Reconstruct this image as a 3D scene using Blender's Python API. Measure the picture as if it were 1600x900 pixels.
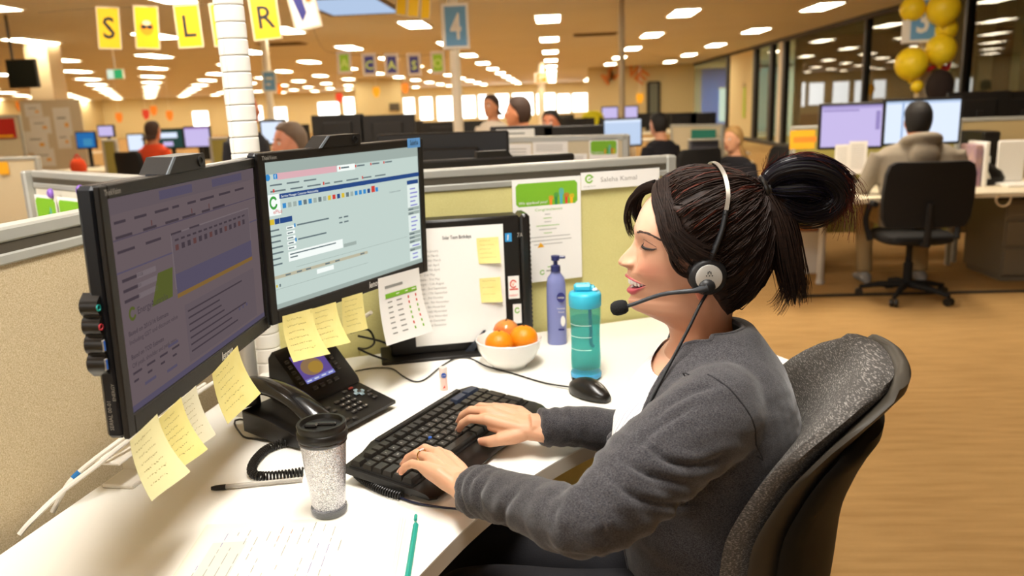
import bpy, bmesh, math, random
import numpy as np
from mathutils import Vector as V, Matrix, Quaternion
from mathutils.bvhtree import BVHTree
for o in list(bpy.data.objects): bpy.data.objects.remove(o, do_unlink=True)
scene = bpy.context.scene
COL = scene.collection
rnd = random.Random(7)
rad = math.radians

# ------------------------------------------------------------------ camera
FPX = 1250.0
CAMZ = 1.40
DZ = 0.78            # worktop height
CEIL = 2.90
def _rm(yaw, pitch, roll):
    return (Matrix.Rotation(yaw, 3, 'Z') @ Matrix.Rotation(pitch, 3, 'X')
            @ Matrix(((1, 0, 0), (0, 0, -1), (0, 1, 0))) @ Matrix.Rotation(roll, 3, 'Z'))
RC = _rm(rad(3.40), rad(-12.86), rad(-2.14))
cam_d = bpy.data.cameras.new('camera')
cam = bpy.data.objects.new('camera', cam_d)
COL.objects.link(cam)
cam.matrix_world = Matrix.Translation((0, 0, CAMZ)) @ RC.to_4x4()
cam_d.sensor_width = 36
cam_d.lens = FPX * 36 / 1600
cam_d.clip_start = .02
cam_d.clip_end = 300
cam_d.dof.use_dof = True
cam_d.dof.focus_distance = 1.28
cam_d.dof.aperture_fstop = 4.2
scene.camera = cam
scene.view_settings.view_transform = 'Standard'
scene.view_settings.look = 'None'
scene.view_settings.gamma = 1
scene.view_settings.use_curve_mapping = False
scene.view_settings.exposure = 0.0
# ------------------------------------------------------------------ world, large lights
wld = bpy.data.worlds.new('world'); scene.world = wld; wld.use_nodes = True
wld.node_tree.nodes['Background'].inputs[0].default_value = (1, .93, .82, 1)
wld.node_tree.nodes['Background'].inputs[1].default_value = .10
def area(name, loc, sx, sy, power, col, rot=(0, 0, 0)):
    l = bpy.data.lights.new(name, 'AREA'); l.shape = 'RECTANGLE'; l.size = sx; l.size_y = sy
    l.energy = power; l.color = col
    o = bpy.data.objects.new(name, l); o.location = loc; o.rotation_euler = rot
    COL.objects.link(o); return o
NEUT = (1, .97, .925)
# light of the ceiling panels close to the desk (the panels themselves are built with the ceiling grid)
area('ceiling_panel_light', (-2.47, 0.90, CEIL - .06), .45, 1.3, 100, NEUT)
area('ceiling_panel_light', (-0.07, 0.90, CEIL - .06), .45, 1.3, 60, NEUT)
area('ceiling_panel_light', (-2.47, 5.62, CEIL - .06), .45, 1.3, 60, (1, .90, .76))
area('ceiling_panel_light', (-0.07, 5.62, CEIL - .06), .45, 1.3, 60, (1, .90, .76))
area('ceiling_panel_light', (2.33, 5.62, CEIL - .06), .45, 1.3, 60, (1, .86, .68))
area('ceiling_panel_light', (-4.87, 5.62, CEIL - .06), .45, 1.3, 60, (1, .90, .76))
area('ceiling_panel_light', (-2.47, -3.8, CEIL - .06), .45, 1.3, 60, NEUT)
# unseen soft fill lamp added behind and to the left of the photographer
area('window_daylight', (-2.6, -4.6, 1.55), 4.2, 1.9, 42, (1, .97, .93), (rad(90), 0, rad(-24)))

# ------------------------------------------------------------------ placement helpers (points on real planes)
def _ray(p): return RC @ V((p[0] - 800, 450 - p[1], -FPX))
def at_z(x, y, z):
    r = _ray((x, y)); return r * ((z - CAMZ) / r.z) + V((0, 0, CAMZ))
def at_y(x, y, Y):
    r = _ray((x, y)); return r * (Y / r.y) + V((0, 0, CAMZ))
def at_d(x, y, d): return _ray((x, y)) * (d / FPX) + V((0, 0, CAMZ))

# ------------------------------------------------------------------ geometry collector
class G:
    def __init__(s): s.v = []; s.f = []; s.m = []
    def add(s, vs, fs, mi=0, M=None):
        o = len(s.v)
        for p in vs:
            p = V(p)
            s.v.append(tuple(M @ p) if M is not None else tuple(p))
        for f in fs: s.f.append([i + o for i in f]); s.m.append(mi)
        return s
    def box(s, c, d, b=0, M=None, mi=0, rz=0):
        hx, hy, hz = d[0] / 2, d[1] / 2, d[2] / 2
        T = Matrix.Translation(c) @ Matrix.Rotation(rz, 4, 'Z')
        if M is not None: T = M @ T
        if b <= 0:
            vs = [(x * hx, y * hy, z * hz) for x in (-1, 1) for y in (-1, 1) for z in (-1, 1)]
            fs = [(0, 1, 3, 2), (4, 6, 7, 5), (0, 4, 5, 1), (2, 3, 7, 6), (0, 2, 6, 4), (1, 5, 7, 3)]
            return s.add(vs, fs, mi, T)
        b = min(b, hx * .98, hy * .98, hz * .98)
        vs = []; idx = {}
        for x in (-1, 1):
            for y in (-1, 1):
                for z in (-1, 1):
                    for k in range(3):
                        p = [x * (hx - b), y * (hy - b), z * (hz - b)]
                        p[k] = (x * hx, y * hy, z * hz)[k]
                        idx[(x, y, z, k)] = len(vs); vs.append(p)
        fs = []
        for k in range(3):
            a, c2 = [(1, 2), (2, 0), (0, 1)][k]
            for sg in (-1, 1):
                q = []
                for (u, w) in ((-1, -1), (1, -1), (1, 1), (-1, 1)):
                    t = [0, 0, 0]; t[k] = sg; t[a] = u; t[c2] = w
                    q.append(idx[(t[0], t[1], t[2], k)])
                fs.append(q if sg > 0 else q[::-1])
        for k in range(3):
            a, c2 = [(1, 2), (2, 0), (0, 1)][k]
            for u in (-1, 1):
                for w in (-1, 1):
                    q = []
                    for (sg, kk) in ((-1, a), (1, a), (1, c2), (-1, c2)):
                        t = [0, 0, 0]; t[k] = sg; t[a] = u; t[c2] = w
                        q.append(idx[(t[0], t[1], t[2], kk)])
                    fs.append(q)
        for x in (-1, 1):
            for y in (-1, 1):
                for z in (-1, 1): fs.append([idx[(x, y, z, k)] for k in range(3)])
        return s.add(vs, fs, mi, T)
    def lathe(s, prof, n=28, M=None, mi=0, c=(0, 0, 0)):
        vs = []; fs = []
        for (r, z) in prof:
            for i in range(n):
                a = 2 * math.pi * i / n
                vs.append((c[0] + r * math.cos(a), c[1] + r * math.sin(a), c[2] + z))
        for j in range(len(prof) - 1):
            for i in range(n):
                k = (i + 1) % n
                fs.append((j * n + i, j * n + k, (j + 1) * n + k, (j + 1) * n + i))
        if prof[0][0] > 1e-6: fs.append(tuple(range(n - 1, -1, -1)))
        if prof[-1][0] > 1e-6: fs.append(tuple(range((len(prof) - 1) * n, len(prof) * n)))
        return s.add(vs, fs, mi, M)
    def loft(s, rings, caps=True, closed=True, mi=0, M=None):
        n = len(rings[0]); vs = [p for r in rings for p in r]; fs = []
        for j in range(len(rings) - 1):
            for i in range(n if closed else n - 1):
                k = (i + 1) % n
                fs.append((j * n + i, j * n + k, (j + 1) * n + k, (j + 1) * n + i))
        if caps and closed:
            fs.append(tuple(range(n - 1, -1, -1)))
            fs.append(tuple(range((len(rings) - 1) * n, len(rings) * n)))
        return s.add(vs, fs, mi, M)
    def tube(s, pts, r, n=8, caps=True, mi=0, M=None, closed=False, flat=None):
        pts = [V(p) for p in pts]; m = len(pts)
        rs = r if isinstance(r, (list, tuple)) else [r] * m
        rings = []; up = None
        for i in range(m):
            if closed: t = pts[(i + 1) % m] - pts[i - 1]
            else: t = pts[min(i + 1, m - 1)] - pts[max(i - 1, 0)]
            if t.length < 1e-9: t = V((0, 0, 1))
            t.normalize()
            if up is None:
                up = V((0, 0, 1)) if abs(t.z) < .9 else V((1, 0, 0))
            up = (up - t * up.dot(t))
            if up.length < 1e-6: up = t.orthogonal()
            up.normalize(); sd = t.cross(up)
            fl = flat if flat else 1
            rings.append([pts[i] + (sd * math.cos(2 * math.pi * k / n) + up * (math.sin(2 * math.pi * k / n) * fl)) * rs[i] for k in range(n)])
        if closed: rings.append(rings[0]); caps = False
        return s.loft(rings, caps, True, mi, M)
    def prism(s, poly, z0, z1, M=None, mi=0):
        n = len(poly)
        vs = [(p[0], p[1], z0) for p in poly] + [(p[0], p[1], z1) for p in poly]
        fs = [tuple(range(n - 1, -1, -1)), tuple(range(n, 2 * n))]
        for i in range(n):
            k = (i + 1) % n; fs.append((i, k, n + k, n + i))
        return s.add(vs, fs, mi, M)
    def sphere(s, c, r, n=16, m=10, M=None, mi=0):
        rr = r if isinstance(r, (tuple, list)) else (r, r, r)
        vs = [(c[0], c[1], c[2] - rr[2])]; fs = []
        for j in range(1, m):
            t = math.pi * j / m
            for i in range(n):
                a = 2 * math.pi * i / n
                vs.append((c[0] + rr[0] * math.sin(t) * math.cos(a), c[1] + rr[1] * math.sin(t) * math.sin(a), c[2] - rr[2] * math.cos(t)))
        vs.append((c[0], c[1], c[2] + rr[2])); L = len(vs) - 1
        for i in range(n): fs.append((0, 1 + (i + 1) % n, 1 + i))
        for j in range(m - 2):
            for i in range(n):
                k = (i + 1) % n; a = 1 + j * n
                fs.append((a + i, a + k, a + n + k, a + n + i))
        a = 1 + (m - 2) * n
        for i in range(n): fs.append((a + i, a + (i + 1) % n, L))
        return s.add(vs, fs, mi, M)
    def quad(s, a, b, c, d, mi=0, M=None): return s.add([a, b, c, d], [(0, 1, 2, 3)], mi, M)
    # flat print on the xy plane of M, layered along z
    def rect(s, x, y, w, h, mi=0, M=None, lay=1):
        z = .00025 * lay
        return s.add([(x, y, z), (x + w, y, z), (x + w, y + h, z), (x, y + h, z)], [(0, 1, 2, 3)], mi, M)
    def disc(s, x, y, rx, ry=None, mi=0, M=None, lay=1, n=20, a0=0, a1=2 * math.pi, rin=0):
        z = .00025 * lay; ry = ry or rx
        if rin == 0:
            vs = [(x + rx * math.cos(a0 + (a1 - a0) * i / n), y + ry * math.sin(a0 + (a1 - a0) * i / n), z) for i in range(n + 1)]
            return s.add([(x, y, z)] + vs, [(0, i + 1, i + 2) for i in range(n)], mi, M)
        vs = []
        for i in range(n + 1):
            a = a0 + (a1 - a0) * i / n
            vs += [(x + rx * math.cos(a), y + ry * math.sin(a), z), (x + rx * rin * math.cos(a), y + ry * rin * math.sin(a), z)]
        return s.add(vs, [(2 * i, 2 * i + 2, 2 * i + 3, 2 * i + 1) for i in range(n)], mi, M)
    def poly(s, pts, mi=0, M=None, lay=1):
        return s.add([(p[0], p[1], .00025 * lay) for p in pts], [tuple(range(len(pts)))], mi, M)
    def text(s, t, x, y, size, mi=0, M=None, lay=2, align='LEFT', width=None, bold=0, shear=0):
        vs, fs, w = text_geo(t, align, bold, shear)
        k = size; kx = size if width is None or w < 1e-6 else width / w
        return s.add([(x + p[0] * kx, y + p[1] * k, .00025 * lay) for p in vs], fs, mi, M)
_tc = {}
def text_geo(t, align, bold, shear):
    key = (t, align, bold, shear)
    if key in _tc: return _tc[key]
    c = bpy.data.curves.new('t', 'FONT'); c.body = t; c.size = 1; c.align_x = align
    c.resolution_u = 2; c.offset = bold; c.shear = shear
    o = bpy.data.objects.new('t', c); COL.objects.link(o)
    me = bpy.data.meshes.new_from_object(o.evaluated_get(bpy.context.evaluated_depsgraph_get()))
    vs = [tuple(v.co) for v in me.vertices]; fs = [tuple(p.vertices) for p in me.polygons]
    w = (max(v[0] for v in vs) - min(v[0] for v in vs)) if vs else 0
    bpy.data.objects.remove(o, do_unlink=True); bpy.data.curves.remove(c); bpy.data.meshes.remove(me)
    _tc[key] = (vs, fs, w); return _tc[key]

def frame(o, x, y=None, z=None):
    """4x4 with given origin, x axis and y (up) or z axis"""
    x = V(x).normalized()
    if y is not None:
        y = V(y); y = (y - x * y.dot(x)).normalized(); z = x.cross(y)
    else:
        z = V(z); z = (z - x * z.dot(x)).normalized(); y = z.cross(x)
    return Matrix(((x.x, y.x, z.x, o[0]), (x.y, y.y, z.y, o[1]), (x.z, y.z, z.z, o[2]), (0, 0, 0, 1)))

def catmull(pts, k=6, closed=False):
    pts = [V(p) for p in pts]; out = []; n = len(pts)
    rng = n if closed else n - 1
    for i in range(rng):
        if closed: p0, p1, p2, p3 = pts[i - 1], pts[i], pts[(i + 1) % n], pts[(i + 2) % n]
        else: p0, p1, p2, p3 = pts[max(i - 1, 0)], pts[i], pts[i + 1], pts[min(i + 2, n - 1)]
        for j in range(k):
            t = j / k
            out.append(.5 * ((2 * p1) + (p2 - p0) * t + (2 * p0 - 5 * p1 + 4 * p2 - p3) * t * t + (3 * p1 - p0 - 3 * p2 + p3) * t ** 3))
    if not closed: out.append(pts[-1])
    return out
def interp(x, xs, ys):
    """smooth monotone-ish interpolation, xs ascending"""
    if x <= xs[0]: return ys[0]
    if x >= xs[-1]: return ys[-1]
    for i in range(len(xs) - 1):
        if x <= xs[i + 1]:
            h = xs[i + 1] - xs[i]; t = (x - xs[i]) / h
            def sl(j):
                if j <= 0 or j >= len(xs) - 1: return 0 if False else (ys[min(j + 1, len(xs) - 1)] - ys[max(j - 1, 0)]) / (xs[min(j + 1, len(xs) - 1)] - xs[max(j - 1, 0)])
                a = (ys[j] - ys[j - 1]) / (xs[j] - xs[j - 1]); b = (ys[j + 1] - ys[j]) / (xs[j + 1] - xs[j])
                return 0 if a * b <= 0 else 2 * a * b / (a + b)
            m0, m1 = sl(i) * h, sl(i + 1) * h
            return ((2 * t ** 3 - 3 * t * t + 1) * ys[i] + (t ** 3 - 2 * t * t + t) * m0 + (-2 * t ** 3 + 3 * t * t) * ys[i + 1] + (t ** 3 - t * t) * m1)

def mesh_of(g, name='m', recalc=True):
    me = bpy.data.meshes.new(name)
    me.from_pydata(g.v, [], g.f); me.update()
    me.polygons.foreach_set('material_index', g.m)
    if recalc:
        bm = bmesh.new(); bm.from_mesh(me)
        bmesh.ops.recalc_face_normals(bm, faces=bm.faces); bm.to_mesh(me); bm.free()
    return me
def finish(me, mats, smooth=None):
    for m in (mats if isinstance(mats, (list, tuple)) else [mats]): me.materials.append(m)
    if smooth is not None:
        me.polygons.foreach_set('use_smooth', [True] * len(me.polygons))
        if smooth < 180: me.set_sharp_from_angle(angle=rad(smooth))
def obj(name, g, mats, parent=None, smooth=35, recalc=True, world=True):
    """one mesh object; geometry given in world space unless world is False (then parent space)"""
    me = g if isinstance(g, bpy.types.Mesh) else mesh_of(g, name, recalc)
    if not me.materials: finish(me, mats, smooth)
    o = bpy.data.objects.new(name, me); COL.objects.link(o)
    if parent is not None:
        o.parent = parent
        if world: o.matrix_parent_inverse = ORIG[root_of(parent)].inverted()
    return o
ORIG = {}
def root_of(o):
    return o.name
def thing(name, label, cat, loc=(0, 0, 0), group=None, rz=0, kind=None):
    o = bpy.data.objects.new(name, None); COL.objects.link(o); o.empty_display_size = .05
    o.location = loc; o.rotation_euler = (0, 0, rz)
    ORIG[o.name] = Matrix.Translation(loc) @ Matrix.Rotation(rz, 4, 'Z')
    return tag(o, label, cat, group, kind)
def tag(o, label=None, cat=None, group=None, kind=None):
    if label: o['label'] = label
    if cat: o['category'] = cat
    if group: o['group'] = group
    if kind: o['kind'] = kind
    return o
def sub(name, g, mats, part, smooth=35, recalc=True):
    """sub-part: child of a part that was built in world space"""
    me = g if isinstance(g, bpy.types.Mesh) else mesh_of(g, name, recalc)
    if not me.materials: finish(me, mats, smooth)
    o = bpy.data.objects.new(name, me); COL.objects.link(o); o.parent = part
    return o
def solo(name, g, mats, label, cat, group=None, kind=None, smooth=35, base=None):
    """a thing that is one mesh, its origin moved to its base"""
    me = g if isinstance(g, bpy.types.Mesh) else mesh_of(g, name)
    if not me.materials: finish(me, mats, smooth)
    o = bpy.data.objects.new(name, me); COL.objects.link(o)
    co = np.empty(len(me.vertices) * 3, 'f'); me.vertices.foreach_get('co', co); co = co.reshape(-1, 3)
    b = V(base) if base else V(((co[:, 0].min() + co[:, 0].max()) / 2, (co[:, 1].min() + co[:, 1].max()) / 2, co[:, 2].min()))
    me.transform(Matrix.Translation(-b)); o.location = b
    return tag(o, label, cat, group, kind)
def copy_tree(o, parent=None):
    c = o.copy(); COL.objects.link(c)
    if parent is not None:
        c.parent = parent; c.matrix_parent_inverse = o.matrix_parent_inverse.copy()
    for ch in o.children: copy_tree(ch, c)
    return c
def struct(name, g, mats, smooth=None):
    o = obj(name, g, mats, None, smooth); o['kind'] = 'structure'; return o
def remesh(g, voxel, smooth_it=6, fac=.5, disp=None):
    """union of overlapping closed shapes as one continuous surface"""
    me = mesh_of(g, 'r'); o = bpy.data.objects.new('r', me); COL.objects.link(o)
    md = o.modifiers.new('r', 'REMESH'); md.mode = 'VOXEL'; md.voxel_size = voxel; md.adaptivity = 0
    if smooth_it:
        ms = o.modifiers.new('s', 'SMOOTH'); ms.factor = fac; ms.iterations = smooth_it
    out = bpy.data.meshes.new_from_object(o.evaluated_get(bpy.context.evaluated_depsgraph_get()))
    bpy.data.objects.remove(o, do_unlink=True); bpy.data.meshes.remove(me)
    out.materials.clear()
    return out
def mesh_cos(me):
    co = np.empty(len(me.vertices) * 3, 'f'); me.vertices.foreach_get('co', co); return co.reshape(-1, 3).astype(float)
def mesh_nrm(me):
    no = np.empty(len(me.vertices) * 3, 'f'); me.vertices.foreach_get('normal', no); return no.reshape(-1, 3).astype(float)
def set_cos(me, co):
    me.vertices.foreach_set('co', co.astype('f').ravel()); me.update()

# ------------------------------------------------------------------ materials
def lin(h):
    h = h.lstrip('#'); c = [int(h[i:i + 2], 16) / 255 for i in (0, 2, 4)]
    return tuple((x / 12.92 if x <= .04045 else ((x + .055) / 1.055) ** 2.4) for x in c)
_mc = {}
def mat(name, col, rough=.5, metal=0, spec=.5, emit=0, ecol=None, var=None, bump=None, coat=0, trans=0, ior=1.45, sss=0, alpha=1, sheen=0, vcol=None):
    """col: hex. var=(scale, hex2, contrast[, stretch xyz]); bump=(scale, strength[, stretch])"""
    if name in _mc: return _mc[name]
    m = bpy.data.materials.new(name); m.use_nodes = True; nt = m.node_tree; N = nt.nodes; L = nt.links
    b = N['Principled BSDF']; c = lin(col) + (1,)
    b.inputs['Base Color'].default_value = c
    b.inputs['Roughness'].default_value = rough; b.inputs['Metallic'].default_value = metal
    b.inputs['Specular IOR Level'].default_value = spec
    b.inputs['Coat Weight'].default_value = coat; b.inputs['Transmission Weight'].default_value = trans
    b.inputs['IOR'].default_value = ior; b.inputs['Alpha'].default_value = alpha
    b.inputs['Sheen Weight'].default_value = sheen
    if sss:
        b.inputs['Subsurface Weight'].default_value = sss; b.inputs['Subsurface Radius'].default_value = (.012, .005, .003); b.inputs['Subsurface Scale'].default_value = .6
    if emit:
        b.inputs['Emission Color'].default_value = (lin(ecol) if ecol else c[:3]) + (1,)
        b.inputs['Emission Strength'].default_value = emit
    tc = N.new('ShaderNodeTexCoord')
    def noise(scale, stretch, detail=3):
        t = N.new('ShaderNodeTexNoise'); t.inputs['Scale'].default_value = scale; t.inputs['Detail'].default_value = detail
        if stretch:
            mp = N.new('ShaderNodeMapping'); mp.inputs['Scale'].default_value = stretch
            L.new(tc.outputs['Object'], mp.inputs['Vector']); L.new(mp.outputs[0], t.inputs['Vector'])
        else: L.new(tc.outputs['Object'], t.inputs['Vector'])
        return t
    if vcol:
        va = N.new('ShaderNodeVertexColor'); va.layer_name = vcol; L.new(va.outputs[0], b.inputs['Base Color'])
    if var:
        t = noise(var[0], var[3] if len(var) > 3 else None)
        r = N.new('ShaderNodeValToRGB'); k = var[2]
        r.color_ramp.elements[0].position = .5 - .5 * (1 - k) ; r.color_ramp.elements[1].position = .5 + .5 * (1 - k)
        r.color_ramp.elements[0].color = lin(var[1]) + (1,); r.color_ramp.elements[1].color = c
        L.new(t.outputs[0], r.inputs[0]); L.new(r.outputs[0], b.inputs['Base Color'])
    if bump:
        t = noise(bump[0], bump[2] if len(bump) > 2 else None, 4)
        bp = N.new('ShaderNodeBump'); bp.inputs['Strength'].default_value = bump[1]; bp.inputs['Distance'].default_value = .002
        L.new(t.outputs[0], bp.inputs['Height']); L.new(bp.outputs[0], b.inputs['Normal'])
    _mc[name] = m; return m
def emis(name, col, s):
    if name in _mc: return _mc[name]
    m = bpy.data.materials.new(name); m.use_nodes = True; N = m.node_tree.nodes
    N.remove(N['Principled BSDF']); e = N.new('ShaderNodeEmission'); e.inputs[0].default_value = lin(col) + (1,); e.inputs[1].default_value = s
    m.node_tree.links.new(e.outputs[0], N['Material Output'].inputs[0]); _mc[name] = m; return m
def glassy(name, tint, refl, rough=.0, body=None, bw=0):
    """thin pane: fresnel mirror over tinted clear"""
    if name in _mc: return _mc[name]
    m = bpy.data.materials.new(name); m.use_nodes = True; nt = m.node_tree; N = nt.nodes; L = nt.links
    N.remove(N['Principled BSDF'])
    t = N.new('ShaderNodeBsdfTransparent'); t.inputs[0].default_value = lin(tint) + (1,)
    g = N.new('ShaderNodeBsdfGlossy'); g.inputs['Roughness'].default_value = rough
    fr = N.new('ShaderNodeLayerWeight'); fr.inputs[0].default_value = refl
    mx = N.new('ShaderNodeMixShader')
    src = t
    if body:
        tl_ = N.new('ShaderNodeBsdfTranslucent'); tl_.inputs[0].default_value = lin(body) + (1,); df = N.new('ShaderNodeBsdfDiffuse'); df.inputs[0].default_value = lin(body) + (1,)
        m0 = N.new('ShaderNodeMixShader'); m0.inputs[0].default_value = .5; L.new(tl_.outputs[0], m0.inputs[1]); L.new(df.outputs[0], m0.inputs[2])
        m1 = N.new('ShaderNodeMixShader'); m1.inputs[0].default_value = bw; L.new(t.outputs[0], m1.inputs[1]); L.new(m0.outputs[0], m1.inputs[2]); src = m1
    ge = N.new('ShaderNodeNewGeometry'); iv = N.new('ShaderNodeMath'); iv.operation = 'SUBTRACT'; iv.inputs[0].default_value = 1; L.new(ge.outputs['Backfacing'], iv.inputs[1])
    ml = N.new('ShaderNodeMath'); ml.operation = 'MULTIPLY'; L.new(fr.outputs['Fresnel'], ml.inputs[0]); L.new(iv.outputs[0], ml.inputs[1])   # no total reflection inside a thin pane
    L.new(ml.outputs[0], mx.inputs[0]); L.new(src.outputs[0], mx.inputs[1]); L.new(g.outputs[0], mx.inputs[2])
    L.new(mx.outputs[0], N['Material Output'].inputs[0]); _mc[name] = m; return m
# ================================================================== ROOM
m_ceil = mat('ceiling paint', '#e2dacb', .9, var=(.6, '#d8cfbd', .2))
m_wall = mat('warm wall paint', '#d8c79a', .9)
m_white = mat('white paint', '#efece4', .6)
m_frame_dk = mat('dark window frame', '#1d1a18', .5)
m_alu = mat('brushed aluminium', '#a9aaa6', .38, .6)
def carpet_mat():
    m = bpy.data.materials.new('ribbed tan carpet'); m.use_nodes = True; nt = m.node_tree; N = nt.nodes; L = nt.links
    b = N['Principled BSDF']; b.inputs['Roughness'].default_value = .95; b.inputs['Specular IOR Level'].default_value = .1
    tc = N.new('ShaderNodeTexCoord'); mp = N.new('ShaderNodeMapping'); mp.inputs['Rotation'].default_value = (0, 0, rad(-38))
    L.new(tc.outputs['Object'], mp.inputs[0])
    w = N.new('ShaderNodeTexWave'); w.inputs['Scale'].default_value = 36; w.inputs['Distortion'].default_value = .8; w.inputs['Detail'].default_value = 2
    L.new(mp.outputs[0], w.inputs[0])
    n1 = N.new('ShaderNodeTexNoise'); n1.inputs['Scale'].default_value = 260; L.new(tc.outputs['Object'], n1.inputs[0])
    mp2 = N.new('ShaderNodeMapping'); mp2.inputs['Scale'].default_value = (1.2, 9, 1); L.new(tc.outputs['Object'], mp2.inputs[0])
    n2 = N.new('ShaderNodeTexNoise'); n2.inputs['Scale'].default_value = 3; n2.inputs['Detail'].default_value = 5; L.new(mp2.outputs[0], n2.inputs[0])
    a1 = N.new('ShaderNodeMix'); a1.data_type = 'FLOAT'; a1.inputs[0].default_value = .45; L.new(w.outputs[1], a1.inputs[2]); L.new(n1.outputs[0], a1.inputs[3])
    a2 = N.new('ShaderNodeMix'); a2.data_type = 'FLOAT'; a2.inputs[0].default_value = .45; L.new(a1.outputs[0], a2.inputs[2]); L.new(n2.outputs[0], a2.inputs[3])
    r = N.new('ShaderNodeValToRGB'); r.color_ramp.elements[0].position = .2; r.color_ramp.elements[1].position = .8
    r.color_ramp.elements[0].color = lin('#8c6a3e') + (1,); r.color_ramp.elements[1].color = lin('#c8a26a') + (1,)
    L.new(a2.outputs[0], r.inputs[0]); L.new(r.outputs[0], b.inputs[0])
    bp = N.new('ShaderNodeBump'); bp.inputs['Strength'].default_value = .35; bp.inputs['Distance'].default_value = .004
    L.new(a1.outputs[0], bp.inputs['Height']); L.new(bp.outputs[0], b.inputs['Normal'])
    return m
XW = 6.25            # glass wall on the right
struct('floor', G().box((-10, 26, -.1), (48, 72, .2)), carpet_mat())
struct('ceiling', G().box((-10, 26, CEIL + .05), (48, 72, .1)), m_ceil)
struct('trim_1', G().box((4.6, 5.62, .006), (6.0, .05, .012), .004), mat('dark carpet joint strip', '#2a2118', .7))
# far wall with its bright windows
BY = 60.0
g = G()
far_wins = [(388, 412, 166, 188), (418, 450, 168, 190), (496, 532, 160, 190), (536, 556, 152, 188), (628, 649, 153, 181), (655, 677, 152, 187), (682, 709, 151, 188), (719, 744, 150, 184), (747, 796, 148, 184), (800, 834, 146, 180), (838, 868, 146, 178), (871, 891, 147, 176), (894, 918, 146, 174), (300, 328, 174, 200)]
far_wins.sort()
W3 = []
for (a, b, t, bo) in far_wins:
    p = at_y(a, t, BY); q = at_y(b, bo, BY); W3.append((p.x, q.x, q.z, min(p.z, CEIL - .25)))
xs = -34
for (x0, x1, z0, z1) in W3:
    if x0 > xs: g.box(((xs + x0) / 2, BY + .1, CEIL / 2), (x0 - xs, .2, CEIL))
    g.box(((x0 + x1) / 2, BY + .1, z0 / 2), (x1 - x0, .2, z0)); g.box(((x0 + x1) / 2, BY + .1, (z1 + CEIL) / 2), (x1 - x0, .2, CEIL - z1))
    xs = x1
g.box(((xs + 14) / 2, BY + .1, CEIL / 2), (14 - xs, .2, CEIL))
struct('wall_back', g, m_wall)
m_day = emis('daylight behind far panes', '#fffdf6', 5.0)
for i, (x0, x1, z0, z1) in enumerate(W3):
    w = tag(thing('window_%d' % (i + 1), None, None, ((x0 + x1) / 2, BY, z0), kind='structure'))
    obj('pane', G().box(((x0 + x1) / 2, BY + .12, (z0 + z1) / 2), (x1 - x0, .02, z1 - z0)), m_day, w)
    f = G(); t = .06
    f.box(((x0 + x1) / 2, BY, z0), (x1 - x0 + t, .1, t)); f.box(((x0 + x1) / 2, BY, z1), (x1 - x0 + t, .1, t))
    f.box((x0, BY, (z0 + z1) / 2), (t, .1, z1 - z0)); f.box((x1, BY, (z0 + z1) / 2), (t, .1, z1 - z0))
    obj('window_frame', f, m_white, w)
struct('wall_left', G().box((-34, 26, CEIL / 2), (.2, 72, CEIL)), m_wall)
# wall behind the photographer with a window opening
g = G(); g.box((-18, -9.9, CEIL / 2), (32, .2, CEIL)); g.box((10, -9.9, CEIL / 2), (20, .2, CEIL)); g.box((-1, -9.9, .35), (2, .2, .7)); g.box((-1, -9.9, 2.75), (2, .2, .3))
struct('wall_front', g, m_wall)
# short cross wall on the right with a service door
pA = at_y(919, 150, 37); g = G()
g.box(((pA.x + XW) / 2, 37.1, CEIL / 2), (XW - pA.x, .2, CEIL)); struct('wall_right_cross', g, m_wall)
d0 = at_y(1013, 150, 36.9).x; d1 = at_y(1030, 150, 36.9).x
dr = thing('door_1', None, None, ((d0 + d1) / 2, 36.9, 0), kind='structure')
obj('door_leaf', G().box(((d0 + d1) / 2, 36.95, 1.05), (d1 - d0 - .1, .05, 2.1)), mat('grey green door', '#6f7468', .4), dr)
f = G(); f.box((d0, 36.93, 1.08), (.12, .08, 2.16)); f.box((d1, 36.93, 1.08), (.12, .08, 2.16)); f.box(((d0 + d1) / 2, 36.93, 2.16), (d1 - d0, .08, .1))
obj('door_frame', f, m_frame_dk, dr)
# ---------------- glass wall on the right: panes, mullions, solid bays
wr = thing('wall_right', None, None, (XW, 20, 0), kind='structure')
def y_at(px): # where the wall plane x = XW crosses that bearing
    r = _ray((px, 200)); return XW * r.y / r.x
m_pane = glassy('office glass', '#c9d6cd', .36)
ys = [y_at(p) for p in (1062, 1137, 1147, 1176, 1204, 1222, 1228)] + [21.2, 17.4, 13.6, 9.9, 6.2, 2.5]
def mull(y, w=.12, mt=m_frame_dk): obj('mullion', G().box((XW, y, CEIL / 2), (.14, w, CEIL), .01), mt, wr)
# solid bay between the blue room and the glass doors
y0, y1 = y_at(1176), y_at(1142)
obj('wall_bay', G().box((XW + .05, (y0 + y1) / 2, CEIL / 2), (.24, y1 - y0, CEIL)), m_wall, wr)
def pane(ya, yb):
    obj('pane', G().box((XW, (ya + yb) / 2, CEIL / 2), (.012, abs(yb - ya), CEIL - .1)), m_pane, wr)
pane(y_at(1142), y_at(1062)); pane(y_at(1222), y_at(1176))
m_white_lit = mat('white door post', '#d9cfbb', .5)
for p, w, mt in ((1062, .5, m_frame_dk), (1137, .35, m_frame_dk), (1179, .3, m_frame_dk), (1204, .3, m_frame_dk), (1219, .35, m_white_lit), (1224, .25, m_frame_dk)): mull(y_at(p), w, mt)
bays = [y_at(1226), 16.9, 12.9, 10.4, 7.0, 3.6]
for a, b in zip(bays, bays[1:]): pane(a, b); mull(b, .1, m_frame_dk if b != 10.4 else m_alu)
obj('head_rail', G().box((XW, 20, CEIL - .05), (.16, 40, .1), .01), m_frame_dk, wr)
obj('sill_rail', G().box((XW, 20, .06), (.16, 40, .12), .01), m_frame_dk, wr)
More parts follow.
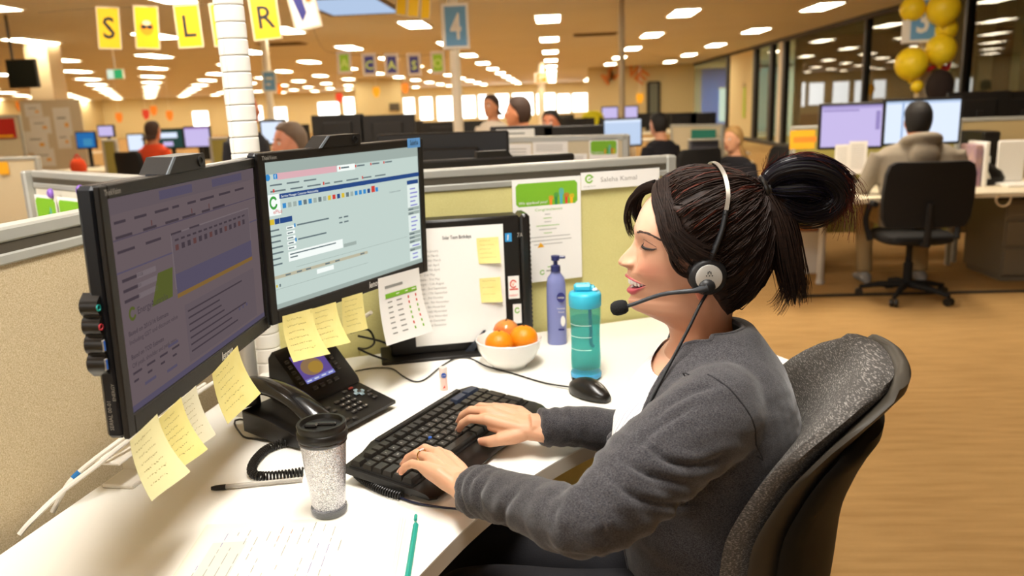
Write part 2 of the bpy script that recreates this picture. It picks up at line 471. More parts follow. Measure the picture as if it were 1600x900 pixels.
area('room_light', (8.6, 40, CEIL - .08), 1.2, 3, 520, (1, .97, .92)); area('room_light', (8.2, 26, CEIL - .08), 1.2, 2, 260, (.92, 1, .95))  # fill lamps added to brighten the rooms behind the glass
# green film strip on the solid bay
yb = y_at(1166)
obj('green_strip', G().box((XW - .09, yb, 1.22), (.03, .28, 1.0), .01), mat('lime film', '#b4d034', .3), wr)
obj('lock_plate', G().box((XW - .1, yb, 1.76), (.04, .3, .14), .01), mat('chrome plate', '#e8e4d0', .2, .8), wr)
# rooms behind the glass
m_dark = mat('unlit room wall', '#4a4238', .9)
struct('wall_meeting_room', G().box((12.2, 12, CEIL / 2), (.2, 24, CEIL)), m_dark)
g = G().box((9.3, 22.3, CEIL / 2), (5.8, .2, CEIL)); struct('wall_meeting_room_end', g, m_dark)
m_blue = mat('blue feature wall', '#4a7cf0', .6)
struct('wall_blue_room', G().box((8.9, 44.1, CEIL / 2), (2.2, .2, CEIL)), m_blue)
struct('wall_blue_room_left', G().box((7.05, 44.1, CEIL / 2), (1.5, .2, CEIL)), mat('pale grey wall', '#b9b2a4', .8))
struct('wall_blue_room_side', G().box((11.2, 36, CEIL / 2), (.2, 22, CEIL)), m_white)
struct('wall_blue_room_end', G().box((8.8, 29.2, CEIL / 2), (4.8, .2, CEIL)), m_white)
bw = thing('window_20', None, None, (9.0, 43.9, .4), kind='structure')
obj('pane', G().box((9.0, 43.96, 1.0), (.55, .04, 1.7)), emis('blue room daylight', '#ffffff', 2.2), bw)
obj('window_frame', G().box((9.0, 43.95, 1.88), (.65, .08, .08)).box((9.3, 43.95, 1.0), (.06, .08, 1.8)), m_white, bw)
dl_ = thing('window_21', None, None, (7.6, 29.05, .2), kind='structure'); obj('pane', G().box((7.5, 29.06, 1.25), (1.3, .04, 2.2)), emis('green glass daylight', '#cfe6da', .75), dl_); obj('window_frame', G().box((7.5, 29.03, 2.4), (1.5, .1, .1)).box((7.45, 29.03, 1.25), (.06, .1, 2.2)), m_frame_dk, dl_)  # glowing pane added so the glass doors look bright
# pale columns and blinds seen through the dark glass
for i, (px, w) in enumerate(((1490, .16), (1528, .34), (1600, .3))):
    p = at_y(px, 100, 15.5 - i * .3)
    solo('meeting_room_column', G().box((p.x, p.y, CEIL / 2), (w, w, CEIL), .01), mat('pale column', '#b5aa96', .8),
         ['narrow pale column behind dark glass beside the yellow balloons', 'broad pale column behind dark glass right of the balloons', 'pale column behind dark glass at the right frame edge'][i], 'column')

# ---------------- ceiling light grid
m_diff = emis('lit troffer diffuser', '#fff0d0', 30)
m_diff_near = emis('lit troffer diffuser near', '#fff4e2', 9)
def proj(P):
    c = RC.transposed() @ (V(P) - V((0, 0, CAMZ)))
    return (800 + FPX * c.x / -c.z, 450 - FPX * c.y / -c.z) if c.z < -.1 else None
lt = thing('ceiling_light', 'recessed rectangular light panel in the ceiling grid', 'ceiling light', (0, 0, CEIL), 'ceiling grid lights')
obj('diffuser', G().box((0, 0, CEIL - .012), (.42, 1.18, .016), .004), m_diff, lt)
f = G()
for sx in (-1, 1): f.box((sx * .225, 0, CEIL - .012), (.03, 1.26, .024)); f.box((0, sx * .615, CEIL - .012), (.42, .03, .024))
obj('frame', f, m_white, lt)
first = True
skip = {(-2, 8)}
for i in range(-14, 3):
    for j in range(-1, 10):
        x, y = -.07 + 2.4 * i, 15.06 + 4.72 * j
        p = proj((x, y, CEIL))
        if not p or p[0] < -60 or p[0] > 1640 or p[1] < -40: continue
        o = lt if first else copy_tree(lt)
        o.location = (x, y, CEIL); first = False
ln = thing('ceiling_light', 'ceiling light panel above the front desks, out of view', 'ceiling light', (0, 0, CEIL), 'front ceiling lights')
obj('diffuser', G().box((0, 0, CEIL - .012), (.42, 1.18, .016), .004), m_diff_near, ln); obj('frame', f, m_white, ln)
for k, (x, y) in enumerate(((-2.47, .9), (-.07, .9), (-2.47, 5.62), (-.07, 5.62), (2.33, 5.62), (-4.87, 5.62), (-2.47, -3.8))):
    o = ln if k == 0 else copy_tree(ln); o.location = (x, y, CEIL)
# bluish square panel in the ceiling
q = [at_z(x, y, CEIL) for x, y in ((497, 0), (525, 21), (597, 17), (575, -8))]
c = sum(q, V()) / 4
pn = thing('ceiling_panel', 'square bluish glowing panel set in the ceiling at the top edge', 'ceiling panel', (c.x, c.y, CEIL))
obj('panel', G().box((c.x, c.y, CEIL - .012), (1.05, 1.9, .02), .004), emis('blue sky panel', '#b9cfee', .95), pn)
f = G()
for sx in (-1, 1): f.box((c.x + sx * .56, c.y, CEIL - .015), (.06, 2.02, .03)); f.box((c.x, c.y + sx * .98, CEIL - .015), (1.06, .06, .03))
obj('frame', f, mat('dark vent frame', '#6b5b44', .6), pn)
# dark air vents in the ceiling
for (px, py, lab) in ((440, 68, 'dark slotted air vent in the ceiling near the sign pole'), (930, 53, 'dark slotted air vent in the ceiling left of the thin pole')):
    c = at_z(px, py, CEIL); v = thing('ceiling_vent', lab, 'vent', (c.x, c.y, CEIL))
    obj('vent_frame', G().box((c.x, c.y, CEIL - .008), (1.0, .6, .016), .004), mat('vent brown', '#8f7a58', .7), v)
    for k in range(5): obj('slat', G().box((c.x, c.y - .22 + k * .11, CEIL - .02), (.92, .03, .02)), mat('vent slat', '#6f5c40', .7), v)
# ================================================================== WORKSTATION SHELL
m_desk = mat('white laminate', '#f4f1e8', .42, spec=.35)
m_edge = mat('cream desk edge', '#ddd6c6', .5)
m_tan_fab = mat('tan speckled fabric', '#dccbab', .95, var=(420, '#ad9870', .45), bump=(500, .35), spec=.1)
m_green_fab = mat('lime green fabric', '#dfd795', .95, var=(500, '#cfc682', .5), bump=(500, .25), spec=.1)
m_rail = mat('grey aluminium rail', '#b5b5ac', .42, .35)
m_rail_dk = mat('dark rail groove', '#4c463a', .6)
m_black = mat('black plastic', '#16130f', .42)
m_black_sat = mat('satin black plastic', '#1c1916', .3, coat=.15)
m_grey_leg = mat('light grey steel', '#c9c7c0', .4, .2)
CX, CY = -.760, 1.871             # 120 degree corner
AL, AG = 6.2, 67.5                # bearings of the two screens
dL = V((math.sin(rad(AL)), math.cos(rad(AL)), 0)); dG = V((math.sin(rad(AG)), math.cos(rad(AG)), 0))
nL = V((dL.y, -dL.x, 0)); nG = V((dG.y, -dG.x, 0))     # both point into the workstation
C0 = V((CX, CY, 0))
def onL(s, off=0, z=0): return C0 - dL * s + nL * off + V((0, 0, z))   # s: distance from the corner towards the viewer
def onG(s, off=0, z=0): return C0 + dG * s + nG * off + V((0, 0, z))
PTOP = 1.245
def screen_wall(name, label, P0, P1, n, fab, base):
    """fabric desk screen between two plan points; n = side facing the sitter"""
    d = (P1 - P0); L = d.length; d.normalize()
    t = thing(name, label, 'desk screen', ((P0 + P1) / 2)[:2] + (0,) if False else tuple(((P0 + P1) / 2)))
    M = frame(P0, d, z=(0, 0, 1))
    sg = 1 if n.dot(M.col[1].to_3d()) > 0 else -1
    obj('fabric_panel', G().box((L / 2, -sg * .02, (base + PTOP - .055) / 2), (L, .036, PTOP - .055 - base), .004, M), fab, t)
    r = obj('top_rail', G().box((L / 2, -sg * .02, PTOP - .012), (L, .046, .024), .004, M), m_rail, t)
    sub('rail_groove', G().box((L / 2, -sg * .02, PTOP - .032), (L, .040, .016), 0, M), m_rail_dk, r)
    sub('rail_lip', G().box((L / 2, -sg * .02, PTOP - .049), (L, .046, .018), .003, M), m_rail, r)
    obj('bottom_rail', G().box((L / 2, -sg * .02, base - .02), (L, .044, .04), .004, M), m_rail, t)
    return t, M, sg
ends = onG(1.165)
tL, ML, _ = screen_wall('desk_screen', 'tan speckled fabric desk screen behind the left monitor', onL(1.9, -.02), onL(.06, -.02), nL, m_tan_fab, .12)
tG, MG, _ = screen_wall('desk_screen', 'lime green fabric desk screen with pinned notices behind the bottles', onG(.06, -.02), ends, nG, m_green_fab, .12)
obj('end_post', G().box((onG(1.18, -.02) + V((0, 0, PTOP / 2)))[:], (.034, .05, PTOP), .006, None, 0, -rad(AG) + rad(90)), m_rail, tG)
# third spoke of the cluster, seen to the left behind the first monitor
a3 = rad(-53); d3 = V((math.sin(a3), math.cos(a3), 0)); n3 = V((-d3.y, d3.x, 0))
t3, M3, _ = screen_wall('desk_screen', 'pale desk screen with green posters beyond the left monitor', C0 + d3 * .06, C0 + d3 * 1.25, n3, mat('pale fabric', '#d8d2bf', .95, spec=.1), .12)
obj('end_post', G().box((C0 + d3 * 1.27 + V((0, 0, PTOP / 2)))[:], (.034, .05, PTOP), .006, None, 0, -a3 + rad(90)), m_rail, t3)

# ---------------- worktop (120 degree top with a swept front edge)
pl = [V((-.262, .80, 0)), V((-.199, .966, 0)), V((-.141, 1.107, 0)), V((-.073, 1.23, 0)), V((.008, 1.343, 0)), V((.11, 1.45, 0)), V((.235, 1.55, 0)), V((.385, 1.655, 0)), V((.572, 1.795, 0))]
front = catmull(pl, 5)
outline = [onL(1.30, .012)] + [V((-.29, .62, 0)) + V((-.02, -.05, 0))] + front
endb = onG(1.20, .012)
outline += [V((.566, 1.83, 0)), V((.41, 2.14, 0)), onG(1.13, .012), onG(.03, .012)]
desk = thing('desk', 'white corner desk with swept front edge carrying the monitors and keyboard', 'desk', (-.3, 1.5, 0))
obj('worktop', G().prism([(p.x, p.y) for p in outline], DZ - .003, DZ), m_desk, desk, None)
obj('edge_band', G().prism([(p.x, p.y) for p in outline], DZ - .030, DZ - .003), m_edge, desk, None)
for (x, y) in ((-.33, .66), (.50, 1.83), (-.66, 1.78)):
    obj('leg', G().tube([(x, y, .03), (x, y, DZ - .03)], .022, 14).lathe([(.03, 0), (.03, .012), (.022, .03)], 14, None, 0, (x, y, 0)), m_grey_leg, desk)
Mx = frame(onL(1.2, .10), dL, z=(0, 0, 1))
obj('modesty_panel', G().box((.5, 0, .48), (1.1, .016, .5), .003, Mx), m_black, desk)
# white bracket clipped to the desk edge with the cables through it
br = thing('cable_bracket', 'white cable bracket clipped on the desk edge below the left monitor', 'bracket', tuple(at_z(178, 752, DZ)))
B0 = at_z(183, 752, DZ)
Mb = frame(B0, dL, z=(0, 0, 1)); wht = mat('white plastic', '#efe9dd', .45)
obj('foot', G().box((0.01, -.02, .004), (.075, .06, .008), .002, Mb), wht, br)
obj('upright', G().box((.035, -.02, .03), (.008, .06, .055), .002, Mb), wht, br)
obj('shelf', G().box((0, -.02, .055), (.09, .05, .006), .002, Mb), wht, br)
# white network cables running along the screen
def pts_on(ps, d=None): return [at_z(p[0], p[1], p[2]) for p in ps]
cb = [(30, 836, DZ - .01), (48, 815, DZ + .004), (95, 770, DZ + .03), (150, 728, DZ + .06), (185, 700, DZ + .075), (230, 668, DZ + .08), (330, 600, DZ + .06), (395, 560, DZ + .03)]
c1 = thing('network_cable', 'white cable with a blue sleeve beside the tan screen', 'cable', tuple(at_z(60, 810, DZ)))
P1 = catmull(pts_on([(82, 800, DZ - .01), (90, 785, DZ + .005), (104, 760, DZ + .03), (120, 741, DZ + .045), (150, 716, DZ + .065), (185, 690, DZ + .08), (235, 655, DZ + .08), (320, 600, DZ + .06)]), 6)
obj('cable', G().tube(P1, .0042, 8), wht, c1)
obj('sleeve', G().tube(P1[16:20], .0047, 8), mat('blue sleeve', '#2d78b8', .5), c1)
P2 = catmull(pts_on(cb), 6)
solo('network_cable', G().tube(P2, .0045, 8), wht, 'plain white cable crossing in front of the blue sleeved one', 'cable')

# ---------------- segmented white cable riser at the corner
rs = thing('cable_riser', 'white segmented cable riser standing in the corner between the monitors', 'cable riser', (CX + .022, CY + .0, 0))
m_seg = mat('white riser plastic', '#f2eee4', .4, spec=.4)
rx, ry = CX + .024, CY + .008
seg = G(); h = .036
seg.lathe([(.026, 0), (.0318, .0006), (.0330, .003), (.0332, .018), (.0330, .033), (.0318, .0354), (.026, .036)], 20)
sm = mesh_of(seg, 'segment'); finish(sm, m_seg, 22)
nseg = int((CEIL - .05) / .0365)
rib = mesh_of(G().box((-.0335, 0, .018), (.004, .010, .034), .001), 'clip'); finish(rib, m_seg, 30)
for k in range(nseg):
    o = bpy.data.objects.new('segment', sm); COL.objects.link(o); o.parent = rs
    sway = .016 * math.sin(k * .043 + .3)
    o.location = (sway - .004 + .0, 0, k * .0365); o.rotation_euler = (0, 0, .12 * math.sin(k * .5))
    c = bpy.data.objects.new('clip', rib); COL.objects.link(c); c.parent = o; c.rotation_euler = (0, 0, rad(60))
obj('core_cable', G().tube([(rx - .01, ry, 0), (rx - .01, ry, CEIL)], .016, 10), mat('grey core', '#77736a', .6), rs)
obj('ceiling_plate', G().lathe([(.06, CEIL - .02), (.06, CEIL)], 20, None, 0, (rx, ry, 0)), m_seg, rs)

# ================================================================== MONITORS
m_bez = mat('matt black bezel', '#15110c', .48, bump=(900, .15))
m_side = mat('blue black monitor side', '#10151c', .35)
m_grey_txt = mat('grey print', '#9a968d', .6)
m_white_txt = mat('pale print', '#e8e4dc', .5)
m_blk_txt = mat('ink black print', '#2a2a2e', .8)
m_key_hl = mat('dark button', '#0c0a08', .5)
def scr(name, c, s=1.0): return emis('screen ' + name, c, s)
SW, SH = .476, .268
def monitor(label, cen, yaw, tilt, build, extra=None):
    a = rad(yaw)
    rt = V((math.cos(a), math.sin(a), 0)); n = V((math.sin(a), -math.cos(a), 0))
    up = V((0, 0, 1)) * math.cos(tilt) - n * math.sin(tilt)
    M = frame(cen, rt, y=up)            # x right, y up, z towards the viewer of the screen
    base = cen - n * .12; base.z = DZ
    t = thing('monitor', label, 'monitor', tuple(base))
    bw, bt, bb, dp = .017, .017, .026, .023
    hs = G(); hs.box((0, (bt - bb) / 2, -dp / 2 - .004), (SW + 2 * bw, SH + bt + bb, dp), .005, M)
    hs.box((0, 0, -dp - .016), (SW * .62, SH * .72, .03), .012, M)
    body = obj('housing', hs, m_side, t)
    bz = G()
    W, T, Bq = SW / 2 + bw, SH / 2 + bt, SH / 2 + bb
    for (x, y, w, h) in ((-W + bw / 2, (T - Bq) / 2, bw, T + Bq), (W - bw / 2, (T - Bq) / 2, bw, T + Bq), (0, T - bt / 2, SW, bt), (0, -Bq + bb / 2, SW, bb)):
        bz.box((x, y, -.001), (w, h, .008), .0015, M)
    b = obj('bezel', bz, m_bez, t)
    sub('lettering', G().text('ThinkVision', -W + .009, T - .0125, .0105, 0, M @ Matrix.Translation((0, 0, .0032)), 1, 'LEFT', .036), m_grey_txt, b, None, False)
    sub('lettering', G().text('lenovo', .03, -Bq + .008, .019, 0, M @ Matrix.Translation((0, 0, .0032)), 1, 'LEFT', .044, .012, .15), m_white_txt, b, None, False)
    for k in range(5): sub('button', G().box((W - .03 - k * .017, -Bq + .003, .003), (.011, .003, .002), .0005, M), m_key_hl, b)
    sc = obj('screen', G().rect(-SW / 2, -SH / 2, SW, SH, 0, M @ Matrix.Translation((0, 0, -.0015)), 0), build['bg'], t, None, False)
    Ms = M @ Matrix.Translation((-SW / 2, -SH / 2, -.0012))
    g = G(); mats = build['mats']; build['fn'](g, Ms)
    sub('screen_image', g, mats, sc, None, False)
    # speaker / webcam hump on the top edge
    wc = G(); x0 = build['cam']
    prof = [(-.062, 0), (-.036, .022), (.060, .022), (.064, .019), (.064, 0)]
    wc.prism([(x0 + p[0], T - .001 + p[1]) for p in prof], -.034, .004, M)
    w = obj('webcam', wc, m_bez, t)
    sub('webcam_end', G().prism([(x0 - .0625, T - .0005), (x0 - .0365, T + .0215), (x0 - .029, T + .0215), (x0 - .055, T - .0005)], .0035, .0052, M), mat('grey webcam end', '#6f767c', .4), w)
    Mc = M @ Matrix.Translation((x0 + .046, T + .010, .004))
    sub('lens', G().lathe([(.0075, 0), (.0075, .002), (.0055, .0022), (.0055, .001), (0, .001)], 20, Mc), m_key_hl, w)
    q = G(); q.box((0, 0, -.058), (.10, .10, .03), .006, M); obj('mount', q, m_black, t)
    if extra: extra(t, M, W, T, Bq, body)
    return t, M, (W, T, Bq)
k896 = .8964
c1 = V((-.5916, 1.2803, -.2499)) * k896 + V((0, 0, CAMZ)); c2 = V((-.4621, 1.8012, -.2417)) * k896 + V((0, 0, CAMZ))
# ---- image on the dim left screen
SC1 = [scr('dim text', '#564a52', .6), scr('dim band', '#625a70', .72), scr('dim olive', '#5d6330', .8), scr('dim line', '#5f5464', .7), scr('dim panel', '#74666c', .68), scr('dim amber', '#8a6a3a', .8), scr('dim pale', '#84767a', .72), scr('dim red', '#6e4a48', .7)]
def img1(g, M):
    r1 = random.Random(3)
    g.rect(0, SH - .020, SW, .020, 4, M); g.rect(.13, SH - .016, .10, .012, 1, M, 2); g.rect(.30, SH - .016, .12, .012, 1, M, 2)
    g.rect(0, SH - .052, SW, .0015, 3, M); g.rect(0, SH - .092, SW, .002, 1, M)
    for k in range(3):
        y = SH - .032 - k * .018; x = .012
        while x < .40 - k * .09:
            w = r1.uniform(.02, .05); g.rect(x, y, w, .0035, 0, M, 2); x += w + r1.uniform(.01, .03)
    for x in (.10, .22, .28): g.rect(x, SH - .046, .003, .007, 7, M, 3)
    for k in range(3): g.rect(.015, SH - .104 - k * .013, .05 - k * .006, .004, 0, M, 2); g.rect(.05, SH - .106 - k * .013, .05, .007, 6, M, 2)
    g.rect(.150, .125, .29, .078, 6, M, 1); g.rect(.152, .127, .286, .074, 4, M, 2)
    for x in range(14): g.rect(.16 + x * .019, .178, .010, .008, 0 if x % 3 else 7, M, 3); g.rect(.16 + x * .019, .191, .012, .003, 0, M, 3)
    g.rect(.152, .118, .286, .028, 1, M, 3); g.rect(.152, .112, .286, .006, 5, M, 3)
    g.poly([(.080, .118), (.138, .118), (.146, .158), (.104, .158)], 2, M, 2)
    g.disc(.030, .122, .009, None, 2, M, 2, 24, .6, 5.9, .55); g.text('EnergyAustralia', .042, .118, .013, 0, M, 2)
    for k, (t, w) in enumerate((('Based on 2015/16 Estimate', .105), ('Including GST and discount value', .13), ('Based on TOD Estimate', .085), ('Off peak, shoulder and peak rates', .12))):
        g.text(t, .015, .096 - k * .011 - (k // 2) * .008, .0085, 0, M, 2, 'LEFT', w, .01 if k % 2 == 0 else 0)
    for k, x in enumerate((.015, .05, .085, .12)): g.rect(x, .046, .022, .003, 0, M, 2); g.rect(x, .036, .012, .003, 0, M, 2)
    for (x, y) in ((.04, .024), (.10, .020), (.11, .052)): g.rect(x, y, .03, .004, 1, M, 2)
    g.rect(.17, .012, .27, .085, 4, M, 1)
    for k in range(7): g.rect(.178, .085 - k * .010, .10 + .12 * r1.random(), .0025, 0, M, 2)
    for k in range(3): g.rect(.36 + k * .016, .040, .007, .005, 1, M, 3)
    g.rect(0, 0, SW, .008, 1, M)
def hub(t, M, W, T, Bq, body):
    """scalloped USB and audio hub on the left flank"""
    g = G(); x0 = -W - .001
    prof = [(0, .052)]; 
    for k in range(4):
        yc = .036 - k * .0235
        for a in np.linspace(70, -70, 7): prof.append((-.003 - .009 * math.cos(rad(a)), yc + .0112 * math.sin(rad(a)) * 1.05))
    prof += [(0, -.052)]
    h = obj('port_hub', G().prism([(x0 + p[0] + .004, p[1] - .027) for p in prof], -.034, -.012, M), m_black_sat, t)
    tl, rd, bl = mat('teal jack', '#1f9a92', .4), mat('red jack', '#b8343c', .4), mat('usb blue', '#2f6bd0', .4)
    for k, mm in enumerate((tl, rd)):
        Mj = M @ Matrix.Translation((x0 - .005, .009 - k * .0235, -.0115))
        sub('audio_jack', G().lathe([(.0042, -.001), (.0042, .0006), (.0030, .0006), (.0026, -.0008), (0, -.0008)], 16, Mj), mm, h)
    for k in range(2):
        u = sub('usb_port', G().box((x0 - .0040, .009 - .047 - k * .0235, -.0118), (.006, .0145, .002), .0006, M), m_grey_txt, h)
        sub('usb_tongue', G().box((x0 - .0040, .009 - .047 - k * .0235, -.0108), (.003, .012, .0012), .0003, M), bl, h)
    g = G(); g.text('SERIAL 00-01', 0, 0, .007, 0, frame(M @ V((-W - .0002, -Bq + .012, -.015)), M.col[1].to_3d(), z=-M.col[0].to_3d()), 1); 
    g.text('ENERGY', 0, 0, .006, 0, frame(M @ V((-W - .0002, -Bq + .050, -.008)), M.col[1].to_3d(), z=-M.col[0].to_3d()), 1)
    sub('side_print', g, m_grey_txt, body, None, False)
mon1, M1, D1 = monitor('dim left monitor turned to the viewer with notes along its lower edge', c1, 90.19, rad(-1.62), dict(bg=scr('dim left', '#7c6c70', .66), mats=SC1, fn=img1, cam=-.03), hub)
# ---- image on the bright right screen
SC2 = [scr('text', '#76868a', .8), scr('navy', '#2f4f8c', .9), scr('pink', '#e3b4bb', .95), scr('pale', '#e4efe9', 1.0), scr('grey', '#aebdb6', .85), scr('white', '#f2f8f4', 1.05), scr('red', '#d8453c', .95), scr('green', '#4aa84a', .9), scr('blue', '#3d8fd0', .95), scr('yellow', '#e0c23a', .95), scr('lilac', '#8f8fd8', .9), scr('tan', '#c8c2a8', .9)]
def img2(g, M):
    r2 = random.Random(5)
    g.rect(0, SH - .022, SW, .022, 4, M); g.rect(.028, SH - .033, .165, .012, 2, M, 2); g.rect(.195, SH - .033, .055, .012, 5, M, 2)
    g.disc(.006, SH - .027, .006, None, 8, M, 3); g.rect(.020, SH - .031, .010, .009, 8, M, 3); g.text('f', .023, SH - .030, .010, 5, M, 4)
    for x in (.20, .25, .30, .345): g.rect(x, SH - .029, .004, .005, 6, M, 4); g.rect(x + .006, SH - .028, .025, .003, 0, M, 4)
    for k in range(2):
        x = .01
        while x < (.12 if k == 0 else .36):
            w = r2.uniform(.014, .04); g.rect(x, SH - .043 - k * .011, w, .0028, 0, M, 2); x += w + .012
    for x in (.016, .15, .27): g.rect(x, SH - .0545, .004, .006, 6, M, 3)
    g.rect(.03, SH - .0675, SW - .03, .009, 1, M, 2); g.text('Service Manager Customer Relationship', .035, SH - .0655, .0062, 5, M, 3)
    g.rect(0, SH - .096, .032, .038, 5, M, 2); g.disc(.015, SH - .073, .010, .012, 7, M, 3, 24, .5, 6.0, .6); g.text('ePlus', .012, SH - .093, .011, 6, M, 4)
    cols = [8, 4, 4, 8, 0, 8, 4, 0, 4, 9, 6, 1, 9, 0, 4, 8, 8, 8, 1, 6, 8]
    for k, cc in enumerate(cols): g.rect(.037 + k * .0138, SH - .0855, .009 if k != 19 else .012, .009 if k != 19 else .013, cc, M, 3)
    g.rect(0, SH - .112, .013, .010, 9, M, 3); g.rect(.014, SH - .112, .012, .010, 1, M, 3); g.rect(.027, SH - .112, .032, .010, 1, M, 3)
    for k in range(7): g.rect(.002, SH - .124 - k * .0105, .020 + .014 * r2.random(), .003, 0, M, 2)
    for k in range(5): g.rect(.042, SH - .126 - k * .0095, .022, .006, 5, M, 2); g.rect(.044, SH - .1245 - k * .0095, .014, .0025, 0, M, 3)
    for k in range(2): g.rect(.062, SH - .124 - k * .027, .004, .007, 8, M, 4); g.rect(.070, SH - .1225 - k * .027, .09 - k * .01, .003, 0, M, 3)
    g.rect(.042, SH - .186, .155, .018, 5, M, 2); g.rect(.046, SH - .174, .13, .0025, 0, M, 3); g.rect(.046, SH - .180, .02, .0025, 0, M, 3)
    for k in range(2): g.rect(.19, SH - .126 - k * .010, .010, .003, 0, M, 3); g.rect(.205, SH - .126 - k * .010, .014, .003, 0, M, 3)
    g.rect(.20, SH - .186, .04, .007, 4, M, 2); g.rect(.06, SH - .1995, .36, .0008, 4, M, 2)
    g.rect(0, SH - .212, .275, .006, 11, M, 2); g.rect(0, SH - .232, .275, .0008, 4, M, 2)
    for x in (.03, .06, .085, .14, .17, .25): g.rect(x, SH - .2105, .014, .003, 0, M, 3)
    g.rect(.115, SH - .224, .05, .009, 5, M, 2); g.rect(.004, SH - .2275, .004, .005, 9, M, 3); g.rect(.012, SH - .2275, .004, .005, 0, M, 3)
    # side column
    x = SW - .048; g.rect(x, .01, .044, SH - .085, 3, M, 2); g.rect(x, SH - .083, .044, .009, 1, M, 3)
    for k in range(18):
        y = SH - .095 - k * .0093
        if k in (5, 6, 11, 12, 13, 15): g.rect(x, y - .001, .044, .0075, 4, M, 3); g.rect(x + .002, y, .018, .0035, 0, M, 4)
        else: g.rect(x + .010, y, .018 + .012 * r2.random(), .003, 10, M, 4)
    g.rect(0, 0, SW, .009, 4, M, 2)
    g.text('Customer number', SW - .115, SH - .094, .0055, 0, M, 3)
def lab2(t, M, W, T, Bq, body):
    l = obj('name_tape', G().box((W - .037, T - .0085, .0036), (.049, .021, .0006), 0, M), mat('blue label tape', '#5f9fe0', .5), t)
    sub('lettering', G().text('Saleha', W - .037, T - .0125, .0155, 0, M @ Matrix.Translation((0, 0, .0041)), 1, 'CENTER', .031), m_blk_txt, l, None, False)
mon2, M2, D2 = monitor('bright right monitor showing a customer form with a blue name tape', c2, 65.07, rad(-1.35), dict(bg=scr('bright form', '#cbdcd5', .92), mats=SC2, fn=img2, cam=-.035), lab2)

# twin arm carrying both monitors from the back of the desk
AP = V((-.665, 1.60, DZ))
arm = thing('twin_monitor_mount', 'pale pole mount with two arms behind the monitors', 'monitor mount', tuple(AP))
m_arm = mat('pale grey arm', '#d6d2c8', .4, .15)
obj('pole', G().tube([tuple(AP), tuple(AP + V((0, 0, .42)))], .017, 16), m_arm, arm)
obj('foot', G().lathe([(.05, 0), (.05, .012), (.02, .02), (0, .02)], 24, Matrix.Translation(AP)), m_arm, arm)
for MM in (M1, M2):
    e = MM @ V((0, 0, -.078)); z = e.z
    ap = V((AP.x, AP.y, z)); mid = (ap + e) / 2 + (MM.col[2].to_3d() * -.05)
    obj('arm_link', G().tube(catmull([ap, mid, e], 6), .012, 10), m_arm, arm)
    obj('collar', G().lathe([(.026, -.02), (.026, .02)], 16, Matrix.Translation(ap)), m_arm, arm)
# ================================================================== PAPER AND NOTES
m_yel = mat('yellow note paper', '#f3e79c', .8, spec=.1, var=(40, '#eedf8c', .3))
m_yel2 = mat('pale yellow note paper', '#efe7b0', .8, spec=.1)
m_paper = mat('white paper', '#f3f1ec', .8, spec=.15)
m_ink = mat('pencil ink', '#a89a5e', .9)
m_ink2 = mat('grey ink', '#9a9a94', .9)
m_green = mat('logo green', '#7cb828', .7)
m_orange = mat('orange print', '#ef8a2a', .7)
m_teal = mat('teal print', '#4fb0c4', .7)
m_dkgreen = mat('dark green print', '#2f8a4a', .7)
m_red = mat('red print', '#d8442f', .7)
m_amber = mat('amber print', '#f0b020', .7)
m_bluepr = mat('blue print', '#2a50a8', .7)
def curl_sheet(M, w, h, curl, twist=0, nx=6, ny=8, th=.0003):
    """sheet hung by its top edge: local x right, y down is negative, bows out along z"""
    def P(i, j):
        u = i / nx - .5; v = j / ny
        x = u * w + twist * v * v * w; y = -v * h
        z = curl * (v ** 2) * h * (1 + .5 * u) + .004 * math.sin(u * 3.1) * v
        return V((x, y, z))
    g = G()
    top = [[P(i, j) for i in range(nx + 1)] for j in range(ny + 1)]
    vs = [p for r in top for p in r]; n = nx + 1; fs = []
    for j in range(ny):
        for i in range(nx): fs.append((j * n + i, (j + 1) * n + i, (j + 1) * n + i + 1, j * n + i + 1))
    k = len(vs); vs2 = vs + [p - V((0, 0, th)) for p in vs]
    fs2 = fs + [tuple(a + k for a in f[::-1]) for f in fs]
    rim = [(0, j) for j in range(ny)] + [(i, ny) for i in range(nx)] + [(nx, j) for j in range(ny, 0, -1)] + [(i, 0) for i in range(nx, 0, -1)]
    ids = [j * n + i for i, j in rim]
    for a, b in zip(ids, ids[1:] + ids[:1]): fs2.append((a, b, b + k, a + k))
    g.add(vs2, fs2, 0, M)
    return g, P
def scribble(P, w, h, lines, seed, mi_h=.0016, x0=-.40, x1=.4, y0=.12):
    """handwriting strokes following the sheet"""
    r = random.Random(seed); pol = []
    for k in range(lines):
        v = y0 + (.92 - y0) * k / lines; u = x0 + r.uniform(0, .06)
        while u < x1 - r.uniform(0, .35):
            L = r.uniform(.02, .05); pol.append((u, v, u + L, v + r.uniform(-.02, .02))); u += L + r.uniform(.012, .035)
    return pol
def note(name, label, M, w, h, curl, twist, mt, seed, lines=6, group='sticky notes along the monitors', cat='sticky note'):
    nx, ny = 6, 8
    g, P = curl_sheet(M, w, h, curl, twist, nx, ny)
    t = thing(name, label, cat, tuple(M @ V((0, -h, 0))), group)
    obj('sheet', g, mt, t, 60)
    ink = G()
    for (a, b, c, d) in scribble(P, w, h, lines, seed):
        p = P((a + .5) * nx, b * ny); q = P((c + .5) * nx, d * ny); e = V((0, 0, .0006)); dy = V((0, .0005, 0))
        ink.quad(p + e - dy, q + e - dy, q + e + dy, p + e + dy, 0, M)
    obj('handwriting', ink, m_ink, t, None, False)
    return t
def hang(MM, D, x, ybot, roll, dz=.0045):
    W, T, Bq = D
    return MM @ Matrix.Translation((x, -Bq + ybot, dz)) @ Matrix.Rotation(roll, 4, 'Z')
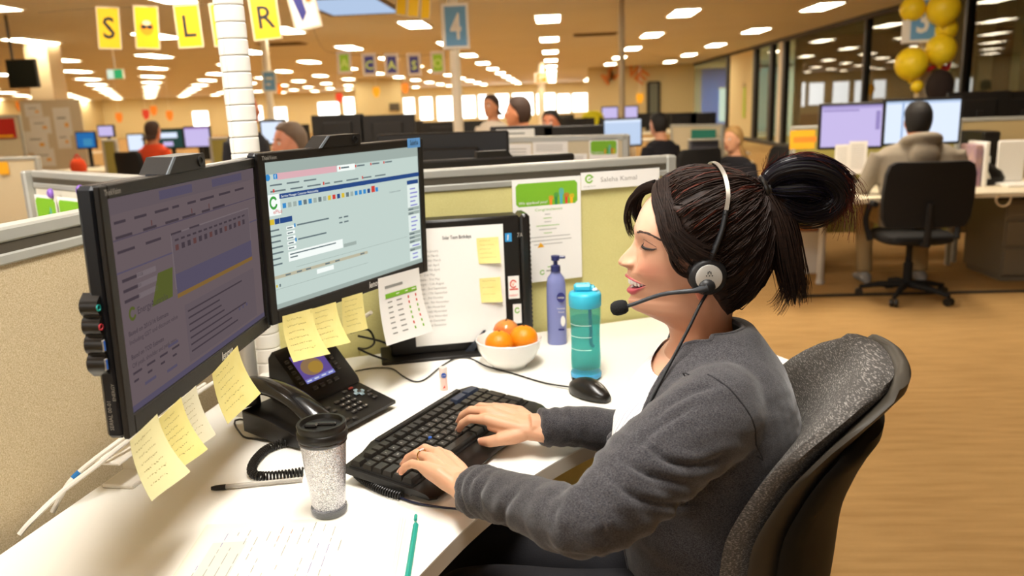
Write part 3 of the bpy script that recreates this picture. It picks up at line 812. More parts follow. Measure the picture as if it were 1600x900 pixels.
note('sticky_note', 'pale handwritten note lowest on the left monitor corner', hang(M1, D1, -.222, .003, rad(5)), .072, .088, .24, .06, m_yel2, 1, 7)
note('sticky_note', 'bright yellow handwritten note second along the left monitor', hang(M1, D1, -.150, .001, rad(4)), .066, .084, .20, .10, m_yel, 2, 7)
note('sticky_note', 'creamy white note tucked behind the second yellow one', hang(M1, D1, -.098, .001, rad(3), .0038), .060, .080, .15, .08, mat('cream note paper', '#e9e2c2', .8, spec=.1), 3, 7)
note('sticky_note', 'yellow note hanging alone from the right end of the left monitor', hang(M1, D1, .040, .008, rad(7)), .105, .092, .18, .08, m_yel, 4, 6)
note('sticky_note', 'wide yellow note over the phone screen on the right monitor', hang(M2, D2, -.190, .010, rad(-3)), .080, .088, .28, .10, m_yel, 5, 6)
note('sticky_note', 'yellow note overlapping the wide one at the right monitor', hang(M2, D2, -.118, .006, rad(-2), .0055), .074, .082, .24, .08, m_yel, 6, 6)
note('sticky_note', 'small upright yellow note beneath the middle of the right monitor', hang(M2, D2, -.028, .006, rad(-2)), .066, .078, .06, .02, m_yel, 7, 6)
# tariff sheet hung from the lower right corner of the right monitor
Mg = hang(M2, D2, .138, .020, rad(-2)); gw, gh = .155, .150
ts = thing('tariff_sheet', 'white sheet with a green headed table hung from the right monitor', 'paper', tuple(Mg @ V((0, -gh, 0))))
g, P = curl_sheet(Mg, gw, gh, .16, .03); obj('sheet', g, m_paper, ts, 60)
def on_sheet(P, w, h, rects, M, nx=6, ny=8):
    k = G()
    for (x0, y0, x1, y1, mi) in rects:
        seg = 4; e = V((0, 0, .0006 + .0002 * (mi > 0)))
        for s in range(seg):
            a = x0 + (x1 - x0) * s / seg; b = x0 + (x1 - x0) * (s + 1) / seg
            k.quad(P(a * nx, y1 * ny) + e, P(b * nx, y1 * ny) + e, P(b * nx, y0 * ny) + e, P(a * nx, y0 * ny) + e, mi, M)
    return k
rc = [(.14, .14, .56, .18, 0), (.14, .26, .88, .33, 1)]
for k in range(7):
    y = .38 + k * .078; rc += [(.18, y, .28, y + .02, 0), (.38, y, .50, y + .02, 0), (.64, y - .01, .67, y + .03, 2 if k in (0, 1, 5) else 1), (.82, y - .01, .85, y + .03, 2 if k in (0, 1, 4) else 1)]
rc += [(.18, .285, .28, .30, 3), (.38, .285, .50, .30, 3), (.60, .285, .72, .30, 3), (.76, .285, .86, .30, 3)]
obj('table_print', on_sheet(P, gw, gh, rc, Mg), [m_ink2, m_green, m_red, m_paper], ts, None, False)

# ================================================================== COMPUTER TOWER
pA = at_z(612, 563, DZ); pB = at_z(829, 543, DZ)
TL = ((at_z(838, 520, DZ) - pA)).length
dT = (pB - pA); dT.z = 0; TX = dT.length / TL; dT.normalize()
MT = frame(pA, dT, z=(0, 0, 1)) @ Matrix.Diagonal((TX, .72, .995, 1))                      # x along the case, y away from the viewer, z up
tw = thing('computer_tower', 'black computer tower carrying a birthday list behind the fruit bowl', 'computer tower', tuple(pA + dT * TL * TX / 2))
TH = .345
obj('case', G().box((TL / 2 - .01, .055, TH / 2 + .006), (TL - .02, .10, TH), .006, MT), m_black, tw)
fb = obj('front_bezel', G().box((TL - .004, .055, TH / 2 + .006), (.03, .106, TH + .006), .008, MT), m_black_sat, tw)
for k in range(26): sub('grille_slat', G().box((TL + .0115, .040, .035 + k * .0115), (.003, .055, .005), 0, MT), mat('grille grey', '#3a3733', .5), fb)
obj('stand_foot', G().box((.12, .04, .004), (.30, .19, .008), .003, MT), m_black, tw)
sf = obj('stand_fin', G().prism([(.0, 0), (.03, 0), (.075, .06), (.068, .06)], -.004, .004, MT @ Matrix.Translation((TL * .50, -.01, 0)) @ Matrix.Rotation(rad(90), 4, 'X')), mat('slate plastic', '#2c3038', .4), tw)
Mf = MT @ Matrix.Translation((0, .0045, 0)) @ Matrix.Rotation(rad(90), 4, 'X')   # print plane on the viewer side: x along, y up
st = obj('warranty_sticker', G().rect(TL - .062, .135, .034, .060, 0, Mf, 1), m_paper, tw, None, False)
sub('sticker_print', G().disc(TL - .046, .174, .011, None, 0, Mf, 2, 20, .4, 5.6, .7).text('V', TL - .052, .168, .016, 1, Mf, 3).rect(TL - .058, .158, .026, .004, 0, Mf, 2).text('WARRANTY', TL - .060, .141, .008, 0, Mf, 2, 'LEFT', .028), [m_red, m_orange], st, None, False)
st = obj('logo_sticker', G().rect(TL - .050, .068, .026, .052, 0, Mf, 1), m_paper, tw, None, False)
sub('sticker_print', G().disc(TL - .037, .103, .008, None, 0, Mf, 2, 20, .5, 6, .6), m_green, st, None, False)
bs = obj('barcode_label', G().rect(TL - .092, .262, .020, .062, 0, Mf, 2), m_paper, tw, None, False)
bc = G()
for k in range(12): bc.rect(TL - .089, .267 + k * .0044, .010, .0012 + .001 * (k % 3), 0, Mf, 4)
sub('barcode', bc, m_blk_txt, bs, None, False)
ws = obj('blue_badge', G().rect(TL - .066, .285, .020, .022, 0, Mf, 1), mat('badge blue', '#3a9ad8', .4), tw, None, False)
sub('badge_mark', G().poly([(TL - .060, .289), (TL - .057, .289), (TL - .055, .303), (TL - .058, .303)], 0, Mf, 2), m_white_txt, ws, None, False)
sub('key_mark', G().text('7A', TL - .030, .295, .016, 0, Mf, 2), m_grey_txt, fb, None, False)
# birthday list taped to the tower
bx0, bx1, by0, by1 = .076, TL - .072, .030, .332
bl = thing('birthday_list', 'white birthday list taped to the black tower with two yellow notes', 'paper', tuple(MT @ V((.17, .0, by0))))
Mq = MT @ Matrix.Translation((0, .0015, 0)) @ Matrix.Rotation(rad(90), 4, 'X')
obj('sheet', G().box(((bx0 + bx1) / 2, (by0 + by1) / 2, .001), (bx1 - bx0, by1 - by0, .0008), 0, Mq), m_paper, bl, None)
pr = G(); Mp = Mq @ Matrix.Translation((0, 0, .0016))
pr.text('Solar Team Birthdays', (bx0 + bx1) / 2, by1 - .030, .0125, 0, Mp, 1, 'CENTER', .085, .015)
mons = ['Ryan - 9th January', 'John - 14th March', 'Saleha - 20th March', 'Sunny - 16th April', 'Bianca - 19th April', 'Viv - 21st May', 'Natalie - 31st May', 'Margot - 11th August', 'Tanya - 2nd September', 'James - 17th September', 'Trina - 3rd October', 'Melanie - 9th November', 'Liam - 8th November', 'Vlad - 16th November', 'Mark - 21st November', 'Matt - 4th December', 'Fred - 2nd December']
for k, t in enumerate(mons): pr.text(t, bx0 + .016, by1 - .060 - k * .0120, .0090, 1, Mp, 1); pr.disc(bx0 + .011, by1 - .057 - k * .0120, .0011, None, 1, Mp, 1, 8)
obj('print', pr, [m_blk_txt, m_ink2], bl, None, False)
Mn = Mq @ Matrix.Translation((bx1 - .048, by1 - .032, .003))
note('sticky_note', 'upper yellow note stuck on the birthday list', Mn, .066, .066, .10, .06, m_yel, 11, 5, 'notes on the birthday list')
note('sticky_note', 'lower yellow note stuck on the birthday list', Mn @ Matrix.Translation((.002, -.104, 0)), .064, .064, .10, .05, m_yel, 12, 3, 'notes on the birthday list')

# ================================================================== NOTICES ON THE GREEN SCREEN
def on_green(px, py):
    r = _ray((px, py)); P0 = onG(0, .002); t = (P0.x * nG.x + P0.y * nG.y) / (r.x * nG.x + r.y * nG.y)
    return r * t + V((0, 0, CAMZ))
def hands_banner(g, x, y, w, h, M, mis, lay=2):
    """green banner with raised hands: mis = green, then five hand colours, white"""
    n = 6; r = h * .12
    pts = [(x + r, y), (x + w - r, y), (x + w, y + r), (x + w, y + h - r), (x + w - r, y + h), (x + r, y + h), (x, y + h - r), (x, y + r)]
    g.poly(pts, mis[0], M, lay)
    for k in range(5):
        hx = x + w * (.56 + .085 * k); hh = h * (.42, .55, .72, .50, .44)[k]; ww = w * .032
        g.poly([(hx - ww * .6, y), (hx + ww * .6, y), (hx + ww * .75, y + hh * .6), (hx - ww * .75, y + hh * .6)], mis[1 + k], M, lay + 1)
        for q in range(4):
            fx = hx - ww + q * ww * .62
            g.poly([(fx, y + hh * .58), (fx + ww * .42, y + hh * .58), (fx + ww * .40, y + hh * (.92 + .06 * (q in (1, 2)))), (fx + ww * .06, y + hh * (.92 + .06 * (q in (1, 2))))], mis[1 + k], M, lay + 1)
    g.text('We applaud you!', x + w * .035, y + h * .10, h * .17, mis[6], M, lay + 2, 'LEFT', w * .46, .012, .2)
BAN = [m_green, m_orange, m_dkgreen, m_teal, m_red, m_amber, m_white_txt]
a, b, c = on_green(799, 285), on_green(906, 274), on_green(913, 436)
MA = frame(V((a.x, a.y, on_green(815, 443).z)) - nG * -.003, dG, z=None, y=(0, 0, 1))
pw = (V((b.x, b.y, 0)) - V((a.x, a.y, 0))).length; ph = a.z - on_green(815, 443).z + .006
po = thing('award_poster', 'white certificate with green raised hands banner pinned to the green screen', 'poster', tuple(MA.translation))
obj('sheet', G().box((pw / 2, ph / 2, 0), (pw, ph, .0006), 0, MA), m_paper, po, None)
g = G(); hands_banner(g, pw * .05, ph * .74, pw * .90, ph * .22, MA, list(range(7)))
obj('banner', g, BAN, po, None, False)
g = G(); g.text('Congratulations', pw * .52, ph * .69, ph * .035, 0, MA, 2, 'CENTER', pw * .40)
for k, (w_, mi) in enumerate(((.08, 1), (.12, 0), (.10, 1), (.34, 0), (.26, 1), (.12, 0), (.66, 1), (.70, 1), (.42, 1))): g.rect(pw * (.5 - w_ / 2), ph * (.65 - k * .036), pw * w_, ph * .006, mi, MA, 2)
g.poly([(pw * .34, ph * .335), (pw * .44, ph * .34), (pw * .385, ph * .385)], 2, MA, 3); g.disc(pw * .40, ph * .09, pw * .036, None, 0, MA, 3, 20, .5, 6, .6); g.rect(pw * .46, ph * .095, pw * .2, ph * .012, 1, MA, 2); g.rect(pw * .48, ph * .135, pw * .10, ph * .008, 0, MA, 2)
obj('print', g, [m_green, m_ink2, m_amber], po, None, False)
# name strip on the rail
a, b = on_green(907, 297), on_green(1029, 290); top = on_green(907, 270).z - a.z
MN = frame(V((a.x, a.y, a.z)) + nG * .004, dG, y=(0, 0, 1)); nw = (b - a).length
ns = thing('name_strip', 'long white name strip on the rail of the green screen', 'name plate', tuple(MN.translation))
obj('card', G().box((nw / 2, top / 2, 0), (nw, top, .001), 0, MN), m_paper, ns, None)
g = G(); g.disc(nw * .10, top * .62, top * .26, None, 1, MN, 3, 28, .35, 5.9, .62); g.poly([(nw * .085, top * .60), (nw * .155, top * .76), (nw * .155, top * .70), (nw * .09, top * .53)], 1, MN, 3)
g.text('energyaustralia', nw * .03, top * .16, top * .10, 0, MN, 3, 'LEFT', nw * .15); g.text('Saleha Kamal', nw * .24, top * .40, top * .38, 0, MN, 3, 'LEFT', nw * .46)
obj('print', g, [m_grey_txt, m_green], ns, None, False)

# ================================================================== SMALL THINGS ON THE DESK
def onDesk(px, py): return at_z(px, py, DZ)
# tumbler
p = onDesk(512, 806) + V((-.0, .012, 0)); s = 1.0
tb = thing('travel_tumbler', 'silver glitter travel tumbler with black lid beside the keyboard', 'tumbler', tuple(p))
Mt = Matrix.Translation(p) @ Matrix.Diagonal((1.06, 1.06, 1.08, 1))
def glitter():
    m = bpy.data.materials.new('silver glitter'); m.use_nodes = True; nt = m.node_tree; N = nt.nodes; L = nt.links; b = N['Principled BSDF']
    tc = N.new('ShaderNodeTexCoord'); vo = N.new('ShaderNodeTexVoronoi'); vo.inputs['Scale'].default_value = 1100; L.new(tc.outputs['Object'], vo.inputs[0])
    r = N.new('ShaderNodeValToRGB'); r.color_ramp.elements[0].color = lin('#8d8d98') + (1,); r.color_ramp.elements[1].color = lin('#f0f0f6') + (1,); r.color_ramp.elements[0].position = .12; r.color_ramp.elements[1].position = .55
    L.new(vo.outputs['Color'], r.inputs[0]); L.new(r.outputs[0], b.inputs[0]); b.inputs['Metallic'].default_value = .75; b.inputs['Roughness'].default_value = .2
    vm = N.new('ShaderNodeVectorMath'); vm.operation = 'SUBTRACT'; vm.inputs[1].default_value = (.5, .5, .5); L.new(vo.outputs['Color'], vm.inputs[0])
    sc = N.new('ShaderNodeVectorMath'); sc.operation = 'SCALE'; sc.inputs['Scale'].default_value = .9; L.new(vm.outputs[0], sc.inputs[0])
    ge = N.new('ShaderNodeNewGeometry'); ad = N.new('ShaderNodeVectorMath'); L.new(ge.outputs['Normal'], ad.inputs[0]); L.new(sc.outputs[0], ad.inputs[1])
    nz = N.new('ShaderNodeVectorMath'); nz.operation = 'NORMALIZE'; L.new(ad.outputs[0], nz.inputs[0]); L.new(nz.outputs[0], b.inputs['Normal'])
    b.inputs['Coat Weight'].default_value = .6; b.inputs['Coat Roughness'].default_value = .05
    return m
obj('glitter_wall', G().lathe([(.0235, .010), (.0245, .012), (.0335, .112)], 40, Mt), glitter(), tb, 60)
obj('clear_base', G().lathe([(.0, .0), (.024, 0), (.0262, .003), (.0272, .010), (.0262, .0125), (0, .0125)], 40, Mt), mat('clear acrylic', '#c9ccd2', .08, trans=.75, ior=1.4), tb, 60)
obj('steel_band', G().lathe([(.0336, .112), (.0350, .113), (.0352, .119), (.0345, .1195)], 40, Mt), mat('grey steel band', '#5a5a5e', .25, .8), tb, 60)
lid = obj('lid', G().lathe([(.0352, .1185), (.0368, .121), (.0368, .129), (.0345, .131), (.0352, .134), (.0362, .139), (.0352, .142), (.031, .142), (.029, .136), (0, .136)], 40, Mt), m_black, tb, 50)
sub('sip_tab', G().box((-.014, -.004, .138), (.018, .012, .006), .002, Mt).box((.006, .004, .1375), (.03, .008, .004), .0015, Mt), m_black_sat, lid)
# ball pen
a, b = at_z(330, 763, DZ + .005), at_z(472, 749, DZ + .005)
pe = thing('ballpoint_pen', 'clear ballpoint pen with black cap behind the tumbler', 'pen', tuple(a))
d = (b - a).normalized()
obj('cap_end', G().tube([a, a + d * .006, a + d * .022, a + d * .024], [.003, .0042, .0048, .0048], 12), m_black, pe)
obj('barrel', G().tube([a + d * .024, b], .0042, 12), mat('clear pen barrel', '#e9e3d8', .15, trans=.5), pe)
obj('refill', G().tube([a + d * .02, b], .0014, 8), m_blk_txt, pe)
# plastic pocket with papers
q = [at_z(*t, DZ + .002) for t in ((318, 826), (640, 812), (640, 905), (600, 1010), (120, 1010), (220, 905))]
fo = thing('document_folder', 'clear plastic folder of printed pages with teal spine at the desk front', 'folder', tuple(q[4]))
A, B, Cc = at_z(325, 828, DZ), at_z(640, 812, DZ), at_z(630, 905, DZ)
MF = frame(A, B - A, z=(0, 0, 1)); fw = (B - A).length; fh = .30
ph_ = G()
for k in range(3):
    ph_ = G().box((fw / 2 - .004 * k, -fh / 2 - .004 * k, .0016 + .0016 * k), (fw - .012, fh, .0012), 0, MF @ Matrix.Rotation(rad(.8 * k), 4, 'Z')); obj('page', ph_, m_paper, fo, None)
g = G(); rr = random.Random(9); Mz = MF @ Matrix.Translation((0, 0, .0058)) @ Matrix.Rotation(rad(90), 4, 'Z')
for k in range(13):
    y = -.02 - k * .016; x = -.27
    while x < -.03:
        L_ = rr.uniform(.008, .03)
        if rr.random() < .72: g.rect(x, y - .004, L_, .0012, 2 if k in (6, 7) and rr.random() < .5 else (1 if rr.random() < .2 else 0), Mz, 1)
        x += L_ + .006
g.rect(-.25, -.075, .20, .05, 3, Mz, 0)
obj('page_print', g, [mat('faint grey print', '#9c9c98', .8), mat('faint blue print', '#9292c4', .8), mat('faint red print', '#d88f86', .8), mat('page shade', '#dededb', .8)], fo, None, False)
obj('pocket', G().box((fw / 2, -fh / 2, .0064), (fw + .006, fh + .01, .0004), 0, MF), glassy('clear pocket film', '#fbfbf8', .08, .08), fo, None)
sp = obj('spine', G().box((fw + .012, -fh / 2 - .012, .005), (.008, fh - .02, .008), .003, MF), mat('teal plastic', '#1f9c8c', .4), fo)
obj('spine_tip', G().box((fw + .010, -.004, .005), (.005, .016, .007), .002, MF), mat('teal plastic', '#1f9c8c', .4), fo)
# lip balm
p = onDesk(694, 609); lb = thing('lip_balm', 'small pink lip balm tube standing behind the keyboard', 'lip balm', tuple(p)); Mk = Matrix.Translation(p)
obj('tube', G().lathe([(0, 0), (.0088, 0), (.0088, .030)], 20, Mk), mat('pale pink plastic', '#f0c9bd', .35), lb)
obj('cap', G().lathe([(.0088, .030), (.0092, .0305), (.0092, .052), (.0085, .054), (0, .054)], 20, Mk), mat('clear pink cap', '#f6e4da', .2, trans=.3), lb)
vw = -(V((p.x, p.y, 0))).normalized(); Mv = frame(p + vw * .0094, V((-vw.y, vw.x, 0)), y=(0, 0, 1))
obj('label_print', G().disc(.001, .037, .0058, None, 0, Mv, 1).text('NIVEA', .001, .0355, .0035, 2, Mv, 3, 'CENTER', .009).poly([(-.003, .006), (.003, .008), (.002, .014)], 1, Mv, 1), [m_bluepr, m_red, m_white_txt], lb, None, False)
# fruit bowl
p = onDesk(796, 574) + V((0, .012, 0)); bo = thing('fruit_bowl', 'round white bowl of fruit in front of the tower', 'bowl', tuple(p)); Mk = Matrix.Translation(p) @ Matrix.Diagonal((1.1, 1.1, 1.08, 1))
m_cer = mat('white ceramic', '#f6f4ef', .12, spec=.6, coat=.4)
obj('bowl_wall', G().lathe([(0, .004), (.034, .004), (.036, 0), (.038, 0), (.040, .006), (.056, .020), (.068, .042), (.073, .064), (.0715, .066), (.0695, .064), (.064, .043), (.052, .023), (.035, .010), (0, .009)], 44, Mk), m_cer, bo, 50)
m_or = mat('orange peel', '#f79a14', .36, bump=(260, .5), var=(12, '#f28a0c', .3), spec=.5)
m_ap = mat('red apple skin', '#c8502a', .25, var=(22, '#dba04a', .35, (1, 1, 3)), coat=.2)
def fruit(name, label, off, r, mt, apple=False):
    c = p + V(off); t = thing(name, label, 'fruit', (c.x, c.y, c.z - r), 'fruit in the white bowl')
    g = G()
    pr_ = [(0, -r * .96)] + [(r * math.cos(a) * (1 + .04 * math.sin(a)), r * math.sin(a) * .97) for a in np.linspace(-1.35, 1.35, 14)] + ([(r * .12, r * .86), (0, r * .80)] if apple else [(0, r * .955)])
    obj('flesh', g.lathe(pr_, 28, Matrix.Translation(c)), mt, t, 80)
    obj('stalk', G().tube([c + V((0, 0, r * .78)), c + V((.002, .001, r * (1.06 if apple else .99)))], .0016 if apple else .003, 6), mat('stalk brown', '#5a4022', .8), t)
fruit('orange', 'left orange in the white bowl', (-.022, -.022, .062), .034, m_or)
fruit('orange', 'right orange in the white bowl under the apple', (.036, .006, .066), .0345, m_or)
fruit('apple', 'red apple at the back of the white bowl', (-.008, .040, .074), .033, m_ap, True)
# pump bottle
p = onDesk(871, 537); pb = thing('lotion_bottle', 'lilac pump lotion bottle standing against the green screen', 'bottle', tuple(p))
def oval(prof, ax=1.0, ay=.62, n=32, rot=0):
    rings = []
    for (r, z) in prof: rings.append([(r * ax * math.cos(2 * math.pi * i / n), r * ay * math.sin(2 * math.pi * i / n), z) for i in range(n)])
    return rings
vd = V((p.x, p.y, 0)).normalized(); Mk = frame(p, V((vd.y, -vd.x, 0)), z=(0, 0, 1)) @ Matrix.Diagonal((1, 1, 1.2, 1))
hB = .172
obj('body', G().loft(oval([(.0235, 0), (.0255, .003), (.0255, .11), (.0245, .135), (.0215, .150), (.0125, .160), (.0115, hB)]), True, True, 0, Mk), mat('lilac plastic', '#7f86bb', .32), pb, 50)
obj('collar', G().lathe([(.0125, hB - .008), (.0125, hB + .004), (.006, hB + .006)], 24, Mk), mat('navy plastic', '#2e3263', .3), pb)
obj('pump_head', G().lathe([(.0055, hB + .004), (.0055, hB + .014), (.0105, hB + .016), (.0110, hB + .026), (0, hB + .027)], 24, Mk).box((.014, 0, hB + .022), (.024, .009, .006), .002, Mk), mat('navy plastic', '#2e3263', .3), pb)
Mv = Mk @ Matrix.Translation((.006, -.0162, 0)) @ Matrix.Rotation(rad(90), 4, 'X')
obj('label_print', G().disc(.006, .108, .011, None, 0, Mv, 1, 24).text('NIVEA', .006, .1055, .006, 1, Mv, 3, 'CENTER', .017).text('Irresistibly', .006, .082, .005, 1, Mv, 2, 'CENTER').text('Smooth', .006, .074, .005, 1, Mv, 2, 'CENTER').disc(.010, .055, .006, .012, 1, Mv, 1, 18).rect(-.002, .034, .015, .004, 0, Mv, 1), [mat('navy print', '#2c2f74', .5), m_white_txt], pb, None, False)
# water bottle
p = onDesk(916, 590); wb = thing('water_bottle', 'turquoise clear water bottle with flip lid beside the mouse', 'bottle', tuple(p)); Mk = Matrix.Translation(p) @ Matrix.Diagonal((1.18, 1.18, 1.36, 1))
prof = [(.0, .0), (.027, 0), (.0295, .003), (.0295, .012), (.0280, .016), (.0290, .022), (.0295, .035), (.0282, .065), (.0285, .085), (.0298, .110), (.0298, .134)]
m_tur = glassy('turquoise tritan', '#d2f5f5', .10, .02, '#c8f4f4', .14)
m_wat = glassy('tinted water', '#b6efee', .05, .02, '#8fe8e2', .16)
obj('vessel', G().lathe(prof + [(.0285, .134), (.0285, .110), (.0272, .085), (.0270, .065), (.0282, .035), (.027, .02), (0, .012)], 44, Mk), m_tur, wb, 60)
obj('water', G().lathe([(0, .013), (.0265, .0205), (.0278, .035), (.0266, .065), (.0268, .085), (.0279, .106), (0, .106)], 40, Mk), m_wat, wb, 60)
m_cap = mat('turquoise lid', '#3dbddb', .35)
ld = obj('lid', G().lathe([(.0302, .126), (.0312, .128), (.0312, .146), (.029, .150), (.022, .152), (0, .152)], 40, Mk), m_cap, wb, 50)
sub('flip_spout', G().box((-.004, 0, .158), (.034, .022, .013), .004, Mk).box((.014, 0, .156), (.012, .016, .010), .003, Mk), m_cap, ld)
sub('spout_cap', G().box((.019, -.006, .1545), (.012, .010, .006), .003, Mk), m_white_txt, ld)
obj('infuser_stick', G().tube(catmull([p + V((.010, -.004, .17)), p + V((.012, -.004, .12)), p + V((.012, -.004, .085)), p + V((.019, -.004, .076))], 5), .0042, 10), mat('deep blue straw', '#1478a8', .3), wb)
mk = G()
for k, z in enumerate((.098, .078, .056)): mk.tube([(p.x + .0352 * math.cos(a), p.y + .0352 * math.sin(a), p.z + z * 1.36) for a in np.linspace(rad(195), rad(290), 10)], .0006, 5)
obj('measure_mark', mk, m_white_txt, wb)
obj('base_ring', G().lathe([(.0297, .004), (.0302, .006), (.0302, .011), (.0297, .012)], 40, Mk), mat('blue base', '#4aa6d8', .2), wb)
# mouse with its cable
a, b = at_z(888, 606, DZ + .008), at_z(958, 630, DZ + .008)
d = (b - a); d.z = 0; ml = .108; d.normalize(); mc = (a + b) / 2 + V((0, .012, 0)); mc.z = DZ
ms = thing('mouse', 'black wired mouse in front of the water bottle', 'mouse', tuple(mc))
Mm = frame(mc, d, z=(0, 0, 1))
rings = []
for k in range(15):
    t = k / 14; x = (t - .5) * ml; wv = .029 * (1 - (2 * t - 1) ** 4 * .35) * math.sin(math.pi * min(max(.10 + t * .84, 0), 1)) ** .42; hv = .006 + .030 * math.sin(math.pi * (.13 + .80 * t) ** .95) ** 1.1
    rings.append([(x, wv * math.cos(2 * math.pi * i / 24) * (1.0 if math.sin(2 * math.pi * i / 24) < .0 else .98), max(0.001, .006 + (hv * max(0, math.sin(2 * math.pi * i / 24)) ** .8 if math.sin(2 * math.pi * i / 24) > 0 else .005 * math.sin(2 * math.pi * i / 24)))) for i in range(24)])
sh = obj('shell', G().loft(rings, True, True, 0, Mm), m_black_sat, ms, 60)
sub('button_seam', G().box((-.030, 0, .0265), (.045, .0012, .010), 0, Mm), m_key_hl, sh)
obj('scroll_wheel', G().tube([(-.030, -.003, .0245), (-.030, .003, .0245)], .008, 16, True, 0, Mm), mat('rubber wheel', '#262422', .8), ms)
sub('lettering', G().text('lenovo', 0, 0, .010, 0, frame(Mm @ V((.020, -.006, .0365)), Mm @ V((1, 0, -.28)) - Mm @ V((0, 0, 0)), z=Mm @ V((.25, -.1, 1)) - Mm @ V((0, 0, 0))), 2, 'LEFT', .020), m_grey_txt, sh, None, False)
cp = [mc - d * .054 + V((0, 0, .008))] + [at_z(x, y, DZ + .003) for x, y in ((850, 598), (800, 583), (760, 572), (735, 560), (712, 560), (690, 572), (665, 592), (648, 596), (630, 588), (612, 576), (585, 575), (555, 580))]
obj('cable', G().tube(catmull(cp, 6), .0018, 6), m_black, ms)
# dark power leads behind the monitors
for lab, ps in (('black lead looping under the tariff sheet', ((560, 545, .05), (585, 556, .02), (612, 563, .004), (620, 550, .012), (600, 535, .05), (560, 525, .09))),
                ('black lead hanging behind the small yellow note', ((548, 520, .12), (575, 515, .09), (585, 535, .05), (570, 545, .02), (548, 540, .01)))):
    solo('power_lead', G().tube(catmull([at_z(x, y, DZ + z) for x, y, z in ps], 6), .0028, 7), m_black, lab, 'cable')
wl = [at_z(x, y, DZ + z) for x, y, z in ((520, 540, .04), (545, 512, .09), (580, 488, .14))]
solo('power_lead', G().tube(catmull(wl, 6), .005, 8), wht, 'white lead rising behind the small yellow note', 'cable')
# ================================================================== DESK PHONE
kx = V((math.sin(rad(27)), math.cos(rad(27)), 0)); PH0 = V((-.352, 1.585, DZ))
MP = frame(PH0, kx, z=(0, 0, 1))                     # x to the sitter's right, y away from her
tel = thing('desk_phone', 'black office desk phone with colour display under the sticky notes', 'phone', tuple(PH0 + MP.to_3x3() @ V((-.12, .1, 0))))
m_tel = mat('phone black plastic', '#171412', .38, bump=(1200, .1))
# wedge base with keypad
def slab(x0, x1, prof, r=.006):
    g = G(); n = len(prof)
    rings = [[(x, y, z) for (y, z) in prof] for x in (x0, x0 + r * .3, x1 - r * .3, x1)]
    c = (sum(p[0] for p in prof) / n, sum(p[1] for p in prof) / n)
    for k in (0, 3): rings[k] = [(rings[k][i][0], c[0] + (p[0] - c[0]) * .97, c[1] + (p[1] - c[1]) * .94) for i, p in enumerate(prof)]
    return g.loft(rings, True, True, 0, MP)
base = obj('base', slab(-.250, .004, [(0, .012), (0, .018), (.115, .050), (.18, .056), (.18, .014), (.10, .004), (.02, .004)]), m_tel, tel)
blk = obj('display_housing', slab(-.152, .006, [(.098, .046), (.102, .056), (.178, .142), (.188, .146), (.200, .132), (.205, .05)]), m_tel, tel)
obj('support_leg', G().box((-.07, .21, .05), (.14, .012, .10), .003, MP), m_tel, tel)
a = V((0, .102, .056)); b = V((0, .178, .142)); up = (b - a).normalized(); nn = V((1, 0, 0)).cross(up)
MD = MP @ frame(a, (1, 0, 0), y=up)
dl = (b - a).length
ds = obj('display', G().rect(-.126, .030, .084, .068, 0, MD, 3), scr('phone purple', '#6c55a0', .8), tel, None, False)
g = G(); g.rect(-.126, .030, .084, .009, 1, MD, 5); g.disc(-.088, .062, .030, .020, 0, MD, 4, 24); g.disc(-.080, .058, .020, .014, 2, MD, 5, 20)
for k in range(4): g.rect(-.123 + k * .021, .033, .013, .003, 3, MD, 6)
g.rect(-.068, .084, .022, .010, 3, MD, 5)
sub('display_image', g, [scr('phone amber', '#9a7a58', .8), scr('phone blue bar', '#7f83cc', .9), scr('phone gold', '#b08a3c', .85), scr('phone white', '#d8dcf2', .9)], ds, None, False)
m_tkey = mat('phone key', '#34302c', .35); m_tkey_c = mat('chrome phone key', '#9fb4bb', .25, .5)
def key(name, x, y, w, h, M, mt=m_tkey, hh=.004): obj(name, G().box((x, y, hh / 2), (w, h, hh), hh * .4, M), mt, tel)
for k in range(5):
    key('side_key', -.139, .036 + k * .0135, .011, .007, MD); key('side_key', -.028, .036 + k * .0135, .011, .007, MD)
for k in range(4): key('soft_key', -.115 + k * .021, .016, .013, .008, MD)
MKp = MP @ frame((0, 0, .0185), (1, 0, 0), y=V((0, .115, .032)))
for r in range(4):
    for c in range(3):
        x, y = -.100 + c * .0175, .072 - r * .0155
        key('number_key', x, y, .0125, .0085, MKp)
obj('key_print', (lambda g: [g.text('123456789*0#'[r * 3 + c], -.100 + c * .0175, .069 - r * .0155, .0065, 0, MKp @ Matrix.Translation((0, 0, .0041)), 1, 'CENTER') for r in range(4) for c in range(3)] and g)(G()), m_white_txt, tel, None, False)
for (x, y) in ((-.148, .060), (-.148, .045), (-.132, .068), (-.130, .052), (-.148, .020), (-.135, .014), (-.118, .008), (-.022, .050), (-.022, .036), (-.012, .060), (-.056, .090)): key('function_key', x, y, .012, .008, MKp)
key('release_key', -.036, .092, .012, .007, MKp, mat('red marked key', '#7c2a22', .4))
nav = obj('navigation_ring', G().box((-.034, .070, .002), (.028, .010, .004), .0015, MKp).box((-.034, .070, .002), (.010, .026, .004), .0015, MKp), m_tkey_c, tel)
sub('select_button', G().lathe([(.0045, .004), (.004, .0062), (0, .0064)], 16, MKp @ Matrix.Translation((-.034, .070, 0))), m_tkey, nav)
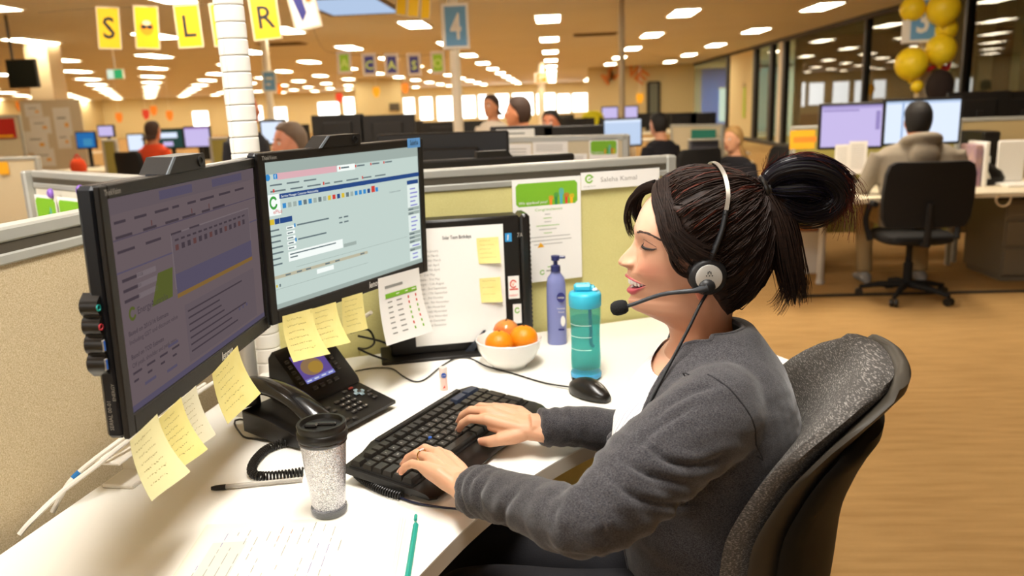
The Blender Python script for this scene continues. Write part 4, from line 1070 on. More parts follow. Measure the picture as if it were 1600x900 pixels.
# handset in its cradle
hp = [(-.222, -.026, .044), (-.224, .010, .066), (-.224, .060, .092), (-.222, .120, .104), (-.218, .180, .098), (-.216, .215, .080)]
hr = [.023, .027, .0245, .0235, .026, .027]
rings = []; P = catmull([MP @ V(p) for p in hp], 6)
g = G(); g.tube(P, [interp(i / (len(P) - 1) * 5, list(range(6)), hr) for i in range(len(P))], 18, True, 0, None, False, .72)
hs = obj('handset', g, mat('glossy black handset', '#131110', .22, coat=.5), tel, 60)
sub('mouthpiece', G().tube([MP @ V((-.222, -.014, .054)), MP @ V((-.222, -.004, .024))], [.022, .020], 18), m_tel, hs)
sub('earpiece', G().tube([MP @ V((-.217, .196, .090)), MP @ V((-.217, .190, .056))], [.024, .021], 18), m_tel, hs)
def coil(path, r, pitch, wr, n=9):
    """coiled cord round a path"""
    pts = []; P = catmull(path, 10); acc = 0; up = V((0, 0, 1))
    for i in range(len(P) - 1):
        d = P[i + 1] - P[i]; L = d.length; t = d.normalized(); s_ = t.cross(up).normalized(); u = s_.cross(t)
        m = max(1, int(L / pitch * n))
        for k in range(m):
            a_ = (acc + L * k / m) / pitch * 2 * math.pi
            pts.append(P[i] + d * (k / m) + (s_ * math.cos(a_) + u * math.sin(a_)) * r)
        acc += L
    return pts
zc = DZ + .009
cp = [at_z(x, y, zc) for x, y in ((462, 690), (440, 693), (415, 703), (397, 722), (394, 738), (408, 744), (440, 742), (475, 737))]
obj('coiled_cord', G().tube(coil(cp, .0072, .0058, .0019), .0019, 5), m_black, tel, 60)
lp = [MP @ V((-.20, .02, .01))] + [at_z(x, y, DZ + .003) for x, y in ((375, 655), (378, 680), (400, 686), (430, 690), (462, 690))]
obj('cord_lead', G().tube(catmull(lp, 5), .0019, 6), m_black, tel)

# ================================================================== KEYBOARD
ka = rad(25); kk = V((math.sin(ka), math.cos(ka), 0)); KB0 = V((-.205, 1.160, DZ + .004))
KL, KD = .428, .200; U = .0228; UY = .0205
MKB = frame(KB0, kk, z=(0, 0, 1)) @ Matrix.Rotation(rad(5.5), 4, 'X')
kb = thing('keyboard', 'black full size keyboard with palm rest under the typing hands', 'keyboard', tuple(KB0 + MKB.to_3x3() @ V((KL / 2, KD / 2, -.004))))
m_kb = mat('keyboard case', '#191613', .4, bump=(900, .08)); m_keycap = mat('key cap', '#2a2723', .32, bump=(900, .06)); m_keyblue = mat('blue grey key', '#2e3648', .4)
pl_ = [(0, .046), (KL, .046), (KL, .188), (KL - .05, .204), (.10, .204), (.06, .192), (0, .186)]
obj('case', G().prism(pl_, 0, .012, MKB), m_kb, kb)
obj('top_strip', G().box((KL * .58, .1965, .013), (KL * .66, .012, .006), .002, MKB), m_kb, kb)
obj('palm_rest', G().loft([[(x, 0 + c, .002), (x, -.002 + c, .006), (x, .006 + c, .0105), (x, .036, .0125), (x, .048, .0120), (x, .048, .002)] for x, c in ((.0, .012), (.01, .003), (.06, 0), (KL - .06, 0), (KL - .01, .003), (KL, .012))], True, True, 0, MKB), mat('palm rest plastic', '#171412', .3), kb)
obj('key_bed', G().box((KL / 2, .112, .0125), (KL - .012, .132, .003), .001, MKB), m_key_hl, kb)
_km = {}
def keymesh(w, d, blue=False):
    k = (round(w, 4), round(d, 4), blue)
    if k not in _km:
        g = G(); hw, hd = w / 2, d / 2; i1, i2 = .0003, .0024
        R = lambda ww, dd, z, dy=0: [(-ww, -dd + dy, z), (ww, -dd + dy, z), (ww, dd + dy, z), (-ww, dd + dy, z)]
        g.loft([R(hw - i1, hd - i1, 0), R(hw - .0008, hd - .0008, .003), R(hw - i2, hd - i2, .0082, .0006), R(hw - i2 - .0006, hd - i2 - .0006, .0086, .0006)])
        me = mesh_of(g, 'key'); finish(me, m_keyblue if blue else m_keycap, 30); _km[k] = me
    return _km[k]
leg = G()
def put_key(x, y, wu, du=1, blue=False, ch=None):
    me = keymesh(wu * U - .0008, du * UY - .0008, blue)
    o = bpy.data.objects.new('key', me); COL.objects.link(o); o.parent = kb
    o.matrix_parent_inverse = ORIG[kb.name].inverted()
    o.matrix_basis = MKB @ Matrix.Translation((x + wu * U / 2, y + du * UY / 2, .0138))
    if ch: leg.text(ch, x + wu * U / 2 - .0035, y + du * UY / 2 - .001, .0055, 0, MKB @ Matrix.Translation((0, 0, .0138 + .0087)), 1)
X0, Y0 = .008, .0505
rows = [
    (0, [(1.25, ''), (1.25, ''), (1.25, ''), (5.5, ''), (1.25, ''), (1.25, ''), (1.75, '')]),
    (1, [(1.75, '')] + [(1, c) for c in 'ZXCVBNM,./'] + [(1.75, '')]),
    (2, [(1.5, '')] + [(1, c) for c in "ASDFGHJKL;"] + [(2.0, '')]),
    (3, [(1.25, '')] + [(1, c) for c in 'QWERTYUIOP['] + [(1.25, '')]),
    (4, [(1, c) for c in '1234567890-='] + [(1.5, '')])]
for r, ks in rows:
    x = X0
    for w, ch in ks: put_key(x, Y0 + r * UY, w, 1, False, ch or None); x += w * U
yF = Y0 + 5 * UY + .004
put_key(X0, yF, 1)
for bx_ in (1.5, 5.3, 9.1):
    for k in range(4 if bx_ < 9 else 5): put_key(X0 + (bx_ + k * .88) * U, yF, .88)
xp = X0 + 13.5 * U + .006
for r in range(5):
    for k in range(4):
        if (k == 3 and r in (0, 2)) or (r == 0 and k == 1): continue
        if k == 3 and r in (1, 3): put_key(xp + 3 * U, Y0 + (r - 1) * UY, 1, 2); continue
        if r == 0 and k == 0: put_key(xp, Y0, 2); continue
        put_key(xp + k * U, Y0 + r * UY, 1)
put_key(xp, yF, 1.9, 1, True); put_key(xp + 2 * U, yF, 1.9, 1, True)
obj('key_legends', leg, m_white_txt, kb, None, False)
obj('lettering', G().text('lenovo', KL - .10, .1915, .012, 0, MKB @ Matrix.Translation((0, 0, .0162)), 1, 'LEFT', .030), m_grey_txt, kb, None, False)
obj('pointing_stick', G().lathe([(.004, 0), (.0035, .010), (0, .0105)], 12, MKB @ Matrix.Translation((X0 + 6.4 * U, Y0 + 3.0 * UY, .0138))), mat('blue cap', '#2f5fb8', .5), kb)
# ================================================================== WOMAN AT THE DESK
H0 = at_d(1080, 390, 1.25)
_v = V((H0.x, H0.y, 0)).normalized(); _pl = V((-_v.y, _v.x, 0)); UP = V((0, 0, 1))
HF = (_pl * math.cos(rad(11)) - _v * math.sin(rad(11))).normalized(); HL = UP.cross(HF)
def Hp(a, l, u): return H0 + (HF * a + HL * l + UP * u) * .001
woman = thing('person', 'woman in a grey cardigan with a headset typing at the white desk', 'person', (.25, 1.19, 0))
# ---- profile tables (millimetres, head frame: a forward, l to her left, u up)
AFu = [-225, -205, -185, -165, -146, -130, -120, -113, -107, -99, -94, -86, -78, -70, -64, -58, -50, -44, -36, -30, -26, -15, 0, 10, 19, 30, 38, 53, 75, 85, 100, 110, 116, 118]
AFa = [84, 66, 50, 37, 31, 33, 38, 48, 61, 78, 89, 97, 98.5, 94.5, 96, 97.5, 98, 99, 100, 99, 97, 92, 87.5, 85.5, 85.5, 87, 86.5, 82, 71, 62, 45, 25, 5, -8]
ABu = [-225, -185, -160, -140, -110, -80, -50, -20, 20, 60, 90, 105, 114, 118]
ABa = [-95, -85, -76, -68, -64, -70, -84, -98, -104, -97, -76, -52, -28, -12]
WWu = [-225, -205, -185, -165, -146, -125, -110, -95, -80, -60, -40, -20, 0, 20, 50, 80, 100, 110, 116, 118]
WWl = [150, 130, 100, 72, 60, 56, 57, 59, 61, 64, 67, 70, 73, 75, 74, 64, 47, 33, 15, 3]
ACu = [-225, -140, -110, -80, -40, 0, 60, 118]; ACa = [-10, -18, -18, -14, -12, -10, -14, -10]
PPu = [-225, -130, -112, -98, -85, -60, -30, 0, 30, 60, 118]; PPp = [1.0, 1.0, 1.1, 1.38, 1.45, 1.36, 1.10, .88, .82, .86, 1.0]
DNu = [-30, -27.5, -25, -22.5, -20, -15, -9, 2, 12, 20, 32, 45]; DNa = [0, 1.5, 6, 13, 18.5, 21.5, 20, 13, 6, 2.5, .8, 0]
SNu = [-28, -20, -14, -4, 10, 26, 45]; SNs = [13, 13.0, 12.5, 9.5, 7.5, 9, 12]
def gs(x, s): return math.exp(-(x / s) ** 2)
def lips(l):
    x = min(abs(l) / 35, 1.0)
    cup = 1.2 * gs(abs(l) - 6, 4)
    return (-36.0 + cup - 10.5 * x ** 1.7, -41.5 - 6.0 * x ** 2, -57.5 + 9.5 * x ** 2.2, -68.5 + 20.5 * x ** 2)
def detail(l, u):
    """relief of the face added along a"""
    al = abs(l); d = interp(u, DNu, DNa) * math.exp(-(al / interp(u, SNu, SNs)) ** 2.3) if -30 < u < 45 else 0
    d += 9.5 * gs(u + 17, 6.0) * gs(al - 13.5, 5.0) - 2.5 * gs(u + 15, 8) * gs(al - 22, 3.5) - 1.5 * gs(u + 27, 3) * gs(al - 9, 5)                    # nostril wings
    d += -6.5 * gs(u - 17, 9) * gs(al - 25, 10) + 4.4 * gs(u - 14, 7) * gs(al - 36, 10) + 2.8 * gs(u - 33, 6.5) * gs(al - 30, 18)
    d += 5.0 * gs(u + 20, 15) * gs(al - 40, 15) - 1.6 * gs(u + 36 - (al - 30) * -.6, 6) * gs(al - 31, 5)
    if al < 35 and -72 < u < -32:
        a_, b_, c_, e_ = lips(l)
        if b_ <= u <= a_: d += 3.4 * math.sin(math.pi * (u - b_) / max(a_ - b_, .1)) ** .8
        elif e_ <= u <= c_: d += 4.2 * math.sin(math.pi * (u - e_) / max(c_ - e_, .1)) ** .8
        elif c_ < u < b_:
            t = min((u - c_), (b_ - u)) / 1.6
            d -= 11 * min(1, t)
    return d
def ring_pt(u, phi):
    af, ab, w, ac, p = interp(u, AFu, AFa), interp(u, ABu, ABa), interp(u, WWu, WWl), interp(u, ACu, ACa), interp(u, PPu, PPp)
    c, s = math.cos(phi), math.sin(phi)
    pp = p if c > 0 else 1.0 + (p - 1) * max(0, 1 + c * 3)
    l = w * math.copysign(abs(s) ** pp, s)
    a = ac + (af - ac) * c if c > 0 else ac + (ac - ab) * c
    return a, l, c
def face_a(l, u, det=True):
    af, w, ac, p = interp(u, AFu, AFa), interp(u, WWu, WWl), interp(u, ACu, ACa), interp(u, PPu, PPp)
    s = min((abs(l) / w) ** (1 / p), 1); c = math.sqrt(max(0, 1 - s * s))
    return ac + (af - ac) * c + (detail(l, u) if det else 0)
us = [118, 117, 115, 112] + list(np.arange(108, 46, -4)) + list(np.arange(46, -104, -1.25)) + list(np.arange(-104, -226, -4))
NPH = 150; rings = []; cols = []
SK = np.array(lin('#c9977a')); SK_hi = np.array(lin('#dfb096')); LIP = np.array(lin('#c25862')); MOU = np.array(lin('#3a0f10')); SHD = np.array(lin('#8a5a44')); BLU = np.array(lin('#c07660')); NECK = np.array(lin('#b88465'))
for u in us:
    rr = []
    for k in range(NPH):
        t = k / NPH; ph = 2 * math.pi * t - .62 * math.sin(2 * math.pi * t)
        a, l, c = ring_pt(u, ph)
        col = SK * 1.0
        if c > 0:
            a += detail(l, u) * min(1, c * 3); al = abs(l)
            if -32 < u < 2 and al > 4: l += math.copysign(3.8 * gs(u + 17, 6) * gs(a - 100, 7.5) * min(1, (al - 4) / 4), l)
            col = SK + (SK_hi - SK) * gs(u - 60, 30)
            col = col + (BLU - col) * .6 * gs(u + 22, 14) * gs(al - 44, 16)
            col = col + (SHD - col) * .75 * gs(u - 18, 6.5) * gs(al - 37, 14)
            if al < 35 and -72 < u < -32:
                q = lips(l)
                if q[1] - .6 <= u <= q[0] or q[3] <= u <= q[2] + .6: col = LIP
                elif q[2] < u < q[1]: col = MOU
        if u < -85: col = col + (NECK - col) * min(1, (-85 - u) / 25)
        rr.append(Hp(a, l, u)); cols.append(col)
    rings.append(rr)
body_g = G(); body_g.loft(rings, True, True)
ncol_head = len(cols)
# ear and lobe
eg = G()
for s_ in (1, -1):
    e0 = len(eg.v)
    eg.sphere((0, 0, 0), 1, 18, 12)
    for i in range(e0, len(eg.v)):
        x, y, z = eg.v[i]; rim = .55 + .45 * (x * x + z * z)
        eg.v[i] = tuple(Hp(-2 + x * 16 * (1 - .25 * (z < 0) * -z) , s_ * (71 + y * 7 * rim), -33 + z * 33))
# ---- hands
def hand(M, side, g, splay=0., drop=1.0):
    """M: wrist frame (x to the fingertips, z up); side: +1 thumb on +y"""
    K = [(.084, .026, .010, .066), (.089, .007, .014, .074), (.083, -.013, .011, .069), (.072, -.031, .004, .053)]
    fr = [.0088, .0090, .0085, .0075]
    tips = []
    for i, (x, y, z, L) in enumerate(K):
        k = V((x, y * side, z)); ang = [rad(-8 - 5 * i * .3) * drop, rad(-42) * drop, rad(-66) * drop]; yaw = rad((8, 2, -4, -11)[i]) * side
        pts = [V((.012, y * .55 * side, .0)), V((x * .55, y * .85 * side, .006)), k]; rs = [.0125, .0125, fr[i] * 1.22]; p = k
        for j, q in enumerate((.46, .30, .24)):
            d = V((math.cos(ang[j]) * math.cos(yaw), math.cos(ang[j]) * math.sin(yaw), math.sin(ang[j])))
            mid = p + d * (L * q * .5); p = p + d * (L * q)
            pts += [mid, p]; rs += [fr[i] * (.98, .90, .84)[j], fr[i] * (1.0, .90, .66)[j]]
        tips.append((M @ p, (M.to_3x3() @ d).normalized(), (M.to_3x3() @ V((0, 0, 1)))))
        g.tube([M @ q for q in pts], rs, 12)
        g.sphere(tuple(M @ p), fr[i] * .68, 10, 8); g.sphere(tuple(M @ (pts[2] + V((0, 0, .0)))), fr[i] * 1.2, 10, 8)
    th = [(.006, .012, -.004), (.026, .030, -.008), (.050, .046, -.012), (.066, .050, -.018), (.082, .047, -.024)]
    tp = [M @ V((x, y * side, z)) for x, y, z in th]
    g.tube(tp, [.014, .0145, .0115, .0105, .0078], 12); g.sphere(tuple(tp[-1]), .0080, 10, 8)
    tips.append((tp[-1], (tp[-1] - tp[-2]).normalized(), M.to_3x3() @ V((0, .3 * side, 1))))
    g.loft([[M @ V((x, yy * side * w, zz * h - .002)) for yy, zz in [(math.cos(a), math.sin(a)) for a in np.linspace(0, 2 * math.pi, 14, endpoint=False)]] for x, w, h in ((-.03, .026, .019), (0, .028, .019), (.03, .034, .019), (.06, .037, .0165), (.078, .036, .013))])
    return tips
def hframe(w, t):
    x = V((t[0] - w[0], t[1] - w[1], 0)).normalized()
    return frame(w, x, z=UP)
WL = V((-.148, 1.120, .834)); ML_h = hframe(WL, (-.258, 1.232)) @ Matrix.Rotation(rad(-7), 4, 'Y') @ Matrix.Rotation(rad(14), 4, 'X')
WR = V((-.050, 1.352, .832)); MR_h = hframe(WR, (-.190, 1.402)) @ Matrix.Rotation(rad(-7), 4, 'Y') @ Matrix.Rotation(rad(-10), 4, 'X')
hg = G(); tipsL = hand(ML_h, -1, hg); tipsR = hand(MR_h, 1, hg)
ELB_L = V((.034, .918, .890)); ELB_R = V((.125, 1.390, .808))
for W_, E_ in ((WL, ELB_L), (WR, ELB_R)):
    hg.tube([W_ + (W_ - E_).normalized() * .01, W_ + (E_ - W_) * .25, E_], [.0245, .028, .036], 14)
hm = remesh(hg, .0019, 5)
em = remesh(eg, .0025, 4)
# hidden trunk and legs of the body, so that the figure is whole beneath the clothes
BF = V((-.9976, .0698, 0)); BL_ = UP.cross(BF)
def Bp(c, f, l): return c + BF * f + BL_ * l
spine = [(.45, (.275, 1.185)), (.58, (.270, 1.188)), (.70, (.255, 1.192)), (.80, (.242, 1.196)), (.88, (.235, 1.198)), (.95, (.230, 1.202)), (1.00, (.228, 1.205)), (1.05, (.226, 1.207)), (1.08, (.226, 1.207))]
def spn(z): return V((interp(z, [s_[0] for s_ in spine], [s_[1][0] for s_ in spine]), interp(z, [s_[0] for s_ in spine], [s_[1][1] for s_ in spine]), z))
TZ = [.50, .58, .66, .72, .80, .85, .89, .93, .965, 1.00, 1.03, 1.055]
THW = [.19, .192, .178, .166, .158, .162, .168, .174, .176, .164, .115, .062]
TFR = [.14, .145, .145, .148, .156, .164, .160, .142, .116, .082, .052, .036]
TBK = [.13, .135, .128, .122, .120, .121, .122, .120, .113, .100, .080, .062]
def torso(off, zs, n=40, taper=1.0):
    R = []
    for z in zs:
        hw, f, b = interp(z, TZ, THW) + off, interp(z, TZ, TFR) + off, interp(z, TZ, TBK) + off; c = spn(z); r = []
        for k in range(n):
            t = 2 * math.pi * k / n; cs, sn = math.cos(t), math.sin(t)
            fl = (f if cs > 0 else b) * math.copysign(abs(cs) ** .9, cs)
            r.append(Bp(c, fl, hw * math.copysign(abs(sn) ** .88, sn)))
        R.append(r)
    return R
tg = G(); tg.loft(torso(-.012, [.50, .58, .66, .72, .80, .86, .92, .965, 1.0]))
allm = bmesh.new()
cl = allm.verts.layers.float_color.new('skin')
def push(g_or_me, colf):
    me = g_or_me if isinstance(g_or_me, bpy.types.Mesh) else mesh_of(g_or_me)
    n0 = len(allm.verts); allm.from_mesh(me); allm.verts.ensure_lookup_table()
    L_ = allm.verts.layers.float_color['skin']
    for i in range(n0, len(allm.verts)): allm.verts[i][L_] = tuple(colf(i - n0, allm.verts[i].co)) + (1,)
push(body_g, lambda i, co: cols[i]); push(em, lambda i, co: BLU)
HND = np.array(lin('#d3a180'))
def handcol(i, co):
    d = min((co - t[0]).length for t in tipsL + tipsR)
    return HND + (np.array(lin('#d28c70')) - HND) * (.8 * math.exp(-(d / .012) ** 2))
push(hm, handcol); push(tg, lambda i, co: SK)
bm_me = bpy.data.meshes.new('body'); allm.to_mesh(bm_me); allm.free()
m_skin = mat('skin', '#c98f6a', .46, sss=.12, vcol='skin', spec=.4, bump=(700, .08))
body = obj('body', bm_me, m_skin, woman, 180)
# nails, teeth, lashes and brows
ng = G()
for (p, d, upv) in tipsL + tipsR:
    nrm = (upv - d * upv.dot(d)).normalized(); sd = d.cross(nrm)
    c = p + nrm * .0052 - d * .0015
    ng.loft([[c + d * x + sd * (.0045 * w * math.cos(a)) + nrm * (.0016 * math.sin(a)) for a in np.linspace(0, math.pi, 7)] + [c + d * x - nrm * .001] for x, w in ((-.005, .8), (0, 1), (.0045, .95), (.007, .6))])
sub('nails', ng, mat('pale nail', '#ecc3ad', .2, coat=.3), body, 60)
tt = G()
for s_ in (1, -1):
    for (lc, w, h) in ((4.1, 8.0, 11.5), (11.8, 7.0, 10.5), (18.4, 6.2, 10.5), (24.2, 5.4, 9.0), (29.0, 4.4, 6.0)):
        l = lc * s_; a_, b_, c_, e_ = lips(l)
        A = face_a(l, (b_ + c_) / 2, False) - 1.0
        dl_ = 1.5; n2 = math.atan2(face_a(l + s_ * dl_, -49, False) - face_a(l, -49, False), dl_) * s_
        M_ = frame(Hp(A, l, b_ + 1.5 - h / 2), HL * math.cos(n2) + HF * math.sin(n2), y=UP)
        tt.box((0, 0, -.0015), (w * .00097, h * .001, .005), .0016, M_)
sub('teeth', tt, mat('tooth enamel', '#f6f1e8', .15, coat=.3), body, 60)
for s_ in (1, -1):
    tg2 = G()
    P = [Hp(face_a(l * s_, u) + .6, l * s_, u) for l, u in ((26, 17.5), (29, 15.5), (33, 13.5), (38, 12), (43, 11), (48, 11), (53, 12.5))]
    tg2.tube(catmull(P, 4), [.0006 + .0016 * math.sin(math.pi * (i / 24) ** .8) for i in range(25)], 6)
    for k in range(13):
        l = 26 + k * 2.1; u = interp(l, [23, 28, 33, 38, 43, 48, 53], [19, 16, 13.5, 12, 11, 11, 12.5]); a = face_a(l * s_, u)
        tg2.tube([Hp(a, l * s_, u), Hp(a + 3.2, (l + .8) * s_, u - 2.2), Hp(a + 5.6, (l + 2.0) * s_, u - 2.6)], [.0004, .0003, .0001], 4)
    P = [Hp(face_a(l * s_, u) + .3, l * s_, u) for l, u in ((31, 23.5), (35, 24.2), (40, 23), (46, 20), (53, 15))]
    tg2.tube(catmull(P, 4), [.0003] * 17, 4)
    sub('eyelashes', tg2, mat('lash black', '#120c0a', .6), body, 60)
for s_ in (1, -1):
    bg_ = G()
    for k in range(84):
        t = k / 83; l = 20 + t * 37; u = interp(l, [20, 27, 38, 47, 57], [33.5, 35.5, 36, 33, 26]) + rnd.uniform(-1.9, 1.9) * (1 - .7 * t); a = face_a(l * s_, u)
        bg_.tube([Hp(a + .2, l * s_, u), Hp(face_a((l + 3) * s_, u + 1) + .9, (l + 3) * s_, u + .8 - 1.5 * t), Hp(face_a((l + 6) * s_, u + .5) + .6, (l + 6) * s_, u + .6 - 3.5 * t)], [.0005, .0005, .0002], 4)
    sub('eyebrow', bg_, mat('brow hair', '#3a281e', .7), body, 60)
# ---- ring and necklace
tR = ML_h @ V((.101, -.0135 * -1, .0085)); dR = (ML_h.to_3x3() @ V((math.cos(rad(-12)), 0, math.sin(rad(-12))))).normalized()
Mr = frame(tR, dR.orthogonal(), z=dR)
rg = obj('finger_ring', G().tube([Mr @ V((.0092 * math.cos(a), .0092 * math.sin(a), 0)) for a in np.linspace(0, 2 * math.pi, 24, endpoint=False)], .0011, 6, False, 0, None, True), mat('gold', '#e2c07a', .2, 1), woman)
sub('stones', G().sphere(tuple(tR + UP * .0098), .0016, 8, 6).sphere(tuple(tR + UP * .0095 + dR.cross(UP) * .003), .0014, 8, 6).sphere(tuple(tR + UP * .0095 - dR.cross(UP) * .003), .0014, 8, 6), mat('diamond white', '#f4f4f8', .05, .3), rg)

# ---- hair
def mkhair(name, a, b, rough=.36):
    m = mat(name, a, rough, spec=.3, var=(60, b, .25, (1, 1, 6))); return m
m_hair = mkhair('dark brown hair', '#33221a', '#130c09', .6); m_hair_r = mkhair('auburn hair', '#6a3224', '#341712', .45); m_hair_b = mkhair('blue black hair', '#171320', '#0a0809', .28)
HBu = [-98, -80, -50, -20, 20, 60, 92, 108, 118, 125, 127]; HBa = [-62, -86, -112, -121, -121, -113, -101, -84, -60, -30, -5]
HFu = [80, 95, 105, 114, 121, 125, 127]; HFa = [60, 54, 47, 36, 22, 10, 0]
HWu = [-98, -80, -40, 0, 40, 70, 90, 105, 115, 122, 127]; HWl = [60, 68, 78, 84, 85, 80, 69, 55, 40, 24, 4]
AHu = [-98, -75, -45, -20, 0, 20, 40, 60, 80]; AHa = [-48, -30, -10, 4, 14, 26, 34, 42, 58]
def hair_surf(u, ph):
    """outer hair shell; ph measured from the front"""
    w = interp(u, HWu, HWl); ab = interp(u, HBu, HBa); af = interp(u, HFu, HFa) if u >= 80 else 92; ac = -12
    c, s = math.cos(ph), math.sin(ph)
    return (ac + (af - ac) * c if c > 0 else ac + (ac - ab) * c), w * math.copysign(abs(s) ** .92, s)
NH = 72; hr_rings = []
for u in list(np.arange(127, 79, -3)) + list(np.arange(80, -99, -3.5)):
    if u >= 80: p0 = 0.0
    else:
        ah = interp(u, AHu, AHa); p0 = 0
        for k in range(400):
            p0 = k / 400 * math.pi * .8
            if hair_surf(u, p0)[0] <= ah: break
    rr = []
    for k in range(NH + 1):
        ph = p0 + (2 * math.pi - 2 * p0) * k / NH; a, l = hair_surf(u, ph)
        wob = 1 + .012 * math.sin(a * .22 + u * .09) + .010 * math.sin(u * .31 + l * .13 + a * .05)
        a, l = (a + 12) * wob - 12, l * wob
        e = min(k, NH - k)
        if u < 80 and e < 3: l *= (.80, .90, .97)[e]
        rr.append(Hp(a, l, u))
    hr_rings.append(rr)
hg2 = G(); hg2.loft(hr_rings, False, False)
n_ = NH + 1; hg2.add([p for p in hr_rings[0]], [tuple(range(n_))])
cap_me = mesh_of(hg2, 'hair')
bv = BVHTree.FromPolygons(hg2.v, hg2.f)
TIE = Hp(-110, 6, 92)
strandG = {0: G(), 1: G(), 2: G()}
HC = Hp(-12, 0, 25)
def shell_at(d, lift):
    hit = bv.ray_cast(HC, d)
    hits = None; o = HC
    for _ in range(4):
        h = bv.ray_cast(o, d)
        if h[0] is None: break
        hits = h[0]; o = h[0] + d * .002
    if hits is None: return HC + d * (.1 + lift)
    return hits + d * lift
def slerp(a, b, t):
    a = a.normalized(); b = b.normalized(); w = math.acos(max(-1, min(1, a.dot(b))))
    return a if w < 1e-4 else (a * math.sin((1 - t) * w) + b * math.sin(t * w)) / math.sin(w)
rh = random.Random(21)
def strand(st, en, n=9, lift=(.001, .004), r=.0007, mi=0, bend=0):
    a, b = (st - HC), (en - HC); pts = []
    ph = rh.uniform(0, 6.28); am = rh.uniform(0, .0022); lf = rh.uniform(*lift)
    for i in range(n):
        t = i / (n - 1); d = slerp(a, b, t)
        if bend: d = (d + V((0, 0, -bend * math.sin(math.pi * t)))).normalized()
        p = shell_at(d, lf + am * math.sin(ph + t * 9) - .003 * (t < .06))
        pts.append(p)
    pts[-1] = en + (pts[-1] - en) * .3
    strandG[mi].tube(pts, [r * (.7 + .3 * math.sin(math.pi * min(1, .15 + i / n))) for i in range(n)], 3, False)
for k in range(1150):      # from the forehead and temples back to the tie
    q = rh.random()
    if q < .50:
        l = rh.uniform(-62, 62); u = 84 - abs(l) * .10 + rh.uniform(-3, 34); a = 56 - abs(l) * .25 - max(0, u - 84) * .9
    elif q < .80:
        u = rh.uniform(-40, 78); a = interp(u, AHu, AHa) - rh.uniform(2, 45); l = 84 if rh.random() < .75 else -84
    else:
        u = rh.uniform(-92, -35); a = rh.uniform(-100, -20); l = rh.choice((1, 1, -1)) * rh.uniform(30, 70)
    strand(Hp(a, l, u), TIE + V((rh.uniform(-.006, .006), rh.uniform(-.010, .010), rh.uniform(-.014, .012))), 10, (.0008, .0045), rh.uniform(.0006, .0013), 1 if (rh.random() < .14 and u > 20) else 0)
def bundle(guide, n, rad_fn, r, mi, seed, core=.8, wild=.0, k=6, tipspread=0, coreG=None):
    rr = random.Random(seed); P = catmull(guide, k); m = len(P)
    fr = []; up = V((0, 0, 1))
    for i in range(m):
        t = (P[min(i + 1, m - 1)] - P[max(i - 1, 0)]).normalized(); up = (up - t * up.dot(t))
        if up.length < 1e-5: up = t.orthogonal()
        up.normalize(); fr.append((up.copy(), t.cross(up)))
    if core and coreG is not None: coreG.tube(P, [max(rad_fn(i / (m - 1)) * core * min(1, (1 - i / (m - 1)) * 3.2), .0004) for i in range(m)], 14)
    for s_ in range(n):
        al = rr.uniform(0, 6.28); q = math.sqrt(rr.uniform(.35, 1)); tw = rr.uniform(-.6, .6); ph = rr.uniform(0, 6.28); am = rr.uniform(0, wild); e = rr.uniform(.82, 1.0); sp = rr.gauss(0, 1)
        mm = max(4, int(m * e)); pts = []
        for i in range(mm):
            t = i / (m - 1); R_ = rad_fn(t) * q + am * t * (.5 + .5 * math.sin(ph + t * 7)) + tipspread * t * t * abs(sp) * .5
            an = al + tw * t
            pts.append(P[i] + fr[i][0] * (R_ * math.sin(an)) + fr[i][1] * (R_ * math.cos(an)))
        strandG[mi].tube(pts, [r * (1 - .75 * (i / mm) ** 2) for i in range(mm)], 3, False)
coreb = G()
# folded loop of the half bun
loop = [TIE, Hp(-126, 8, 108), Hp(-156, 12, 114), Hp(-190, 10, 104), Hp(-206, 6, 84), Hp(-192, 4, 66), Hp(-164, 8, 60), Hp(-136, 10, 70), Hp(-116, 6, 84)]
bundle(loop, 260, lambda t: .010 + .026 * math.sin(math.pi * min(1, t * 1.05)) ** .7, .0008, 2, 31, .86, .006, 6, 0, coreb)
bundle([TIE, Hp(-135, 18, 92), Hp(-165, 24, 92), Hp(-195, 18, 82), Hp(-205, 8, 70)], 120, lambda t: .010 + .012 * math.sin(math.pi * t), .0007, 2, 32, .8, .008, 6, .006, coreb)
# auburn ends fanning out over the top and down the far right
for k in range(9):
    f = k / 8
    bundle([TIE + V((0, 0, .004)), Hp(-130, 10, 118 + 6 * f), Hp(-165, 14, 133 - 10 * f), Hp(-200 - 6 * f, 10, 118 - 34 * f), Hp(-222 - 4 * f, 6, 92 - 50 * f), Hp(-228 + 8 * f, 4, 62 - 55 * f)], 40, lambda t: .006 + .012 * t, .0007, 1, 40 + k, 0, .018, 5, .020)
for k in range(60):    # loose spikes above the tie
    x = rh.uniform(-150, -104); strandG[1].tube(catmull([TIE, Hp(x, 8, 118), Hp(x - rh.uniform(-4, 26), 10, 136 + rh.uniform(-8, 14))], 5), [.0006 * (1 - i / 12) + .0001 for i in range(11)], 3, False)
# hanging tail
bundle([TIE + V((0, 0, -.004)), Hp(-124, 10, 62), Hp(-136, 14, 25), Hp(-146, 14, -18), Hp(-156, 12, -58), Hp(-162, 8, -92)], 330, lambda t: .010 + .013 * math.sin(math.pi * min(1, .15 + t * .85)), .0008, 0, 61, .8, .006, 6, .012, coreb)
bundle([Hp(-126, 10, 55), Hp(-144, 14, -5), Hp(-150, 10, -50), Hp(-140, 6, -88), Hp(-128, 4, -104)], 40, lambda t: .006 + .006 * t, .0006, 0, 62, 0, .006, 5, .012)
